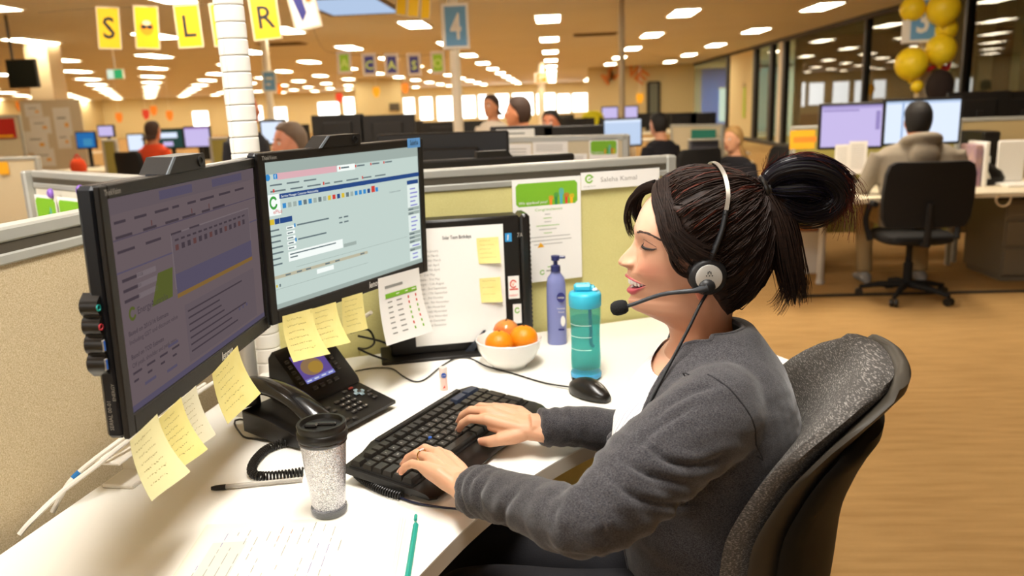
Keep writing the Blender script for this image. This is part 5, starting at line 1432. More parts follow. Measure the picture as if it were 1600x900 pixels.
# hair under the tie, sweeping from the nape
for k in range(6):
    bundle([Hp(-60 - 8 * k, 40 - 6 * k, -84 + 8 * k), Hp(-92 - 5 * k, 40 - 4 * k, -50 + 14 * k), Hp(-116, 26, 10 + 10 * k), TIE], 22, lambda t: .006, .0007, 0, 70 + k, 0, .002, 5)
# fringe: swoop over the near temple, long wisp by the cheek, wisp on the far brow
fr0 = Hp(48, 10, 103)
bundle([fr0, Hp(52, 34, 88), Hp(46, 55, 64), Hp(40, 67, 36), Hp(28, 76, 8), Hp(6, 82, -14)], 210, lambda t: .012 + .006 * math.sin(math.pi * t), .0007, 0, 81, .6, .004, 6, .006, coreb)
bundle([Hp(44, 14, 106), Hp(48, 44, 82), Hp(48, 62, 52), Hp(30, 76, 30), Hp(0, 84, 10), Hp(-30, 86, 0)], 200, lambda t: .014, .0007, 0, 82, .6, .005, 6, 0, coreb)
bundle([Hp(46, 62, 52), Hp(46, 70, 25), Hp(44, 74, 0), Hp(35, 77, -17), Hp(20, 81, -25), Hp(4, 86, -25)], 26, lambda t: .0014 + .002 * t, .0006, 0, 83, 0, .002)
bundle([Hp(42, 68, 40), Hp(38, 75, 8), Hp(34, 77, -8), Hp(26, 80, -20), Hp(12, 84, -24)], 18, lambda t: .0015 + .0015 * t, .0006, 0, 84, 0, .002)
bundle([fr0, Hp(72, -8, 98), Hp(90, -24, 78), Hp(95, -38, 50), Hp(90, -46, 26), Hp(83, -50, 14)], 80, lambda t: .003 + .0025 * math.sin(math.pi * t), .0005, 0, 85, .3, .003, 6, .003, coreb)
bundle([Hp(54, -4, 102), Hp(74, -30, 90), Hp(80, -52, 64), Hp(66, -66, 34), Hp(40, -76, 8)], 90, lambda t: .009, .0008, 0, 86, .85, .003, 6, 0, coreb)
for k in range(40):      # flyaways round the crown
    a = rh.uniform(-90, 50); l = rh.uniform(-30, 40); p = shell_at((Hp(a, l, 125) - HC).normalized(), 0)
    d = (p - HC).normalized(); q = -HF
    strandG[0].tube([p, p + d * .005 + q * .012, p + d * .007 + q * .03], [.0004, .0003, .0001], 3, False)
hair = obj('hair', cap_me, m_hair, woman, 60)
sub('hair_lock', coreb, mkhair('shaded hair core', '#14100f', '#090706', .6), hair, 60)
for mi, mt in ((0, m_hair), (1, m_hair_r), (2, m_hair_b)):
    so = sub('hair_strands', strandG[mi], mt, hair, None, False); so['kind'] = 'stuff'
tM = frame(TIE + V((-.001, 0, -.001)), V((0, 1, 0)), z=(Hp(-135, 6, 100) - TIE))
obj('hair_tie', G().tube([tM @ V((.0155 * math.cos(a), .019 * math.sin(a), 0)) for a in np.linspace(0, 2 * math.pi, 22, endpoint=False)], .0042, 8, False, 0, None, True).tube([tM @ V((.0150 * math.cos(a), .0185 * math.sin(a), .006)) for a in np.linspace(0, 2 * math.pi, 22, endpoint=False)], .0035, 8, False, 0, None, True), m_black_sat, woman)

# ---- clothes
def fabric_cardigan():
    m = bpy.data.materials.new('charcoal melange knit'); m.use_nodes = True; nt = m.node_tree; N = nt.nodes; L = nt.links; b = N['Principled BSDF']
    b.inputs['Roughness'].default_value = .9; b.inputs['Specular IOR Level'].default_value = .15; b.inputs['Sheen Weight'].default_value = .25; b.inputs['Sheen Roughness'].default_value = .5
    tc = N.new('ShaderNodeTexCoord'); mp = N.new('ShaderNodeMapping'); mp.inputs['Scale'].default_value = (1, 1, 2.2); mp.inputs['Rotation'].default_value = (.4, .5, .2); L.new(tc.outputs['Object'], mp.inputs[0])
    n = N.new('ShaderNodeTexNoise'); n.inputs['Scale'].default_value = 520; n.inputs['Detail'].default_value = 3; L.new(mp.outputs[0], n.inputs[0])
    r = N.new('ShaderNodeValToRGB'); r.color_ramp.elements[0].position = .36; r.color_ramp.elements[1].position = .66; r.color_ramp.elements[0].color = lin('#242327') + (1,); r.color_ramp.elements[1].color = lin('#504e50') + (1,)
    L.new(n.outputs[0], r.inputs[0]); L.new(r.outputs[0], b.inputs[0])
    bp = N.new('ShaderNodeBump'); bp.inputs['Strength'].default_value = .3; bp.inputs['Distance'].default_value = .001; L.new(n.outputs[0], bp.inputs['Height']); L.new(bp.outputs[0], b.inputs['Normal'])
    return m
m_card = fabric_cardigan()
cg = G(); cg.loft(torso(.010, [.50, .56, .62, .68, .74, .80, .85, .89, .93, .965, 1.0, 1.03, 1.055]))
SHL = V((.206, 1.046, .972)); SHR = V((.250, 1.360, .965))
cg.sphere(tuple(SHL + V((.008, .01, -.004))), (.066, .062, .066), 18, 12); cg.sphere(tuple(SHR), (.064, .06, .064), 18, 12)
pl1 = catmull([SHL + V((.03, .05, .01)), SHL, V((.118, .978, .935)), ELB_L, V((-.050, 1.010, .862)), V((-.122, 1.092, .840)), WL + V((.006, -.008, .001))], 6)
r1 = [.052, .064, .061, .047, .0385, .0355, .0345]
cg.tube(pl1, [interp(i / (len(pl1) - 1) * 6, list(range(7)), r1) for i in range(len(pl1))], 22)
pl2 = catmull([SHR + V((-.02, -.05, .01)), SHR, V((.205, 1.385, .895)), ELB_R, V((.045, 1.372, .822)), WR + V((.010, -.001, .0))], 6)
r2 = [.05, .060, .054, .043, .0365, .0335]
cg.tube(pl2, [interp(i / (len(pl2) - 1) * 5, list(range(6)), r2) for i in range(len(pl2))], 20)
cm = remesh(cg, .0048, 10)
co = mesh_cos(cm); no = mesh_nrm(cm); disp = np.zeros(len(co))
def fold(center, axis, n_waves, width, amp, reach, skew=0):
    """soft folds running across a limb near a joint"""
    global disp
    c = np.array(center); ax = np.array(axis) / np.linalg.norm(axis); rel = co - c; t = rel @ ax
    side = np.linalg.norm(rel - np.outer(t, ax), axis=1)
    ang = np.sin(side * 40 + co[:, 2] * 18) * skew
    disp += amp * np.sin((t + ang) / width * 2 * np.pi) * np.exp(-(t / reach) ** 2) * np.exp(-(np.linalg.norm(rel, axis=1) / (reach * 1.6)) ** 4)
fold(tuple(ELB_L + V((.045, .035, .02))), tuple(SHL - ELB_L), 5, .041, .0022, .070, .022)
fold(tuple(ELB_L + V((-.02, .02, 0))), tuple(WL - ELB_L), 3, .047, .0020, .05, .02)
fold(tuple(WL + V((.028, -.034, 0))), tuple(WL - ELB_L), 3, .026, .0020, .036, .016)
fold(tuple(WR + V((.035, .0, 0))), tuple(WR - ELB_R), 3, .025, .0020, .035, .016)
fold((.16, 1.02, .93), (.5, .2, .8), 4, .052, .0022, .06, .025)
from mathutils import noise as mnoise
wr = np.array([mnoise.fractal(V((p[0] * 16 + p[2] * 9, p[1] * 16, p[2] * 30)), .7, 2.0, 3) for p in co])
limb = np.minimum(np.linalg.norm(co - np.array(WL), axis=1), np.linalg.norm(co - np.array(WR), axis=1))
disp += wr * (.0016 + .0030 * np.exp(-(limb / .07) ** 2) + .0030 * np.exp(-(np.linalg.norm(co - np.array(ELB_L), axis=1) / .09) ** 2))
disp += .0028 * np.sin(co[:, 2] * 70 + co[:, 0] * 30) * np.exp(-((co[:, 2] - .74) / .10) ** 2) * (co[:, 1] < 1.25)
def crease(path, depth, w, bulge=.5):
    """pressed fold line following points of the visible sleeve, with the cloth bulging beside it"""
    global disp
    loc = (co - np.array((0, 0, CAMZ))) @ np.array(RC)
    px = np.stack([800 + FPX * loc[:, 0] / -loc[:, 2], 450 - FPX * loc[:, 1] / -loc[:, 2]], 1)
    vis = np.einsum('ij,ij->i', no, np.array((0, 0, CAMZ)) - co) > 0
    P = np.array([(q.x, q.y) for q in catmull([V((a, b, 0)) for a, b in path], 6)]); D = np.full(len(co), 1e9); S = np.zeros(len(co)); T = np.zeros(len(co))
    for i in range(len(P) - 1):
        d = P[i + 1] - P[i]; L = max(np.linalg.norm(d), 1e-6); t = np.clip(((px - P[i]) @ d) / L ** 2, 0, 1); q = px - (P[i] + t[:, None] * d); dist = np.linalg.norm(q, axis=1)
        m_ = dist < D; D[m_] = dist[m_]; S[m_] = (d[0] * q[m_, 1] - d[1] * q[m_, 0]) / L; T[m_] = (i + t[m_]) / (len(P) - 1)
    env = np.sin(np.pi * np.clip(T * .9 + .05, 0, 1)) ** .6 * vis
    disp += env * depth * (-np.exp(-(D / w) ** 2) + bulge * np.exp(-((S - 1.9 * w) / (1.3 * w)) ** 2) * (D < 5 * w) + bulge * np.exp(-((S + 1.9 * w) / (1.3 * w)) ** 2) * (D < 5 * w))
for pth, dp_ in ((((1000, 690), (1045, 722), (1095, 726), (1130, 712)), .0055), (((968, 718), (1013, 742), (1073, 756)), .005), (((950, 750), (995, 778), (1045, 788), (1085, 780)), .005),
                 (((918, 776), (936, 806), (948, 850)), .005), (((811, 768), (793, 790), (787, 815), (795, 834)), .005), (((1023, 656), (1064, 622), (1118, 603)), .005), (((990, 705), (1030, 668), (1075, 640)), .004),
                 (((857, 664), (862, 682), (859, 702)), .0045), (((905, 662), (912, 685), (906, 708)), .003), (((760, 752), (748, 775), (752, 800)), .0045), (((880, 782), (868, 805), (872, 828)), .003)):
    crease(pth, dp_, 6.0)
set_cos(cm, co + no * disp[:, None])
bm = bmesh.new(); bm.from_mesh(cm)
def lap(z): return min(.066 + (1.045 - z) * .66, .166) if z > .845 else .06
def near_arm(c): return min(min((c - q).length for q in pl1[6:]), min((c - q).length for q in pl2[6:])) < .058
for s_ in (1, -1):
    # plane holding the lapel line: l = lap(z)
    P0 = spn(1.045) + BL_ * (s_ * lap(1.045)); P1 = spn(.86) + BL_ * (s_ * lap(.86)) ; dd = P1 - P0
    nrm = dd.cross(BF).normalized()
    bmesh.ops.bisect_plane(bm, geom=bm.verts[:] + bm.edges[:] + bm.faces[:], plane_co=P0, plane_no=nrm)
kill = []
for f in bm.faces:
    c = f.calc_center_median(); s0 = spn(min(max(c.z, .5), 1.07)); rel = V((c.x - s0.x, c.y - s0.y, 0)); fw = rel.dot(BF); ll = rel.dot(BL_)
    if fw > (.0 if ll > 0 else .02) and abs(ll) < lap(c.z) + (.075 if ll < 0 and c.z > .86 else 0) and fw < interp(c.z, TZ, TFR) + .04 and not near_arm(c): kill.append(f); continue
    if c.z > 1.012 and rel.length < .075 - (.02 if fw < 0 else 0): kill.append(f); continue
    if c.z < .53: kill.append(f); continue
    for W_, E_ in ((WL, ELB_L), (WR, ELB_R)):
        d = (W_ - E_).normalized()
        if (c - W_).dot(d) > .0035 and (c - W_).length < .06: kill.append(f); break
bmesh.ops.delete(bm, geom=kill, context='FACES')
loose = [v for v in bm.verts if not v.link_faces]; bmesh.ops.delete(bm, geom=loose, context='VERTS')
bmesh.ops.smooth_vert(bm, verts=[v for v in bm.verts if v.is_boundary], factor=.5, use_axis_x=True, use_axis_y=True, use_axis_z=True)
# edge loops of the opening become a rolled hem
hem_edges = [e for e in bm.edges if e.is_boundary]
bm.to_mesh(cm); 
hem = G(); nb = {}
for e in hem_edges:
    a, b = e.verts; nb.setdefault(a.index, []).append(b.index); nb.setdefault(b.index, []).append(a.index)
bm.verts.ensure_lookup_table(); seen = set()
for st in list(nb):
    if st in seen: continue
    path = [st]; seen.add(st); cur = st
    while True:
        nx = [q for q in nb[cur] if q not in seen]
        if not nx: break
        cur = nx[0]; seen.add(cur); path.append(cur)
    if len(path) > 14:
        pts = [bm.verts[i].co.copy() for i in path]
        for _ in range(6): pts = [pts[0]] + [(pts[i - 1] + pts[i] * 2 + pts[i + 1]) / 4 for i in range(1, len(pts) - 1)] + [pts[-1]]
        closed = cur in nb and st in nb[cur]
        hem.tube(pts, .0042, 8, True, 0, None, closed)
bm.free()
so = bpy.data.objects.new('tmp', cm); COL.objects.link(so); md = so.modifiers.new('s', 'SOLIDIFY'); md.thickness = .004; md.offset = 0
cm2 = bpy.data.meshes.new_from_object(so.evaluated_get(bpy.context.evaluated_depsgraph_get())); bpy.data.objects.remove(so, do_unlink=True); cm2.materials.clear()
card = obj('cardigan', cm2, m_card, woman, 180)
sub('hem', hem, m_card, card, 180)
# sleeve seam over the near shoulder
sp = []
for k in range(13):
    a = rad(-70 + 190 * k / 12); ax = (ELB_L - SHL).normalized(); e1 = ax.orthogonal().normalized(); e2 = ax.cross(e1)
    sp.append(SHL + V((.006, .008, 0)) + ax * -.004 + (e1 * math.cos(a) + e2 * math.sin(a)) * .10)
bvc = BVHTree.FromPolygons([v.co.copy() for v in cm2.vertices], [tuple(p.vertices) for p in cm2.polygons])
seam = []
for k_s, q in enumerate(sp):
    o = SHL + V((.006, .008, 0)); h = bvc.ray_cast(q, (o - q).normalized())
    if k_s > 1 and h[0] is not None and (h[0] - o).length < .085: seam.append(h[0] + h[1] * .0004)
if len(seam) > 4: sub('sleeve_seam', G().tube(catmull(seam, 4), .0011, 5), mat('seam thread', '#232225', .9), card)
# white top with fine wavy lines
def top_mat():
    m = bpy.data.materials.new('white striped blouse'); m.use_nodes = True; nt = m.node_tree; N = nt.nodes; L = nt.links; b = N['Principled BSDF']; b.inputs['Roughness'].default_value = .8
    tc = N.new('ShaderNodeTexCoord'); mp = N.new('ShaderNodeMapping'); mp.inputs['Rotation'].default_value = (0, rad(8), rad(16)); L.new(tc.outputs['Object'], mp.inputs[0])
    w = N.new('ShaderNodeTexWave'); w.bands_direction = 'Y'; w.inputs['Scale'].default_value = 24; w.inputs['Distortion'].default_value = 1.5; w.inputs['Detail'].default_value = 1; w.inputs['Detail Scale'].default_value = 1.2
    L.new(mp.outputs[0], w.inputs[0]); r = N.new('ShaderNodeValToRGB'); r.color_ramp.elements[0].position = .0; r.color_ramp.elements[1].position = .10
    r.color_ramp.elements[0].color = lin('#7d8496') + (1,); r.color_ramp.elements[1].color = lin('#f4f3f2') + (1,)
    L.new(w.outputs[1], r.inputs[0]); L.new(r.outputs[0], b.inputs[0]); return m
zs = [.52, .58, .64, .70, .76, .80, .84, .87, .90, .93, .95, .965, .98, 1.0]
R = torso(-.006, zs, 56)
tgm = G(); tgm.loft(R, False, True)
tm = mesh_of(tgm); bm = bmesh.new(); bm.from_mesh(tm)
P0 = spn(.980) + BF * .105; nrm = (UP * 1.0 + BF * .55).normalized()
bmesh.ops.bisect_plane(bm, geom=bm.verts[:] + bm.edges[:] + bm.faces[:], plane_co=P0, plane_no=nrm, clear_outer=True)
bm.to_mesh(tm); bm.free()
obj('blouse', tm, top_mat(), woman, 180)
# trousers
tr = G(); tr.sphere((.265, 1.188, .575), (.165, .19, .13), 20, 14)
for s_ in (1, -1):
    hp_ = Bp(V((.255, 1.19, .59)), 0, s_ * .09); kn = Bp(V((.255, 1.19, .60)), .44, s_ * .10); ft = Bp(V((.255, 1.19, .09)), .40, s_ * .10)
    tr.tube(catmull([hp_, (hp_ + kn) / 2 + V((0, 0, .006)), kn, kn * .5 + ft * .5 + V((-.01, 0, 0)), ft], 5), [interp(i / 20 * 4, [0, 1, 2, 3, 4], [.098, .084, .066, .055, .044]) for i in range(21)], 18)
trm = remesh(tr, .010, 6)
obj('trousers', trm, mat('black trousers', '#121116', .85, bump=(400, .2)), woman, 180)
for s_ in (1, -1):
    ft = Bp(V((.255, 1.19, 0)), .40, s_ * .10)
    g = G(); g.loft([[Bp(ft, x, w * math.cos(a)) + V((0, 0, max(.002, .03 * h + .03 * h * math.sin(a)))) for a in np.linspace(0, 2 * math.pi, 14, endpoint=False)] for x, w, h in ((-.06, .02, 1.0), (-.05, .034, 1.3), (.0, .038, 1.5), (.06, .042, 1.0), (.13, .040, .7), (.165, .02, .5))])
    obj('shoe', g, m_black, woman, 60)

# ================================================================== HEADSET
hd = thing('headset', 'black and silver phone headset with boom microphone worn by the woman', 'headset', tuple(Hp(-28, 85, -60)))
m_hs = mat('headset black', '#191a1c', .45); m_sil = mat('silver plastic', '#c9c9c4', .3, .35); m_stl = mat('steel band', '#b4aea4', .3, .7)
EC = Hp(-7, 86, -24); ME = frame(EC, -HF, y=UP)
cup = obj('ear_cup', G().lathe([(.0, -.004), (.022, -.004), (.0265, 0), (.0278, .005), (.0255, .010), (.0215, .0125), (0, .0125)], 36, ME), m_hs, hd, 50)
sub('ear_cushion', G().lathe([(.014, -.020), (.022, -.020), (.0275, -.014), (.0275, -.006), (.022, -.002), (.014, -.002)], 36, ME), mat('foam leatherette', '#141416', .6), cup, 60)
sub('silver_disc', G().lathe([(.0196, .0115), (.0190, .0142), (.0165, .0150), (0, .0150)], 36, ME), m_sil, cup, 50)
mk = G(); Mz = ME @ Matrix.Translation((0, 0, .0153))
for (x, y) in ((0, .0055), (-.0022, .0025), (.0022, .0025), (-.0042, -.0005), (0, -.0005), (.0042, -.0005), (-.002, .0045), (.002, .0045)): mk.disc(x, y + .004, .0010, None, 0, Mz, 1, 10)
sub('logo_mark', mk, m_hs, cup, None, False)
HUB = ME @ V((-.004, -.013, .016))
obj('boom_hub', G().sphere((0, 0, 0), 1, 18, 12, ME @ Matrix.Translation((-.003, -.013, .014)) @ Matrix.Diagonal((.0125, .0115, .009, 1))), m_hs, hd, 60)
MIC = at_d(967, 481, 1.205)
bp_ = catmull([HUB, HUB + (MIC - HUB) * .12 + HL * .004, HUB + (MIC - HUB) * .5 + V((0, 0, .006)) + HL * .004, HUB + (MIC - HUB) * .85, MIC], 6)
obj('boom', G().tube(bp_, [interp(i / 24, [0, .15, .3, 1], [.0085, .0062, .0036, .0028]) for i in range(25)], 12), mat('boom grey', '#34383d', .35), hd, 60)
Mm_ = frame(MIC, (HUB - MIC), z=UP)
obj('mic_foam', G().loft([[Mm_ @ V((x, r * math.cos(a), r * math.sin(a))) for a in np.linspace(0, 2 * math.pi, 18, endpoint=False)] for x, r in ((-.0125, .004), (-.0105, .0085), (-.005, .0112), (.002, .0115), (.008, .0108), (.0125, .0085), (.0135, .004))]), mat('mic foam', '#17181a', .95, bump=(900, .8)), hd, 70)
bnd = catmull([Hp(-10, 89, -2), Hp(-17, 91, 18), Hp(-26, 91, 44), Hp(-32, 87, 72)], 6)
obj('slider_arm', G().tube(bnd, [.0075 - .002 * i / 18 for i in range(19)], 10, True, 0, None, False, .6), m_hs, hd, 60)
sub('size_window', G().box((0, 0, 0), (.006, .004, .010), .001, frame(Hp(-31, 91, 64), HF, z=UP + HF * .2)), m_key_hl, cup)
top = catmull([Hp(-31, 88, 66), Hp(-36, 81, 92), Hp(-36, 62, 116), Hp(-34, 34, 130), Hp(-33, 0, 134), Hp(-34, -34, 130), Hp(-36, -64, 114), Hp(-36, -82, 86), Hp(-36, -88, 44), Hp(-28, -88, 20)], 6)
g = G(); rr = []
for i, p in enumerate(top):
    t = (top[min(i + 1, len(top) - 1)] - top[max(i - 1, 0)]).normalized(); o_ = (p - Hp(-45, 0, 40)); o_ = (o_ - t * o_.dot(t)).normalized(); w_ = t.cross(o_)
    rr.append([p + w_ * .0030 + o_ * .0007, p - w_ * .0030 + o_ * .0007, p - w_ * .0030 - o_ * .0007, p + w_ * .0030 - o_ * .0007])
obj('headband', g.loft(rr), m_stl, hd, 60)
obj('temple_pad', G().box((0, 0, 0), (.03, .008, .05), .004, frame(Hp(-24, -86, 6), HF, z=UP)), m_hs, hd)
# cable down the front to the quick release, then under the forearm to the coil beside the keyboard
def body_surf(z, l, off=.006):
    s = min(abs(l) / (interp(z, TZ, THW)), .999); f = interp(z, TZ, TFR) * (1 - s ** (2 / .88)) ** (.45) 
    return Bp(spn(z), f + .008 + off, l)
cpts = [ME @ V((-.002, -.026, .006)), at_d(1092, 480, 1.165), at_d(1075, 515, 1.160), at_d(1048, 566, 1.155), at_d(1022, 615, 1.145), at_d(1000, 660, 1.14), at_d(984, 690, 1.14), at_d(968, 712, 1.145), at_d(945, 745, 1.16), at_d(925, 790, 1.20), at_d(910, 860, 1.2)]
obj('cable', G().tube(catmull(cpts, 6), .0024, 8), m_hs, hd, 60)
q = [at_d(973, 702, 1.138), at_d(961, 722, 1.146)]
obj('quick_release', G().tube(q, .0052, 10), mat('grey connector', '#b9bcc2', .4), hd)
# coil on the desk by the keyboard
zc = DZ + .008
c0 = [at_z(x, y, zc) for x, y in ((556, 740), (575, 755), (600, 767), (628, 775))]
ck = thing('headset_coil', 'coiled black headset cord lying in front of the keyboard', 'cable', tuple(c0[1]))
obj('coil', G().tube(coil(c0, .0062, .0052, .0016), .0016, 5), m_black, ck, 60)
obj('coil_lead', G().tube(catmull([at_z(x, y, DZ + .003) for x, y in ((626, 778), (650, 786), (685, 792), (712, 795), (740, 800))], 5), .0018, 6), mat('navy lead', '#1c1f3a', .5), ck)
# necklace
nk = []
for k in range(21):
    t = k / 20; l = 62 - 124 * t; u = -150 - 62 * math.sin(math.pi * t) ** .8; nk.append(Hp(face_a(l, u, False) + 1.5 if abs(l) < interp(u, WWu, WWl) else -20, l, u))
obj('necklace', G().tube(catmull(nk, 3), .0007, 5), mat('gold', '#e2c07a', .2, 1), woman)

# ================================================================== HER CHAIR
ch = thing('office_chair', 'grey fabric office chair with black shell the woman sits on', 'chair', (.20, 1.17, 0))
ca = rad(15); CF = V((-math.cos(ca), math.sin(ca), 0)); CS = UP.cross(CF)      # CS points to the near side
CB = V((.332, 1.185, 0))
def chair_fab():
    m = bpy.data.materials.new('dashed grey upholstery'); m.use_nodes = True; nt = m.node_tree; N = nt.nodes; L = nt.links; b = N['Principled BSDF']; b.inputs['Roughness'].default_value = .9; b.inputs['Specular IOR Level'].default_value = .15
    tc = N.new('ShaderNodeTexCoord'); mp = N.new('ShaderNodeMapping'); mp.inputs['Scale'].default_value = (150, 45, 420); mp.inputs['Rotation'].default_value = (0, 0, rad(-15)); L.new(tc.outputs['Object'], mp.inputs[0])
    n = N.new('ShaderNodeTexNoise'); n.inputs['Scale'].default_value = 2.2; n.inputs['Detail'].default_value = 2; L.new(mp.outputs[0], n.inputs[0])
    r = N.new('ShaderNodeValToRGB'); r.color_ramp.elements[0].position = .52; r.color_ramp.elements[1].position = .68; r.color_ramp.elements[0].color = lin('#4a4744') + (1,); r.color_ramp.elements[1].color = lin('#8b8680') + (1,)
    L.new(n.outputs[0], r.inputs[0]); L.new(r.outputs[0], b.inputs[0]); return m
m_cf = chair_fab(); m_cs = mat('chair shell black', '#0a0908', .6, spec=.25); m_crim = mat('chair rim grey', '#37322a', .55, spec=.3)
bz = [.52, .60, .70, .80, .88, .94, .98, 1.005]; bb = [-.03, -.012, .0, .008, .032, .062, .092, .115]
bhw = [.185, .205, .218, .220, .212, .200, .180, .145]; bcv = [.05, .065, .078, .078, .068, .052, .036, .022]
def back_pt(z, s, off):
    """s across (-1 far .. 1 near); off > 0 to the rear"""
    hw = interp(z, bz, bhw); k = interp(z, bz, bcv) * abs(s) ** 2.2
    return CB - CF * (interp(z, bz, bb) + off - k) + CS * (hw * s) + V((0, 0, z))
def pad(off0, off1, zs, inset, n=18, puff=0):
    f = []; zs = list(zs)
    rings = []
    for z in zs:
        r = []
        for k in range(n + 1):
            s = -1 + 2 * k / n; e = 1 - abs(s) ** 6
            r.append(back_pt(z, s * inset, off0 + (1 - e) * (off1 - off0) * .35))
        for k in range(n, -1, -1):
            s = -1 + 2 * k / n; e = 1 - abs(s) ** 6
            r.append(back_pt(z, s * inset, off1 - (1 - e) * (off1 - off0) * .35))
        rings.append(r)
    # round the top
    c = [p for p in rings[-1]]; m = sum(c, V()) / len(c)
    rings.append([m + (p - m) * .90 + V((0, 0, .012)) - CF * .006 for p in c]); rings.append([m + (p - m) * .55 + V((0, 0, .018)) - CF * .010 for p in c])
    return G().loft(rings)
zz = list(np.linspace(.53, 1.005, 26))
obj('back_cushion', pad(-.012, .040, zz, 1.0), m_cf, ch, 60)
obj('back_rim', pad(.036, .060, zz, 1.015), m_crim, ch, 60)
obj('back_shell', pad(.050, .092, list(np.linspace(.50, .93, 20)), .90), m_cs, ch, 60)
sc_ = V((.185, 1.215, 0))
g = G(); rr = []
for z, k in ((.425, .86), (.44, .97), (.47, 1.0), (.492, .97), (.502, .85)):
    rr.append([sc_ + CF * (.235 * k * math.copysign(abs(math.cos(a)) ** .6, math.cos(a))) + CS * (.235 * k * math.copysign(abs(math.sin(a)) ** .6, math.sin(a))) + V((0, 0, z)) for a in np.linspace(0, 2 * math.pi, 40, endpoint=False)])
obj('seat', g.loft(rr), mat('dark brown seat fabric', '#241d19', .9), ch, 60)
obj('back_bracket', G().box((0, 0, 0), (.26, .07, .02), .004, frame(sc_ - CF * .15 + V((0, 0, .41)), CF, z=UP)).box((0, 0, 0), (.03, .07, .22), .006, frame(CB - CF * .075 + V((0, 0, .50)), CF, z=UP)), m_cs, ch)
obj('gas_post', G().lathe([(.027, .08), (.027, .26), (.018, .26), (.018, .42)], 18, Matrix.Translation((sc_.x, sc_.y, 0))), m_cs, ch)
def star_base(t, c, a0=0, R=.30, mt=m_cs):
    for k in range(5):
        a = a0 + k * 2 * math.pi / 5; d = V((math.cos(a), math.sin(a), 0))
        l = obj('leg', G().tube([V((c[0], c[1], .10)), V((c[0], c[1], .09)) + d * R * .6, V((c[0], c[1], .065)) + d * R], [.026, .020, .014], 10), mt, t)
        cc = V((c[0], c[1], .028)) + d * R; sd = V((-d.y, d.x, 0))
        sub('caster', G().tube([cc - sd * .024, cc - sd * .006], .027, 16).tube([cc + sd * .006, cc + sd * .024], .027, 16), m_black, l)
star_base(ch, sc_, .3)
# ================================================================== OFFICE BEHIND
m_scr_bl = scr('pale blue', '#c3d6f2', 1.0); m_scr_vi = scr('violet', '#cdbfee', 1.0); m_scr_wh = scr('cool white', '#dce8fb', 1.1); m_scr_nv = scr('deep blue', '#2f78c0', .8); m_scr_gr = scr('green dark', '#33524a', .7)
m_mon = mat('monitor black', '#15120f', .5)
m_cream_fab = mat('cream fabric', '#d9cdb0', .95, var=(300, '#cabd9c', .4), spec=.1); m_olive_fab = mat('olive fabric', '#a39a56', .95, var=(300, '#948b49', .4), spec=.1)
m_desk2 = mat('cream laminate', '#e2d6ba', .45)
m_chair_bk = mat('black chair mesh', '#100e0d', .8)
def look(yaw): return V((math.sin(rad(yaw)), math.cos(rad(yaw)), 0))
def bg_monitor(label, c, yaw, w, h, smat=None, zdesk=.74, wins=(), cat='monitor', text=None, hump=False, group=None):
    """yaw: direction the screen faces (bearing). c = centre of the screen"""
    c = V(c); n = look(yaw); rt = UP.cross(n)                 # rt: to the right as seen from in front
    M = frame(c, rt, y=UP)
    t = thing('monitor', label, cat, (c.x - n.x * .08, c.y - n.y * .08, zdesk), group)
    h_ = obj('housing', G().box((0, 0, -.022), (w + .036, h + .04, .04), .006, M).box((0, 0, -.05), (w * .6, h * .7, .03), .01, M), m_mon, t)
    if smat:
        s_ = obj('screen', G().rect(-w / 2, -h / 2, w, h, 0, M @ Matrix.Translation((0, 0, .0005)), 1), smat, t, None, False)
        if wins:
            g = G(); ms = []
            for k, (x, y, ww, hh, mm) in enumerate(wins): g.rect(-w / 2 + x * w, -h / 2 + y * h, ww * w, hh * h, k, M @ Matrix.Translation((0, 0, .001)), 2); ms.append(mm)
            sub('screen_image', g, ms, s_, None, False)
    if hump: obj('webcam', G().prism([(-.06, h / 2 + .018), (-.04, h / 2 + .04), (.06, h / 2 + .04), (.06, h / 2 + .018)], -.035, -.002, M), m_mon, t)
    if text:
        Mt_ = M @ Matrix.Rotation(math.pi, 4, 'Y') @ Matrix.Translation((0, 0, .0655))
        sub('lettering', G().text(text[0], text[1], text[2], text[3], 0, M @ Matrix.Rotation(math.pi, 4, 'Y') @ Matrix.Translation((0, 0, .0425)), 1, 'LEFT', text[4], .01), m_grey_txt, h_, None, False)
    if c.z - h / 2 - .02 > zdesk + .03:
        b = c - n * .07
        obj('stand', G().box((b.x, b.y, (zdesk + c.z) / 2), (.05, .03, c.z - zdesk), .004, None, 0, -rad(yaw)), m_mon, t)
        obj('base', G().lathe([(.11, 0), (.10, .012), (0, .014)], 20, Matrix.Translation((b.x, b.y, zdesk))), m_mon, t)
    return t, M
def bg_screen(label, P0, P1, z0, z1, fab, posts=True, cat='desk screen'):
    P0 = V((P0[0], P0[1], 0)); P1 = V((P1[0], P1[1], 0)); d = P1 - P0; L = d.length; M = frame(P0, d, z=UP)
    t = thing('desk_screen', label, cat, tuple((P0 + P1) / 2))
    obj('fabric_panel', G().box((L / 2, 0, (z0 + z1) / 2), (L, .04, z1 - z0 - .04), .004, M), fab, t)
    obj('top_rail', G().box((L / 2, 0, z1 - .012), (L + .04, .05, .03), .005, M), m_rail, t)
    for x in (-.01, L + .01): obj('post', G().box((x, 0, z1 / 2), (.035, .05, z1), .005, M), m_rail, t)
    return t, M, L
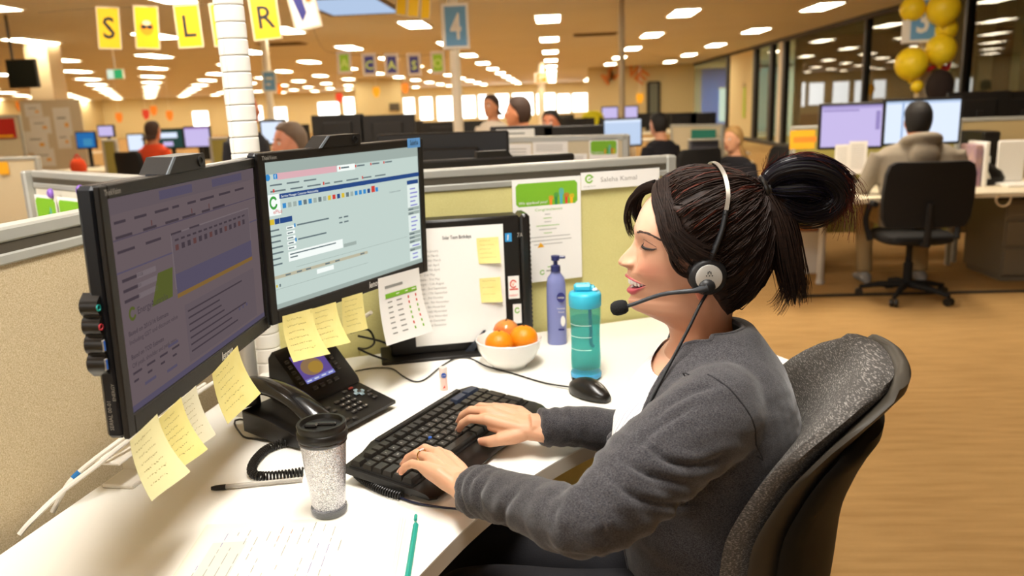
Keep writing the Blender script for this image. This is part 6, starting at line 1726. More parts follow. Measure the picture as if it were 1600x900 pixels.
def bg_desk(label, cx, cy, w, d, z=.72, rz=0, m=None):
    M = Matrix.Translation((cx, cy, 0)) @ Matrix.Rotation(rz, 4, 'Z')
    t = thing('desk', label, 'desk', (cx, cy, 0))
    obj('worktop', G().box((0, 0, z - .015), (w, d, .03), .005, M), m or m_desk2, t)
    for sx in (-1, 1):
        for sy in (-1, 1): obj('leg', G().tube([(sx * (w / 2 - .05), sy * (d / 2 - .05), 0), (sx * (w / 2 - .05), sy * (d / 2 - .05), z - .03)], .02, 10, True, 0, M), m_grey_leg, t)
    return t
def bg_chair(label, x, y, yaw, zs=.46, top=.98, w=.44, arms=True, mt=None):
    mt = mt or m_chair_bk; n = look(yaw); sd = UP.cross(n); c = V((x, y, 0))
    t = thing('office_chair', label, 'chair', (x, y, 0))
    rr = [[c - n * (.22 + b) + sd * (w / 2 * k * s) + n * (.03 * s * s) + V((0, 0, z)) for s in np.linspace(-1, 1, 9)] + [c - n * (.275 + b) + sd * (w / 2 * k * s) + n * (.03 * s * s) + V((0, 0, z)) for s in np.linspace(1, -1, 9)] for z, k, b in ((zs + .06, .86, 0), (zs + .12, .96, .0), ((zs + top) / 2, 1.0, .01), (top - .08, .97, .03), (top - .02, .90, .04), (top, .78, .045))]
    obj('backrest', G().loft(rr), mt, t, 60)
    rr = [[c + n * (.23 * k * math.copysign(abs(math.cos(a)) ** .6, math.cos(a))) + sd * (.24 * k * math.copysign(abs(math.sin(a)) ** .6, math.sin(a))) + V((0, 0, z)) for a in np.linspace(0, 2 * math.pi, 24, endpoint=False)] for z, k in ((zs - .07, .85), (zs - .05, 1), (zs - .015, 1), (zs, .9))]
    obj('seat', G().loft(rr), mt, t, 60)
    obj('gas_post', G().lathe([(.03, .08), (.03, .25), (.02, .25), (.02, zs - .06)], 14, Matrix.Translation(c)), m_chair_bk, t)
    obj('back_support', G().tube([c - n * .08 + V((0, 0, zs - .07)), c - n * .28 + V((0, 0, zs - .05)), c - n * .29 + V((0, 0, zs + .22))], [.025, .025, .02], 8), m_chair_bk, t)
    star_base(t, c, rad(yaw) + .25, .30, m_chair_bk)
    if arms:
        for s in (-1, 1):
            q = c + sd * (s * .28)
            obj('armrest', G().tube(catmull([q - n * .05 + V((0, 0, zs - .05)), q + sd * (s * .02) + V((0, 0, zs + .08)), q + V((0, 0, zs + .19)), q + n * .13 + V((0, 0, zs + .20)), q - n * .12 + V((0, 0, zs + .20))], 5), .02, 8), m_chair_bk, t)
    return t
def bg_person(label, x, y, yaw, zh, shirt, hairc, skin='#c98a64', hw=.20, hood=False, long_hair=0, lean=0, legs=None, arms='desk', seat=.46, scale=1.0, cat='person', bald=False):
    """seated or standing figure; zh = height of the head centre; body one remeshed surface, clothing and hair as parts"""
    n = look(yaw); sd = UP.cross(n); c = V((x, y, 0)); hd_ = c + n * (lean + .02) + V((0, 0, zh)); k = scale
    t = thing('person', label, cat, (x, y, 0))
    sh_z = zh - (.16 if hood else .172) * k; hip = seat + .10
    def P(f, l, z): return c + n * f + sd * l + V((0, 0, z))
    def head_rings(off=0):
        R = []
        for u, f, b, w in ((.118, .00, .01, .004), (.112, .035, .045, .035), (.095, .062, .075, .057), (.06, .083, .092, .071), (.02, .089, .096, .074), (-.01, .090, .094, .072), (-.04, .088, .085, .066), (-.07, .086, .066, .058), (-.095, .080, .050, .045), (-.110, .055, .045, .035)):
            R.append([hd_ + n * ((f + off) * k * math.cos(a) if math.cos(a) > 0 else (b + off) * k * math.cos(a)) + sd * ((w + off) * k * math.sin(a)) + V((0, 0, u * k + (off if u > .1 else 0))) for a in np.linspace(0, 2 * math.pi, 20, endpoint=False)])
        return R
    g = G(); g.loft(head_rings())
    g.tube([hd_ + n * .084 * k + V((0, 0, .03 * k)), hd_ + n * .108 * k + V((0, 0, -.022 * k)), hd_ + n * .09 * k + V((0, 0, -.03 * k))], [.009 * k, .013 * k, .012 * k], 8)
    for s in (-1, 1): g.sphere(tuple(hd_ + sd * (s * .075 * k) + V((0, 0, -.012 * k))), (.014 * k, .014 * k, .03 * k), 10, 8)
    g.tube([hd_ - n * .02 + V((0, 0, -.06 * k)), P(lean * .8 - .01, 0, sh_z + .02), P(lean * .7 - .01, 0, sh_z - .08)], [.055 * k, .066 * k, .085 * k], 14)
    tr_ = [(sh_z + .035, .05, .06), (sh_z + .01, hw * .72, .08), (sh_z - .04, hw * .98, .105), (sh_z - .12, hw * .98, .12), (sh_z - .25, hw * .88, .12), (hip, hw * .88, .125), (hip - .10, hw * .85, .12)]
    def trunk(off):
        return [[P(lean * max(0, (z - hip) / max(sh_z - hip, .1)) * .8 + (d + off) * math.cos(a), (w + off) * math.sin(a), z) for a in np.linspace(0, 2 * math.pi, 24, endpoint=False)] for z, w, d in tr_]
    g.loft(trunk(-.012))
    arm_paths = []
    for s in (-1, 1):
        S_ = P(lean * .75, s * hw * .92, sh_z - .045)
        if arms == 'desk': A = [S_, P(lean + .02, s * (hw + .06), sh_z - .28), P(lean + .27, s * (hw - .02), max(.76, sh_z - .27)), P(lean + .36, s * (hw - .06), max(.77, sh_z - .27))]
        else: A = [S_, P(.0, s * (hw + .05), sh_z - .28), P(.06, s * (hw + .03), sh_z - .50), P(.08, s * (hw + .03), sh_z - .58)]
        arm_paths.append(A); g.tube(catmull(A, 4), [interp(i / 12 * 3, [0, 1, 2, 3], [.05, .04, .028, .024]) for i in range(13)], 10)
        g.sphere(tuple(A[-1]), (.035, .03, .02), 10, 8)
    me = remesh(g, .012 * k, 4)
    obj('body', me, mat('skin ' + skin, skin, .5, sss=.05), t, 180)
    def F(f, l, u): return hd_ + n * (f * k) + sd * (l * k) + V((0, 0, u * k))
    for s in (-1, 1):
        obj('eye', G().sphere(tuple(F(.078, s * .030, .012)), .0095 * k, 10, 8), mat('eye white', '#e6ddd2', .3), t, 60)
        obj('iris', G().sphere(tuple(F(.0845, s * .030, .011)), .0045 * k, 8, 6), mat('dark iris', '#2a1a12', .3), t, 60)
        obj('eyebrow', G().tube([F(.086, s * .014, .030), F(.083, s * .030, .036), F(.070, s * .046, .030)], [.003 * k, .0035 * k, .0015 * k], 6), hairc, t)
    obj('lips', G().tube([F(.078, -.024, -.058), F(.090, 0, -.061), F(.078, .024, -.058)], [.003 * k, .0055 * k, .003 * k], 8), mat('lip tone', '#a85a4c', .5), t, 60)
    g = G(); g.loft(trunk(.010))
    for A in arm_paths: g.tube(catmull(A[:3], 4), [interp(i / 8 * 2, [0, 1, 2], [.068, .055, .042]) for i in range(9)], 12)
    if hood:
        g.tube([P(lean * .7 + .10 * math.cos(a) - .045, .105 * math.sin(a), sh_z + .04 - .035 * math.cos(a)) for a in np.linspace(0, 2 * math.pi, 18, endpoint=False)], .035, 10, False, 0, None, True)
        g.sphere(tuple(P(-.125 + lean * .6, 0, sh_z - .045)), (.10, .055, .085) if abs(n.y) > .7 else (.055, .10, .085), 14, 10)
    sm_ = remesh(g, .014, 5); obj('top', sm_, shirt, t, 180)
    R = head_rings(.012)
    g = G(); cut = []
    for u_i, r in enumerate(R[:8 if not long_hair else 7]):
        z0 = (r[0].z - hd_.z) / k
        lim = 1.2 if z0 > .075 else (.045 if z0 > .02 else (.0 if z0 > -.03 else -.02))
        rr = []
        for p in r:
            rel = (p - hd_); f = rel.dot(n) / k
            rr.append(p if f < lim else p - n * ((f - lim) * k) * .9 - V((0, 0, 0)))
        cut.append(rr)
    if long_hair:
        last = cut[-1]
        for q in range(1, 5):
            dz = -long_hair * q / 4
            cut.append([V((hd_.x, hd_.y, 0)) + (V((p.x - hd_.x, p.y - hd_.y, 0)) * (1.05 + .06 * q)) - n * (.012 * q) + V((0, 0, p.z + dz)) for p in last])
    g.loft(cut); obj('hair', remesh(g, .009 * k, 3), hairc, t, 180)
    if legs:
        g = G(); g.sphere(tuple(P(.0, 0, hip - .03)), (.17, .17, .10), 14, 10)
        for s in (-1, 1):
            if seat > .7: A = [P(0, s * .09, hip), P(.01, s * .10, hip * .52), P(0, s * .10, .06)]; rs = [.09, .065, .05]
            else: A = [P(.02, s * .10, hip - .02), P(.26, s * .15, seat + .07), P(.42, s * .19, seat + .06), P(.40, s * .20, .28), P(.36, s * .20, .08)]; rs = [.095, .085, .07, .062, .055]
            pp = catmull(A, 4); g.tube(pp, [interp(i / (len(pp) - 1) * (len(A) - 1), list(range(len(A))), rs) for i in range(len(pp))], 12)
        obj('trousers', remesh(g, .014, 4), legs, t, 180)
        for s in (-1, 1):
            f0 = (0 if seat > .7 else .36); q = P(f0, s * (.10 if seat > .7 else .20), 0)
            obj('shoe', G().loft([[q + n * xx + sd * (w * math.cos(a)) + V((0, 0, h + h * .95 * math.sin(a) + .001)) for a in np.linspace(0, 2 * math.pi, 12, endpoint=False)] for xx, w, h in ((-.07, .025, .03), (-.05, .04, .045), (.02, .045, .045), (.10, .048, .03), (.18, .03, .02))]), mat('grey sneaker', '#8c8a86', .7), t, 60)
    return t
hr_bk = mat('bg black hair', '#14100e', .7); hr_br = mat('bg brown hair', '#3a271b', .7); hr_gr = mat('bg grey brown hair', '#6a5644', .7); hr_bl = mat('bg blonde hair', '#b08a52', .7)
m_hood = mat('grey marl hoodie', '#9a9080', .95, var=(220, '#857b6c', .4), spec=.1); m_blkshirt = mat('black top', '#14131a', .9); m_orsh = mat('orange top', '#d8481e', .9); m_whsh = mat('pale blouse', '#ddd2c0', .9); m_khaki = mat('khaki trousers', '#a08a62', .9)
def sheet(name, label, M, w, h, mats=None, fn=None, cat='paper', group=None, mt=None):
    """a flat sheet with its own thickness; local x right, y up, z out"""
    t = thing(name, label, cat, tuple(M @ V((w / 2, 0, 0))), group)
    obj('sheet', G().box((w / 2, h / 2, 0), (w, h, .002), 0, M), mt or m_paper, t, None)
    if fn:
        g = G(); fn(g, M @ Matrix.Translation((0, 0, .0012)), w, h); obj('print', g, mats, t, None, False)
    return t

# ---------------- right hand workstation with the man
YM = 6.15
p1 = at_y(1240, 240, 6.75); p2 = at_y(1620, 240, 6.55)
bg_screen('olive desk screen behind the man\'s monitors', (p1.x, 6.75), (at_y(1505, 200, 6.7).x, 6.7), .25, at_y(1265, 197, 6.75).z, m_olive_fab)
bg_screen('tan desk screen with a dark rail right of the man', (at_y(1503, 200, 6.55).x, 6.58), (p2.x + .6, 6.45), .25, at_y(1550, 184, 6.5).z, mat('tan bg fabric', '#b39d70', .95, spec=.1))
c = at_y(1330, 197, YM); bg_monitor('lilac lit monitor left of the man', c, 180 + 8, .42, .30, m_scr_vi, .70, ((.02, .86, .6, .04, scr('lilac dark', '#a493cf', .9)), (.9, .4, .07, .45, scr('lilac dark', '#a493cf', .9)), (0, .93, 1, .07, scr('lilac bar', '#b3a3dd', .9))))
c = at_y(1441, 190, YM - .03); bg_monitor('pale blue lit monitor behind the man\'s head', c, 180 - 2, .535, .30, m_scr_wh, .70, ((.22, .02, .02, .95, scr('window blue', '#7fa6dc', .9)), (0, .94, 1, .06, scr('window bar', '#b8cdea', 1)), (.26, .3, .3, .1, scr('window pale', '#cfe0f6', 1))))
for (x, lab) in ((1316, 'left printed page hanging under the lilac monitor'), (1338, 'right printed page hanging under the lilac monitor')):
    q = at_y(x, 250, YM - .04); M_ = frame((q.x - .055, YM - .04, at_y(x, 276 - (x > 1320) * 5, YM).z), (1, 0, 0), y=UP)
    sheet('printed_page', lab, M_, .105 if x < 1320 else .13, .24, [m_ink2], lambda g, M, w, h: [g.rect(w * .12, h * (.88 - k * .07), w * .7, h * .015, 0, M) for k in range(11)], 'paper', 'pages under the lilac monitor')
zD = .70
dk = thing('desk', 'cream desk in front of the man with pale posts', 'desk', (2.6, 6.0, 0))
q0, q1 = at_z(1235, 322, zD), at_z(1640, 300, zD)
obj('worktop', G().prism([(q0.x - .35, q0.y - .05), (2.5, 5.62), (q1.x + .7, 5.55), (q1.x + .7, 6.42), (q0.x - .1, 6.66)], zD - .03, zD), m_desk2, dk)
lg = at_z(1281, 443, 0)
for (x, y) in ((lg.x, lg.y), (4.1, 5.7), (lg.x + .1, 6.5)): obj('leg', G().tube([(x, y, .015), (x, y, zD - .03)], .026, 14).lathe([(.032, 0), (.032, .02), (.026, .03)], 14, None, 0, (x, y, 0)), m_grey_leg, dk)
obj('cable_loop', G().tube(catmull([at_y(x, y, 5.6) for x, y in ((1562, 304), (1556, 312), (1560, 320), (1570, 322), (1578, 315), (1581, 302))], 5), .007, 6), mat('beige cord', '#c8b08a', .7), dk)
mx = at_z(1440, 452, 0)
bg_chair('black high backed office chair holding the man in the hoodie', at_y(1440, 260, 5.5).x - .03, 5.52, 3, .47, .955, .56)
bg_person('man in a grey hoodie seated with his back turned at two lit monitors', at_y(1441, 190, 5.66).x, 5.66, 3, at_y(1440, 190, 5.66).z, m_hood, hr_bk, '#b87850', .27, True, 0, .06, m_khaki, 'desk', .47, 1.06)
# things on and under his desk
dr = thing('drawer_unit', 'grey steel drawer unit under the man\'s desk at the right edge', 'drawer unit', (3.45, 5.95, 0)); md_ = mat('warm grey steel', '#7d7462', .5)
a = at_z(1546, 438, 0); obj('body', G().box((a.x + .27, a.y + .22, .32), (.46, .55, .56), .006).box((a.x + .27, a.y + .22, .02), (.42, .5, .04)), md_, dr)
for k in range(3):
    z = (.53, .36, .15)[k]; hgt = (.10, .18, .20)[k]
    d_ = obj('drawer', G().box((a.x + .27, a.y - .062, z), (.44, .02, hgt), .004), md_, dr); sub('pull', G().box((a.x + .27, a.y - .078, z + hgt * .32), (.14, .015, .012), .003), m_rail_dk, d_)
obj('pink_tag', G().box((a.x + .33, a.y - .075, .545), (.10, .004, .035)), mat('pink tag', '#e8206a', .5), dr)
b0 = at_z(1262, 428, 0); wb_ = thing('paper_box', 'white open box standing on the carpet under the desk post', 'box', (b0.x, b0.y + .15, 0))
obj('box', G().box((b0.x, b0.y + .15, .17), (.24, .28, .34), .004), m_white, wb_); obj('contents', G().box((b0.x, b0.y + .15, .345), (.22, .26, .01)), mat('rust paper', '#9a5a30', .8), wb_)
pc = at_z(1345, 275, zD)
bg_tw = thing('computer_tower', 'black computer tower on the man\'s desk right of him', 'computer tower', (0, 0, 0))
c = at_z(1545, 286, zD); bg_tw.location = c; ORIG[bg_tw.name] = Matrix.Translation(c)
obj('case', G().box((c.x, c.y + .22, zD + .19), (.13, .38, .38), .006), m_black, bg_tw); obj('front_bezel', G().box((c.x, c.y + .02, zD + .19), (.12, .02, .37), .005), m_black_sat, bg_tw)
st_ = obj('sticker', G().box((c.x - .02, c.y + .008, zD + .17), (.04, .004, .06)), m_paper, bg_tw)
c = at_z(1541, 290, zD); bag = thing('bag', 'small black bag with white mark beside the tower', 'bag', tuple(c))
rr = [[(c.x + w * math.cos(a) * .17, c.y + .08 + w * math.sin(a) * .09, zD + z) for a in np.linspace(0, 2 * math.pi, 20, endpoint=False)] for z, w in ((0.001, .9), (.05, 1.0), (.10, .85), (.14, .5), (.16, .25))]
obj('pouch', G().loft(rr), m_black, bag, 60); obj('handle', G().tube(catmull([(c.x - .04, c.y + .08, zD + .15), (c.x, c.y + .08, zD + .21), (c.x + .04, c.y + .08, zD + .15)], 5), .01, 8), m_black, bag)
obj('mark', G().prism([(c.x - .02, zD + .05), (c.x + .02, zD + .05), (c.x + .012, zD + .075), (c.x, zD + .10), (c.x - .012, zD + .075)], 0, .004, Matrix(((1, 0, 0, 0), (0, 0, -1, c.y - .01), (0, 1, 0, 0), (0, 0, 0, 1)))), m_white_txt, bag)
c = at_z(1518, 262, zD + .06); mg = thing('magazine_holder', 'white magazine holder with colourful covers left of the tower', 'magazine holder', (c.x, 6.1, zD))
X_ = at_y(1521, 250, 6.1).x
obj('holder', G().box((X_ + .03, 6.1, zD + .16), (.03, .26, .32), .004), m_white, mg)
obj('magazine', G().box((X_ - .02, 6.1, zD + .15), (.05, .23, .30), .004), mat('magazine cover', '#c9a890', .6, var=(14, '#7a5a8a', .3)), mg)
c = at_y(1590, 262, 6.0); tl = thing('document_tray', 'white plastic document tray at the right edge of the man\'s desk', 'tray', (c.x, 6.0, zD))
obj('panel', G().box((c.x, 6.1, zD + .17), (.20, .02, .30), .01), m_white, tl); obj('shelf', G().box((c.x, 6.0, zD + .01), (.24, .22, .02), .006), m_white, tl)
c = at_z(1572, 288, zD); ob = thing('snack_dish', 'small orange dish on the man\'s desk', 'dish', tuple(c)); obj('dish', G().lathe([(0, .002), (.04, .002), (.07, .02), (.066, .02), (.04, .008), (0, .008)], 20, Matrix.Translation(c)), mat('orange glaze', '#e0702a', .4), ob)
c = at_z(1345, 287, zD)
ph2 = thing('desk_phone', 'dark desk phone on the left of the man\'s desk', 'phone', tuple(c)); obj('base', G().prism([(0, 0), (.2, 0), (.2, .09), (.02, .02)], -.09, .09, frame((c.x - .1, c.y, zD), (0, 1, 0), y=UP)), m_black, ph2); obj('handset', G().tube([(c.x - .06, c.y + .02, zD + .06), (c.x - .06, c.y + .17, zD + .11)], .022, 10), m_black, ph2)
for k, (x, y, w, lab, mt) in enumerate(((1268, 262, .20, 'yellow folder leaning on the olive screen', m_amber), (1258, 285, .26, 'white papers spread on the left of the man\'s desk', m_paper))):
    c = at_z(x, y + 18, zD); solo('folder' if k == 0 else 'paper_stack', G().box((0, 0, 0), (w, .008 if k == 0 else .3, .26 if k == 0 else .02), .002, frame((c.x, c.y + .25 * (1 - k), zD + (.13 if k == 0 else .011)), (1, .1 * k, 0), z=(0, .25 if k == 0 else 0, 1))), mt, lab, 'folder' if k == 0 else 'paper')
q = at_y(1262, 215, 6.72); sheet('notice', 'orange and yellow notice on the olive screen', frame((q.x - .14, 6.725, q.z - .09), (1, 0, 0), y=UP), .28, .15, [m_orange], lambda g, M, w, h: g.rect(w * .1, h * .35, w * .8, h * .3, 0, M), 'notice', None, m_amber)
# dark monitors along the tan screen
for k, x in enumerate((1525, 1595)):
    c = at_y(x, 172 - k, 7.2); bg_monitor(['dark monitor back over the tan screen nearest the man', 'dark monitor back over the tan screen at the right edge'][k], c, 4, .47, .27, m_scr_bl, .70)
# pillar with sign 3, balloons and a red bow
YP = 8.6; c = at_y(1443, 110, YP)
pil = thing('pillar', 'pale square pillar behind the man with the 3 sign', 'pillar', (c.x, YP, 0)); obj('shaft', G().box((c.x, YP, CEIL / 2), (.115, .115, CEIL), .006), mat('pillar paint', '#cdbfa2', .8), pil); obj('foot_plate', G().box((c.x, YP, .02), (.2, .2, .04), .004), mat('pillar paint', '#cdbfa2', .8), pil)
m_signbl = mat('sign blue', '#74aede', .6)
def sign(label, px, py, Y, w, h, txt, yaw=0, bg=None, dbl=True, group=None):
    c = at_y(px, py, Y); M = frame((c.x, Y, c.z), (math.cos(rad(yaw)), math.sin(rad(yaw)), 0), y=UP)
    t = thing('row_sign', label, 'sign', (c.x, Y, c.z - h / 2), group)
    obj('board', G().box((0, 0, -.006), (w, h, .012), .002, M), m_paper, t)
    g = G(); g.rect(-w * .40, -h * .43, w * .80, h * .86, 0, M, 3)
    if txt: g.text(txt, 0, -h * .27, h * .78, 1, M, 6, 'CENTER', w * .42, .02)
    else:
        g.rect(-w * .25, h * .08, w * .5, h * .12, 1, M, 5); g.rect(-w * .25, -h * .2, w * .3, h * .1, 1, M, 5)
    obj('sign_print', g, [bg or m_signbl, m_paper], t, None, False)
    obj('side_flap', G().box((-w / 2 - .005, 0, -.06), (.01, h, .12), .002, M), m_paper, t)
    return t
sign('blue and white number 3 sign on the pillar among balloons', 1443, 31, YP - .14, .29, .43, '3', 0)
m_bal = mat('yellow balloon', '#ffdc22', .4)
for k, (x, y, r, lab) in enumerate(((1474, 14, .155, 'topmost round yellow balloon right of the 3 sign'), (1426, 14, .12, 'yellow balloon half hidden behind the 3 sign'), (1476, 46, .12, 'yellow balloon tucked under the topmost one'), (1470, 78, .145, 'large yellow balloon above the red bow'), (1424, 100, .155, 'lowest large yellow balloon left of the pillar'), (1433, 135, .06, 'small yellow balloon low on the pillar'))):
    Y = YP - .22 + .12 * (k in (1, 2)); c = at_y(x, y, Y); t = thing('balloon', lab, 'balloon', (c.x, Y, c.z - r * 1.2), 'yellow balloons on the pillar')
    obj('skin', G().lathe([(0, -r * 1.12), (r * .12, -r * 1.1)] + [(r * math.cos(a) * (1 if a > 0 else 1 - .12 * (a / 1.4) ** 2), r * 1.05 * math.sin(a)) for a in np.linspace(-1.35, 1.5, 14)] + [(0, r * 1.05)], 22, Matrix.Translation(c)), m_bal, t, 80)
    obj('knot', G().lathe([(.004, -r * 1.2), (.016, -r * 1.19), (.006, -r * 1.1)], 10, Matrix.Translation(c)), m_bal, t)
c = at_y(1465, 100, YP - .16); bw_ = thing('bow', 'red bow hanging under the balloons', 'bow', (c.x, YP - .16, c.z - .06)); m_rb = mat('red ribbon', '#c02a2a', .4)
for s in (-1, 1): obj('loop', G().tube(catmull([c + V((s * .01, 0, 0)), c + V((s * .06, -.02, .05)), c + V((s * .11, 0, .02)), c + V((s * .09, 0, -.05)), c + V((s * .01, 0, -.005))], 5), .022, 8), m_rb, bw_)
obj('knot', G().sphere(tuple(c), .025, 12, 8), m_rb, bw_)
c = at_y(1468, 135, YP - .42); dm = thing('speaker_stand', 'dark rounded head of a stand behind the man', 'stand', (c.x, YP - .42, 0)); obj('head', G().sphere(tuple(c), (.13, .1, .16), 16, 12), mat('dark brown felt', '#2a1d16', .9), dm); obj('stem', G().tube([(c.x, c.y, 0.02), tuple(c)], .025, 10), m_black, dm); obj('base', G().lathe([(.18, 0), (.17, .02), (0, .025)], 24, Matrix.Translation((c.x, c.y, 0))), m_black, dm)

# ---------------- pole signs
def pole(label, px, Y, r, top_col='#efe6d2'):
    c = at_y(px, 150, Y); t = thing('service_pole', label, 'pole', (c.x, Y, 0))
    obj('shaft', G().tube([(c.x, Y, 0), (c.x, Y, CEIL)], r, 16), mat('pole ' + top_col, top_col, .5), t); obj('collar', G().lathe([(r * 1.7, CEIL - .03), (r * 1.7, CEIL)], 16, Matrix.Translation((c.x, Y, 0))), m_white, t); obj('foot', G().lathe([(r * 1.7, 0), (r * 1.7, .03)], 16, Matrix.Translation((c.x, Y, 0))), m_white, t); return c
pole('white round service pole carrying the 4 sign', 714, 9.2, .058); sign('blue and white number 4 sign on the round pole', 712, 41, 9.1, .29, .48, '4', 0)
pole('white service pole behind the R card', 421, 14.5, .062); sign('small blue sign on the pole behind the R card', 421, 127, 14.4, .25, .36, '', 0)
pole('thin grey service pole in front of the orange letters', 972, 12.6, .045, '#b9aa90')
pole('short cream pole far back with an orange sign', 846, 30, .12); sign('small orange sign far back on the cream pole', 846, 122, 29.8, .48, .36, '', 0, m_orange)
# left pillar with papers, hanging television, exit sign
c = at_y(78, 150, 15.5); pl_ = thing('pillar', 'broad beige pillar at the left covered with papers', 'pillar', (c.x, 15.5, 0)); obj('shaft', G().box((c.x, 15.5, CEIL / 2), (.46, .46, CEIL), .01), mat('beige pillar', '#cdb692', .85), pl_); obj('skirting', G().box((c.x, 15.5, .06), (.5, .5, .12), .01), m_rail_dk, pl_)
for k, (x, y, w, h) in enumerate(((52, 172, .30, .22), (63, 196, .36, .28), (58, 222, .40, .36), (98, 190, .30, .46), (70, 246, .36, .30), (100, 218, .24, .30))):
    c = at_y(x, y, 13.33 - .003 * k)
    sheet('pinned_paper', ['white sheet with dark lettering highest on the left notice stand', 'cream sheet second from the top of the left notice stand', 'large cream sheet in the middle of the left notice stand', 'tall sheet on the right of the left notice stand', 'lowest sheet on the left notice stand', 'small lower right sheet on the left notice stand'][k], frame((c.x - w / 2, 13.33 - .003 * k, c.z - h / 2), (1, 0, 0), y=UP), w, h, [m_ink2, m_amber], lambda g, M, w, h: [g.rect(w * .2, h * .6, w * .5, h * .06, 0, M), g.rect(w * .6, h * .3, w * .2, h * .15, 1, M)], 'paper', 'sheets on the left notice stand')
ns_ = at_y(72, 200, 13.3); nst = thing('notice_stand', 'cream notice stand holding the papers before the left pillar', 'notice stand', (ns_.x, 13.35, 0)); obj('board', G().box((ns_.x + .10, 13.35, (ns_.z) - .35), (1.05, .03, 1.62), .006), mat('cream board', '#dccfb4', .8), nst); obj('foot', G().box((ns_.x, 13.35, .02), (.8, .4, .04), .006), m_rail, nst)
c = at_y(36, 115, 11.5); tv = thing('television', 'black television hung from the ceiling at the left', 'television', (c.x, 11.5, c.z - .2)); obj('housing', G().box((c.x, 11.5, c.z), (.44, .06, .40), .008), m_black, tv); obj('screen', G().box((c.x, 11.467, c.z), (.41, .004, .36)), mat('dark glass screen', '#14140f', .12), tv); obj('hanger', G().tube([(c.x - .12, 11.5, c.z + .19), (c.x - .12, 11.5, CEIL)], .018, 10), m_black, tv)
c = at_y(181, 116, 15.8); ex = thing('exit_sign', 'green and white exit sign hung from the ceiling', 'exit sign', (c.x, 15.8, c.z - .1)); obj('box', G().box((c.x, 15.8, c.z), (.33, .06, .19), .008), m_white, ex); obj('green_face', G().box((c.x + .07, 15.765, c.z), (.17, .004, .17)), emis('exit green', '#3fae6a', 1.0), ex); obj('white_face', G().box((c.x - .09, 15.765, c.z), (.13, .004, .17)), emis('exit white', '#dff2dc', 1.0), ex); obj('hanger', G().tube([(c.x, 15.8, c.z + .09), (c.x, 15.8, CEIL)], .01, 8), m_white, ex)
# ---------------- bunting SOLAR
m_card_y = mat('yellow card', '#f5c81a', .6); m_bluecard = mat('panel navy', '#3a3a86', .5)
cards = [('S', 170, 44, 36, 61, -2, 'yellow bunting card with a black letter S'), ('sun', 229.5, 43, 38, 62, -2, 'yellow bunting card with a sun in sunglasses'), ('L', 294.5, 41, 39, 62, 3, 'yellow bunting card with a black letter L'), ('A', 351, 38, 40, 62, 4, 'yellow bunting card with a letter A behind the cable riser'), ('R', 414, 27, 43, 64, 5, 'yellow bunting card with a black letter R'), ('panel', 474, 10, 42, 66, 12, 'white bunting card with a solar panel and sun')]
for (ch_, px, py, w, h, rot, lab) in cards:
    Y = 6.5 - .0012 * (px - 170); c = at_y(px, py, Y); W_ = w * Y / FPX * 1.02; H_ = h * Y / FPX * 1.02
    M_ = frame((c.x, Y, c.z), (math.cos(rad(rot - 2)), 0, math.sin(rad(rot - 2))), y=UP)
    t = thing('bunting_card', lab, 'bunting card', (c.x, Y, c.z - H_ / 2), 'solar bunting cards'); obj('laminate', G().box((0, 0, 0), (W_, H_, .002), 0, M_), mat('clear laminate edge', '#d8c9ad', .4), t)
    g = G()
    if ch_ == 'panel':
        g.rect(-W_ * .44, -H_ * .46, W_ * .88, H_ * .92, 1, M_, 5); g.poly([(-W_ * .40, H_ * .44), (-W_ * .02, H_ * .44), (W_ * .06, -H_ * .14), (-W_ * .16, -H_ * .32)], 2, M_, 7); g.disc(W_ * .24, H_ * .14, W_ * .12, None, 3, M_, 7, 12)
        for k in range(8): a = k * math.pi / 4; g.poly([(W_ * (.24 + .13 * math.cos(a - .2)), H_ * .14 + W_ * .13 * math.sin(a - .2)), (W_ * (.24 + .24 * math.cos(a)), H_ * .14 + W_ * .24 * math.sin(a)), (W_ * (.24 + .13 * math.cos(a + .2)), H_ * .14 + W_ * .13 * math.sin(a + .2))], 3, M_, 7)
        ms = [m_blk_txt, m_paper, m_bluecard, mat('sun brown', '#c07818', .6)]
    else:
        g.rect(-W_ * .45, -H_ * .47, W_ * .90, H_ * .94, 1, M_, 5)
        if ch_ == 'sun': g.disc(0, 0, W_ * .28, W_ * .30, 2, M_, 7); g.disc(-W_ * .12, W_ * .02, W_ * .12, W_ * .08, 0, M_, 9, 14); g.disc(W_ * .12, W_ * .02, W_ * .12, W_ * .08, 0, M_, 9, 14); g.disc(0, W_ * .17, W_ * .17, W_ * .10, 3, M_, 9, 14)
        else: g.text(ch_, 0, -H_ * .24, H_ * .72, 0, M_, 7, 'CENTER', None, .012)
        ms = [m_blk_txt, m_card_y, mat('sun orange', '#f2a01c', .6), mat('sun glare', '#f4e6b4', .6)]
    obj('print', g, ms, t, None, False)
st = [at_y(px, py, 6.5 - .0012 * (px - 170)) for px, py in ((60, 20), (152, 13), (230, 11), (296, 9), (352, 5), (412, -6), (474, -25), (560, -60))]
solo('bunting_string', G().tube(catmull(st, 4), .0015, 5), m_rail_dk, 'thin string carrying the yellow solar cards', 'string')
m_lime = mat('lime card', '#8fb51f', .6); m_pur = mat('violet card', '#3f3a78', .6)
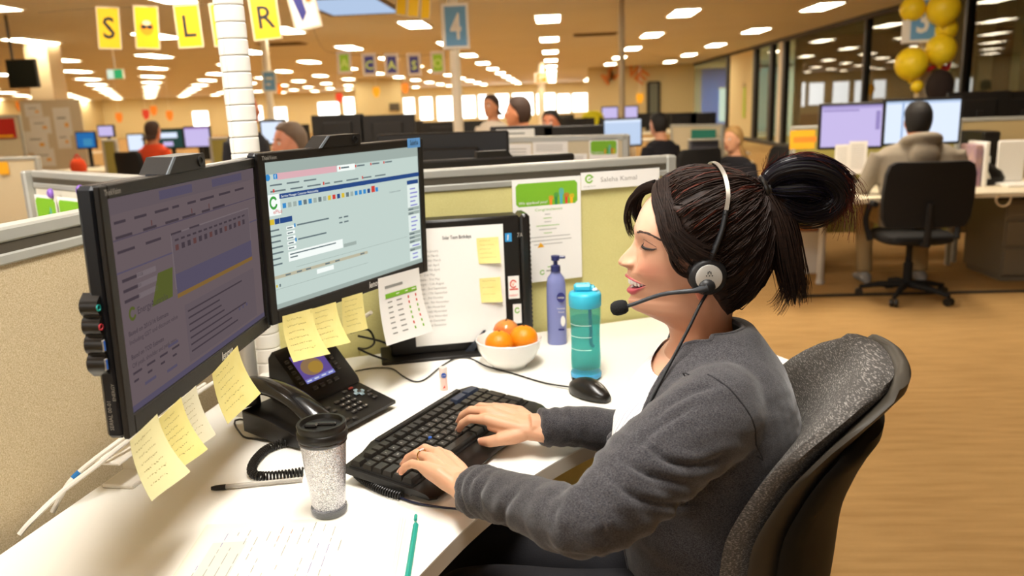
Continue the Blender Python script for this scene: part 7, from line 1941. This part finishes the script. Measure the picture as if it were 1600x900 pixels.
for k, (px, py, ch_) in enumerate(((538, 98, 'A'), (577, 101, 'C'), (612, 101, 'A'), (647, 101, 'S'), (684, 98, 'O'))):
    Y = 12.5; c = at_y(px, py, Y); W_, H_ = 22 * Y / FPX, 34 * Y / FPX; M_ = frame((c.x, Y, c.z), (1, 0, 0), y=UP)
    t = thing('bunting_card', ['leftmost framed lime letter card over the far desks', 'violet letter C card over the far desks', 'violet letter A card in the middle of the far bunting', 'violet letter S card of the far bunting', 'rightmost lime letter card of the far bunting by the 4 pole'][k], 'bunting card', (c.x, Y, c.z - H_ / 2), 'far bunting cards')
    obj('board', G().box((0, 0, 0), (W_, H_, .004), 0, M_), mat('pale card edge', '#cbb6a0', .6), t)
    obj('print', G().rect(-W_ * .32, -H_ * .36, W_ * .64, H_ * .72, 0, M_, 12).text(ch_, 0, -H_ * .2, H_ * .52, 1, M_, 16, 'CENTER', None, .02), [m_lime if k in (0, 4) else m_pur, mat('letter pale lime', '#c5d06a', .6)], t, None, False)
for k in range(3):
    Y = 8.4; c = at_y(627 + k * 19, 3 + k * 3, Y); M_ = frame((c.x, Y, c.z), (.8, .6 - .5 * k, -.1), y=UP); t = thing('bunting_card', ['left', 'middle', 'right'][k] + ' of the three yellow cards cut by the top edge', 'bunting card', (c.x, Y, c.z - .13), 'three yellow cards at the top edge'); obj('laminate', G().box((0, 0, 0), (.12, .26, .002), 0, M_), mat('clear laminate edge', '#d8c9ad', .4), t); obj('print', G().rect(-.05, -.12, .10, .24, 0, M_, 5), [m_card_y], t, None, False)
st = [at_y(px, py, 12.5) for px, py in ((470, -30), (500, 70), (538, 83), (577, 87), (612, 88), (647, 87), (684, 83), (712, 60), (740, -30))]
solo('bunting_string', G().tube(catmull(st, 4), .003, 5), m_rail_dk, 'thin string of the far letter cards', 'string')
# orange letters on the far cross wall
for k, ch_ in enumerate('MOVE'):
    px = (952, 962, 988, 1001)[k]; c = at_y(px, (122, 113, 113, 121)[k], 36.8); M_ = frame((c.x, 36.8, c.z), (math.cos(rad((35, 20, -20, -38)[k])), 0, math.sin(rad((35, 20, -20, -38)[k]))), y=UP)
    solo('wall_letter', G().text(ch_, 0, -.2, .75, 0, M_, 20, 'CENTER', .5, .03), mat('orange letter', '#d98a48', .7), 'orange letter %s of the arc on the cross wall' % ch_, 'letter', 'orange arc letters')

# ---------------- middle workstations
pA = at_y(763, 216, 4.2); pB = at_y(975, 210, 4.05)
tw2, Mw, Lw = bg_screen('cream desk screen with white notices in the middle', (pA.x, 4.2), (pB.x, 4.05), .3, pA.z, m_cream_fab)
Mn = Mw @ Matrix.Translation((0, -.022, 0)) @ Matrix.Rotation(rad(90), 4, 'X')
for k, (x0, x1, y0, y1, lab) in enumerate(((783, 833, 226, 262, 'white notice pinned at the left of the cream screen'), (836, 892, 222, 244, 'wide lined notice pinned in the middle of the cream screen'), (884, 922, 240, 258, 'small white notice low on the cream screen'))):
    xa = (at_y(x0, 240, 4.15).x - pA.x); xb = (at_y(x1, 240, 4.1).x - pA.x); zt = at_y(x0, y0, 4.12).z; zb = at_y(x0, y1, 4.12).z
    sheet('notice', lab, Mn @ Matrix.Translation((xa, zb, 0)), xb - xa, zt - zb, [m_ink2, m_teal], lambda g, M, w, h: [g.rect(w * .1, h * (.75 - .13 * q), w * .75, h * .04, 0, M) for q in range(4)], 'notice', 'notices on the cream screen')
xa = at_y(926, 240, 4.08).x - pA.x; xb = at_y(972, 240, 4.05).x - pA.x; zt = at_y(930, 216, 4.06).z; zb = zt - .21
sheet('award_poster', 'white sheet with green raised hands banner on the cream screen', Mn @ Matrix.Translation((xa, zb, .002)), xb - xa, zt - zb, BAN, lambda g, M, w, h: hands_banner(g, w * .05, h * .62, w * .9, h * .32, M, list(range(7))), 'poster')
q = at_y(803, 210, 4.3); sheet('name_strip', 'white name card standing above the cream screen', frame((q.x - .09, 4.25, pA.z - .005), (1, -.03, 0), y=UP), .20, .045, [m_ink2], lambda g, M, w, h: g.rect(w * .25, h * .4, w * .5, h * .2, 0, M), 'name plate')
# monitors whose dark backs face the viewer
c = at_y(772, 300, 2.62); zt = at_y(772, 247, 2.62).z
bg_monitor('dark monitor back with raised hump just over the green screen', (c.x, 2.62, zt - .155), AG - 90 + 4, .50, .28, m_scr_bl, .74, (), 'monitor', None, True)
c = at_y(708, 205, 3.3); bg_monitor('big dark monitor back behind the right monitor edge', (c.x - .04, 3.3, at_y(708, 206, 3.3).z - .155), 2, .50, .27, m_scr_bl, .74)
for k, x in enumerate((815, 895)):
    c = at_y(x, 196, 4.75); bg_monitor(['left dark monitor back above the cream screen', 'right dark monitor back above the cream screen'][k], (c.x, 4.75, c.z - .15), 0, .33 - .02 * k, .26, m_scr_bl, .74)
for k, (x, w) in enumerate(((528, .42), (606, .44))):
    c = at_y(x, 180, 7.0); bg_monitor(['left dark monitor back in the far middle row', 'right dark monitor back in the far middle row'][k], (c.x, 7.0, c.z - .15), 0, w, .27, m_scr_bl, .74)
bg_desk('cream desk with white boxes in the far middle row', at_y(570, 200, 6.7).x, 6.8, 1.5, .9, .74)
for k in range(3):
    c = at_y(545 + k * 32, 200, 6.5); solo('paper_roll', G().tube([(c.x - .09, 6.45, .74 + .045), (c.x + .09, 6.47, .74 + .045)], .045, 14), m_white, ['left', 'middle', 'right'][k] + ' white paper roll lying on the far middle desk', 'paper roll', 'paper rolls')
bg_desk('cream desk behind the cream notice screen', at_y(850, 200, 4.8).x, 4.65, 1.3, .8, .74); bg_desk('cream desk on the far side of the green screen', .05, 2.78, 1.0, .55, .74, rad(22)); bg_desk('cream desk under the big dark monitor back', at_y(708, 200, 3.4).x - .3, 3.45, .9, .6, .74)
c = at_y(973, 207, 8.6); bg_monitor('pale blue lit monitor at the end of the cream screen', c, 180 - 14, .40, .26, m_scr_bl, .74, ((0, .9, 1, .1, m_scr_wh),)); bg_desk('cream desk under the pale blue lit monitor', c.x - .25, 8.75, 1.0, .6, .74)
for k, (x, y, w, mm) in enumerate(((953, 179, .26, m_scr_vi), (983, 178, .28, m_scr_vi))):
    c = at_y(x, y, 14.25); bg_monitor(['small violet lit monitor left of the thin pole', 'small grey violet monitor right of the thin pole'][k], c, 180, w, .24, mm, .74); 
bg_desk('far cream desk behind the thin pole', at_y(968, 180, 14).x, 14.3, 1.3, .6, .74)
c = at_y(498 / 5 + 880, 176, 16); 
# yellow jacketed chair back and far clutter
# seated and standing colleagues
bg_person('person in black with dark hair seated before the pale blue monitor', at_y(1040, 200, 8.3).x, 8.3, 320, at_y(1036, 196, 8.3).z, m_blkshirt, hr_bk, '#c98f6c', .20, False, 0, .08, m_blkshirt, 'desk', .46)
bg_chair('dark office chair right of the person in black', at_y(1068, 250, 7.5).x, 7.6, 330, .46, at_y(1066, 233, 7.4).z, .48)
bg_person('woman with long fair hair in a black jacket at the right of centre', at_y(1150, 220, 7.6).x, 7.6, 235, at_y(1146, 219, 7.6).z, m_blkshirt, hr_bl, '#d8a07c', .19, False, .14, .02, m_blkshirt, 'desk', .46)
bg_chair('black office chair beside the fair haired woman', at_y(1195, 250, 7.0).x, 7.05, 250, .46, at_y(1190, 233, 7.0).z, .52)
p1 = at_y(1052, 195, 9.6); p2 = at_y(1128, 193, 9.2); bg_screen('cream desk screen with teal sheet behind the dark chair', (p1.x, 9.6), (p2.x, 9.2), .3, p1.z, m_cream_fab)
q = at_y(1081, 226, 9.3); sheet('notice', 'teal sheet pinned on the cream screen behind the dark chair', frame((q.x, 9.36, at_y(1081, 232, 9.36).z), (1, -.7, 0), y=UP), .30, .21, None, None, 'notice', None, mat('teal sheet', '#1f7a68', .7))
q = at_y(1078, 246, 8.9); dt = thing('document_tray', 'grey document tray on the desk behind the dark chair', 'tray', (q.x + .15, 8.9, .74)); obj('tray_frame', G().box((q.x + .15, 8.95, .86), (.30, .2, .2), .01), mat('slate tray', '#4a4c5a', .6), dt); obj('rim', G().box((q.x + .15, 8.85, .965), (.34, .24, .015), .004), m_rail, dt)
bg_desk('cream desk behind the dark chair', at_y(1085, 255, 8.9).x, 8.9, 1.1, .7, .74)
for k, x in enumerate((1068, 1098)):
    c = at_y(x, 176, 10.2); bg_monitor(['left dark monitor back over the teal notice', 'right dark monitor back over the teal notice'][k], (c.x, 10.2, c.z - .15), 0, .28, .26, m_scr_bl, .74)
bg_desk('cream desk beyond the teal notice', at_y(1085, 200, 10.4).x, 10.3, 1.2, .7, .74)
bg_person('man with short brown hair in profile in the middle distance', at_y(818, 190, 6.2).x, 6.2, 275, at_y(819, 177, 6.2).z, m_blkshirt, hr_br, '#d08a62', .2, False, 0, .02, m_blkshirt, 'desk', .5)
bg_person('woman with tied dark hair and pale blouse by the 4 pole', at_y(772, 190, 8.6).x, 8.6, 215, at_y(775, 167, 8.6).z, m_whsh, hr_br, '#c98a64', .18, False, .05, .02, m_blkshirt, 'desk', .5)
bg_person('person with dark hair mostly hidden behind the cream screen', at_y(862, 200, 7.4).x, 7.4, 200, at_y(863, 194, 7.4).z, m_blkshirt, hr_bk, '#b8714e', .19, False, 0, 0, m_blkshirt, 'desk', .46)
bg_person('person with grey brown hair just above the right monitor', at_y(458, 225, 4.5).x, 4.5, 225, at_y(458, 226, 4.5).z, m_blkshirt, hr_gr, '#d28c6c', .19, False, 0, 0, m_blkshirt, 'desk', .46)
bg_person('person standing half hidden behind the white cable riser', at_y(394, 200, 5.6).x - .05, 5.6, 100, at_y(394, 172, 5.6).z, m_blkshirt, hr_bk, '#b06a48', .19, False, 0, 0, m_blkshirt, 'down', .86)
c = at_y(426, 207, 6.2); bg_monitor('small pale lit monitor right of the cable riser', c, 180, .17, .16, m_scr_wh, .74); bg_desk('cream desk under the small pale monitor', c.x - .1, 6.2, .6, .45, .74)

# ---------------- left side of the office
def px_mon(label, px, py, Y, w, h, mm, wins=(), yaw=180): return bg_monitor(label, at_y(px, py, Y), yaw, w, h, mm, .74, wins)
px_mon('deep blue lit monitor at the left of the far row', 134, 219, 11.5, .27, .21, m_scr_nv, ((.35, .1, .5, .5, scr('sea blue', '#4a9ac8', .8)),))
px_mon('pale lit monitor left of the orange top', 212, 223, 11.4, .22, .22, m_scr_wh); px_mon('dark green lit monitor right of the orange top', 266, 217, 11.3, .36, .25, m_scr_gr, ((.05, .55, .75, .3, m_scr_wh), (.2, .1, .4, .25, m_scr_vi)))
px_mon('violet lit monitor nearest the cable riser', 308, 214, 10.8, .34, .25, m_scr_vi, ((0, .92, 1, .08, scr('violet bar', '#b48ad0', .9)),))
px_mon('small violet monitor far behind the deep blue one', 165, 205, 11.6, .22, .14, m_scr_vi)
bg_desk('long cream desk of the left row', at_y(140, 255, 10.6).x, 11.1, 1.5, 1.1, .74); bg_desk('cream desk under the violet lit monitor', at_y(275, 240, 11).x, 11.0, .95, .8, .74)
p = at_y(162, 218, 10.4); bg_screen('olive upright screen between the left desks', (p.x, 10.4), (p.x + .16, 10.38), .1, p.z, m_olive_fab); p = at_y(330, 215, 9.6); bg_screen('olive screen end beside the cable riser', (p.x, 9.6), (p.x + .35, 9.58), .1, p.z, m_olive_fab)
bg_person('person in a bright orange top with hair tied up at the left desks', at_y(237, 220, 9.4).x, 9.4, 20, at_y(235, 206, 9.4).z, m_orsh, hr_br, '#c27a50', .18, False, .05, .02, m_blkshirt, 'desk', .46)
bg_chair('black office chair under the person in orange', at_y(228, 250, 9.2).x - .02, 9.25, 20, .46, at_y(228, 236, 9.1).z, .40)
c = at_y(120, 243, 10.5); rs_ = thing('backpack', 'red bag on the left desk', 'bag', (c.x, 10.5, .74)); obj('pouch', G().loft([[(c.x + .11 * w * math.cos(a), 10.5 + .08 * w * math.sin(a), .74 + z) for a in np.linspace(0, 2 * math.pi, 16, endpoint=False)] for z, w in ((.001, .9), (.08, 1), (.15, .8), (.18, .4))]), m_orsh, rs_, 60); obj('strap', G().tube(catmull([(c.x - .05, 10.5, .9), (c.x, 10.5, .97), (c.x + .05, 10.5, .9)], 4), .012, 8), m_rb, rs_)
c = at_y(190, 248, 9.9); solo('desk_phone', G().prism([(0, 0), (.2, 0), (.2, .09), (.02, .02)], -.09, .09, frame((c.x, 10.85, .74), (0, 1, 0), y=UP)), m_black, 'dark phone on the left desk by the orange top', 'phone')
p = at_y(0, 246, 6.4); bg_screen('cream low screen at the far left edge', (p.x - .4, 6.4), (at_y(56, 246, 6.3).x, 6.3), .2, p.z, m_cream_fab)
for k, (x, y, mt, lab) in enumerate(((12, 262, m_amber, 'amber sheet on the low screen at the left edge'), (33, 262, m_orange, 'orange sheet on the low screen at the left edge'))):
    q = at_y(x, y + 10, 6.34); sheet('notice', lab, frame((q.x - .05, 6.31, q.z), (1, -.05, 0), y=UP), .09, .10, None, None, 'notice', None, mt)
q = at_y(12, 216, 12.2); sheet('poster', 'large red poster at the left edge', frame((q.x - .35, 12.2, q.z), (1, 0, 0), y=UP), .50, .30, [m_amber], lambda g, M, w, h: g.rect(w * .1, h * .05, w * .8, h * .12, 0, M), 'poster', None, mat('poster red', '#b8281c', .7)); ps_ = at_y(12, 210, 12.3); bg_screen('cream screen carrying the red poster', (ps_.x - .6, 12.25), (ps_.x + .26, 12.25), .1, at_y(12, 180, 12.25).z, m_cream_fab)
# far orange and red paper decorations hung from the ceiling
for k, (x, y, mt, lab) in enumerate(((30, 165, m_orange, 'orange paper strip hung at the far left'), (186, 183, m_orange, 'orange paper strip on the far beige wall'), (228, 178, m_red, 'dark red paper bunch on the far wall'), (265, 180, m_orange, 'orange paper drop right of the dark red bunch'), (240, 172, m_orange, 'small orange flag above the dark red bunch'), (633, 137, m_orange, 'orange flag left of the far windows'), (588, 143, m_amber, 'yellow paper star on the far block'), (530, 152, m_red, 'small red paper flag right of the far white window'), (436, 138, m_orange, 'orange paper strip by the small blue sign'), (1000, 153, m_amber, 'small amber flag beside the thin pole'))):
    Y = 26; c = at_y(x, y, Y); t = thing('paper_decoration', lab, 'decoration', (c.x, Y, c.z - .12), 'paper decorations hung across the office'); obj('paper', G().prism([(-.10, .14), (.10, .14), (.12, 0), (.06, -.16), (-.05, -.18), (-.12, -.02)], -.01, .01, frame((c.x, Y, c.z), (1, 0, 0), y=UP)), mt, t); obj('string', G().tube([(c.x, Y, c.z + .1), (c.x, Y, CEIL)], .004, 5), m_white, t)
# beige far block with a dark screen between the windows
c = at_y(592, 160, 40); struct('wall_far_block', G().box((c.x, 40.2, CEIL / 2), (2.3, .4, CEIL)), mat('far block', '#c9b98e', .9)); q = at_y(616, 167, 39.9); solo('wall_screen', G().box((q.x, 39.93, q.z), (.5, .06, .36), .01), m_rail_dk, 'dark framed board on the far beige block', 'board')
# far rows of dark monitors along the horizon
for k, (x, y, Y, w) in enumerate(((690, 192, 11, .5), (740, 190, 12, .5), (905, 186, 13, .45), (1010, 178, 18, .45), (1035, 178, 17, .45), (330, 222, 12.5, .3), (100, 212, 17, .4), (460, 196, 14, .5), (560, 192, 15, .5), (640, 190, 16, .5), (880, 180, 20, .5), (930, 180, 22, .5))):
    c = at_y(x, y, Y); bg_monitor(['dark monitor back just right of the 4 pole base', 'dark monitor back below the woman in the pale blouse', 'dark monitor back left of the yellow jacket', 'far dark monitor back left of the cross wall door', 'far dark monitor back under the cross wall door', 'dark monitor back beside the cable riser', 'dark monitor back by the notice stand', 'dark monitor back over the person with grey hair', 'far dark monitor back under the violet cards', 'far dark monitor back left of the 4 pole', 'far dark monitor back under the bright windows', 'far dark monitor back right under the bright windows'][k], (c.x, Y, c.z - .14), 0, w, .27, m_scr_bl, .74)
    bg_desk(['cream desk near the 4 pole base', 'cream desk below the pale blouse', 'cream desk left of the yellow jacket', 'far cream desk left of the door', 'far cream desk under the door', 'cream desk end beside the riser', 'cream desk by the notice stand', 'cream desk over the grey haired person', 'far cream desk under the violet cards', 'far cream desk left of the 4 pole', 'far cream desk under the bright windows', 'far cream desk right under the windows'][k], c.x, Y + .1, 1.3, .7, .74)
c = at_y(926, 181, 13.62); yj = thing('jacket', 'bright yellow jacket over a chair in the distance', 'jacket', (c.x, 13.62, .7)); obj('cloth', G().loft([[(c.x + .20 * w * math.cos(a), 13.62 + .09 * math.sin(a), c.z - .2 + z) for a in np.linspace(0, 2 * math.pi, 18, endpoint=False)] for z, w in ((-.25, 1.1), (0, 1.05), (.15, 1.0), (.24, .8), (.28, .4))]), mat('hi-vis yellow', '#e0d416', .7), yj, 60)
bg_chair('office chair under the yellow jacket', c.x, 13.3, 180, .46, c.z - .02, .36)

# ---------------- neighbour's place left of the tan screen
Mq3 = M3 @ Matrix.Identity(4)
sgn = -1
def on3(px, py):
    r = _ray((px, py)); P0 = C0 + n3 * .0225; n_ = n3; t = (P0.x * n_.x + P0.y * n_.y) / (r.x * n_.x + r.y * n_.y); return r * t + V((0, 0, CAMZ))
rd3 = -d3 if True else d3
for k, (x0, x1, lab) in enumerate(((52, 84, 'left green raised hands sheet beyond the tan screen'), (87, 133, 'right green raised hands sheet beyond the tan screen'))):
    a, b = on3(x0, 294), on3(x1, 296); w = (V((b.x - a.x, b.y - a.y, 0))).length; h = .30
    M_ = frame((a.x, a.y, PTOP - .075 - h), V((b.x - a.x, b.y - a.y, 0)), y=UP)
    sheet('award_poster', lab, M_, w, h, BAN, lambda g, M, w, h: hands_banner(g, w * .03, h * .66, w * .94, h * .31, M, list(range(7))), 'poster', 'hands sheets on the pale screen')
for k, (x, y) in enumerate(((82, 302), (128, 297))):
    c = on3(x, y); solo('magnet', G().lathe([(.016, 0), (.016, .006), (.010, .012), (0, .012)], 16, frame(c + n3 * .002, d3, z=n3)), mat('violet magnet', '#8a62c0', .4), ['violet magnet between the green sheets', 'violet magnet at the right green sheet'][k], 'magnet', 'violet magnets')
c = at_d(18, 318, 1.75); bg_monitor('dark grey monitor back at the left edge beyond the tan screen', (c.x - .36, c.y + .02, 1.12), -20, .47, .27, m_scr_bl, DZ, (), 'monitor', None, True)
bg_desk('neighbour\'s white desk beyond the tan screen', -1.62, 1.62, .9, .6, DZ, 0, m_desk)
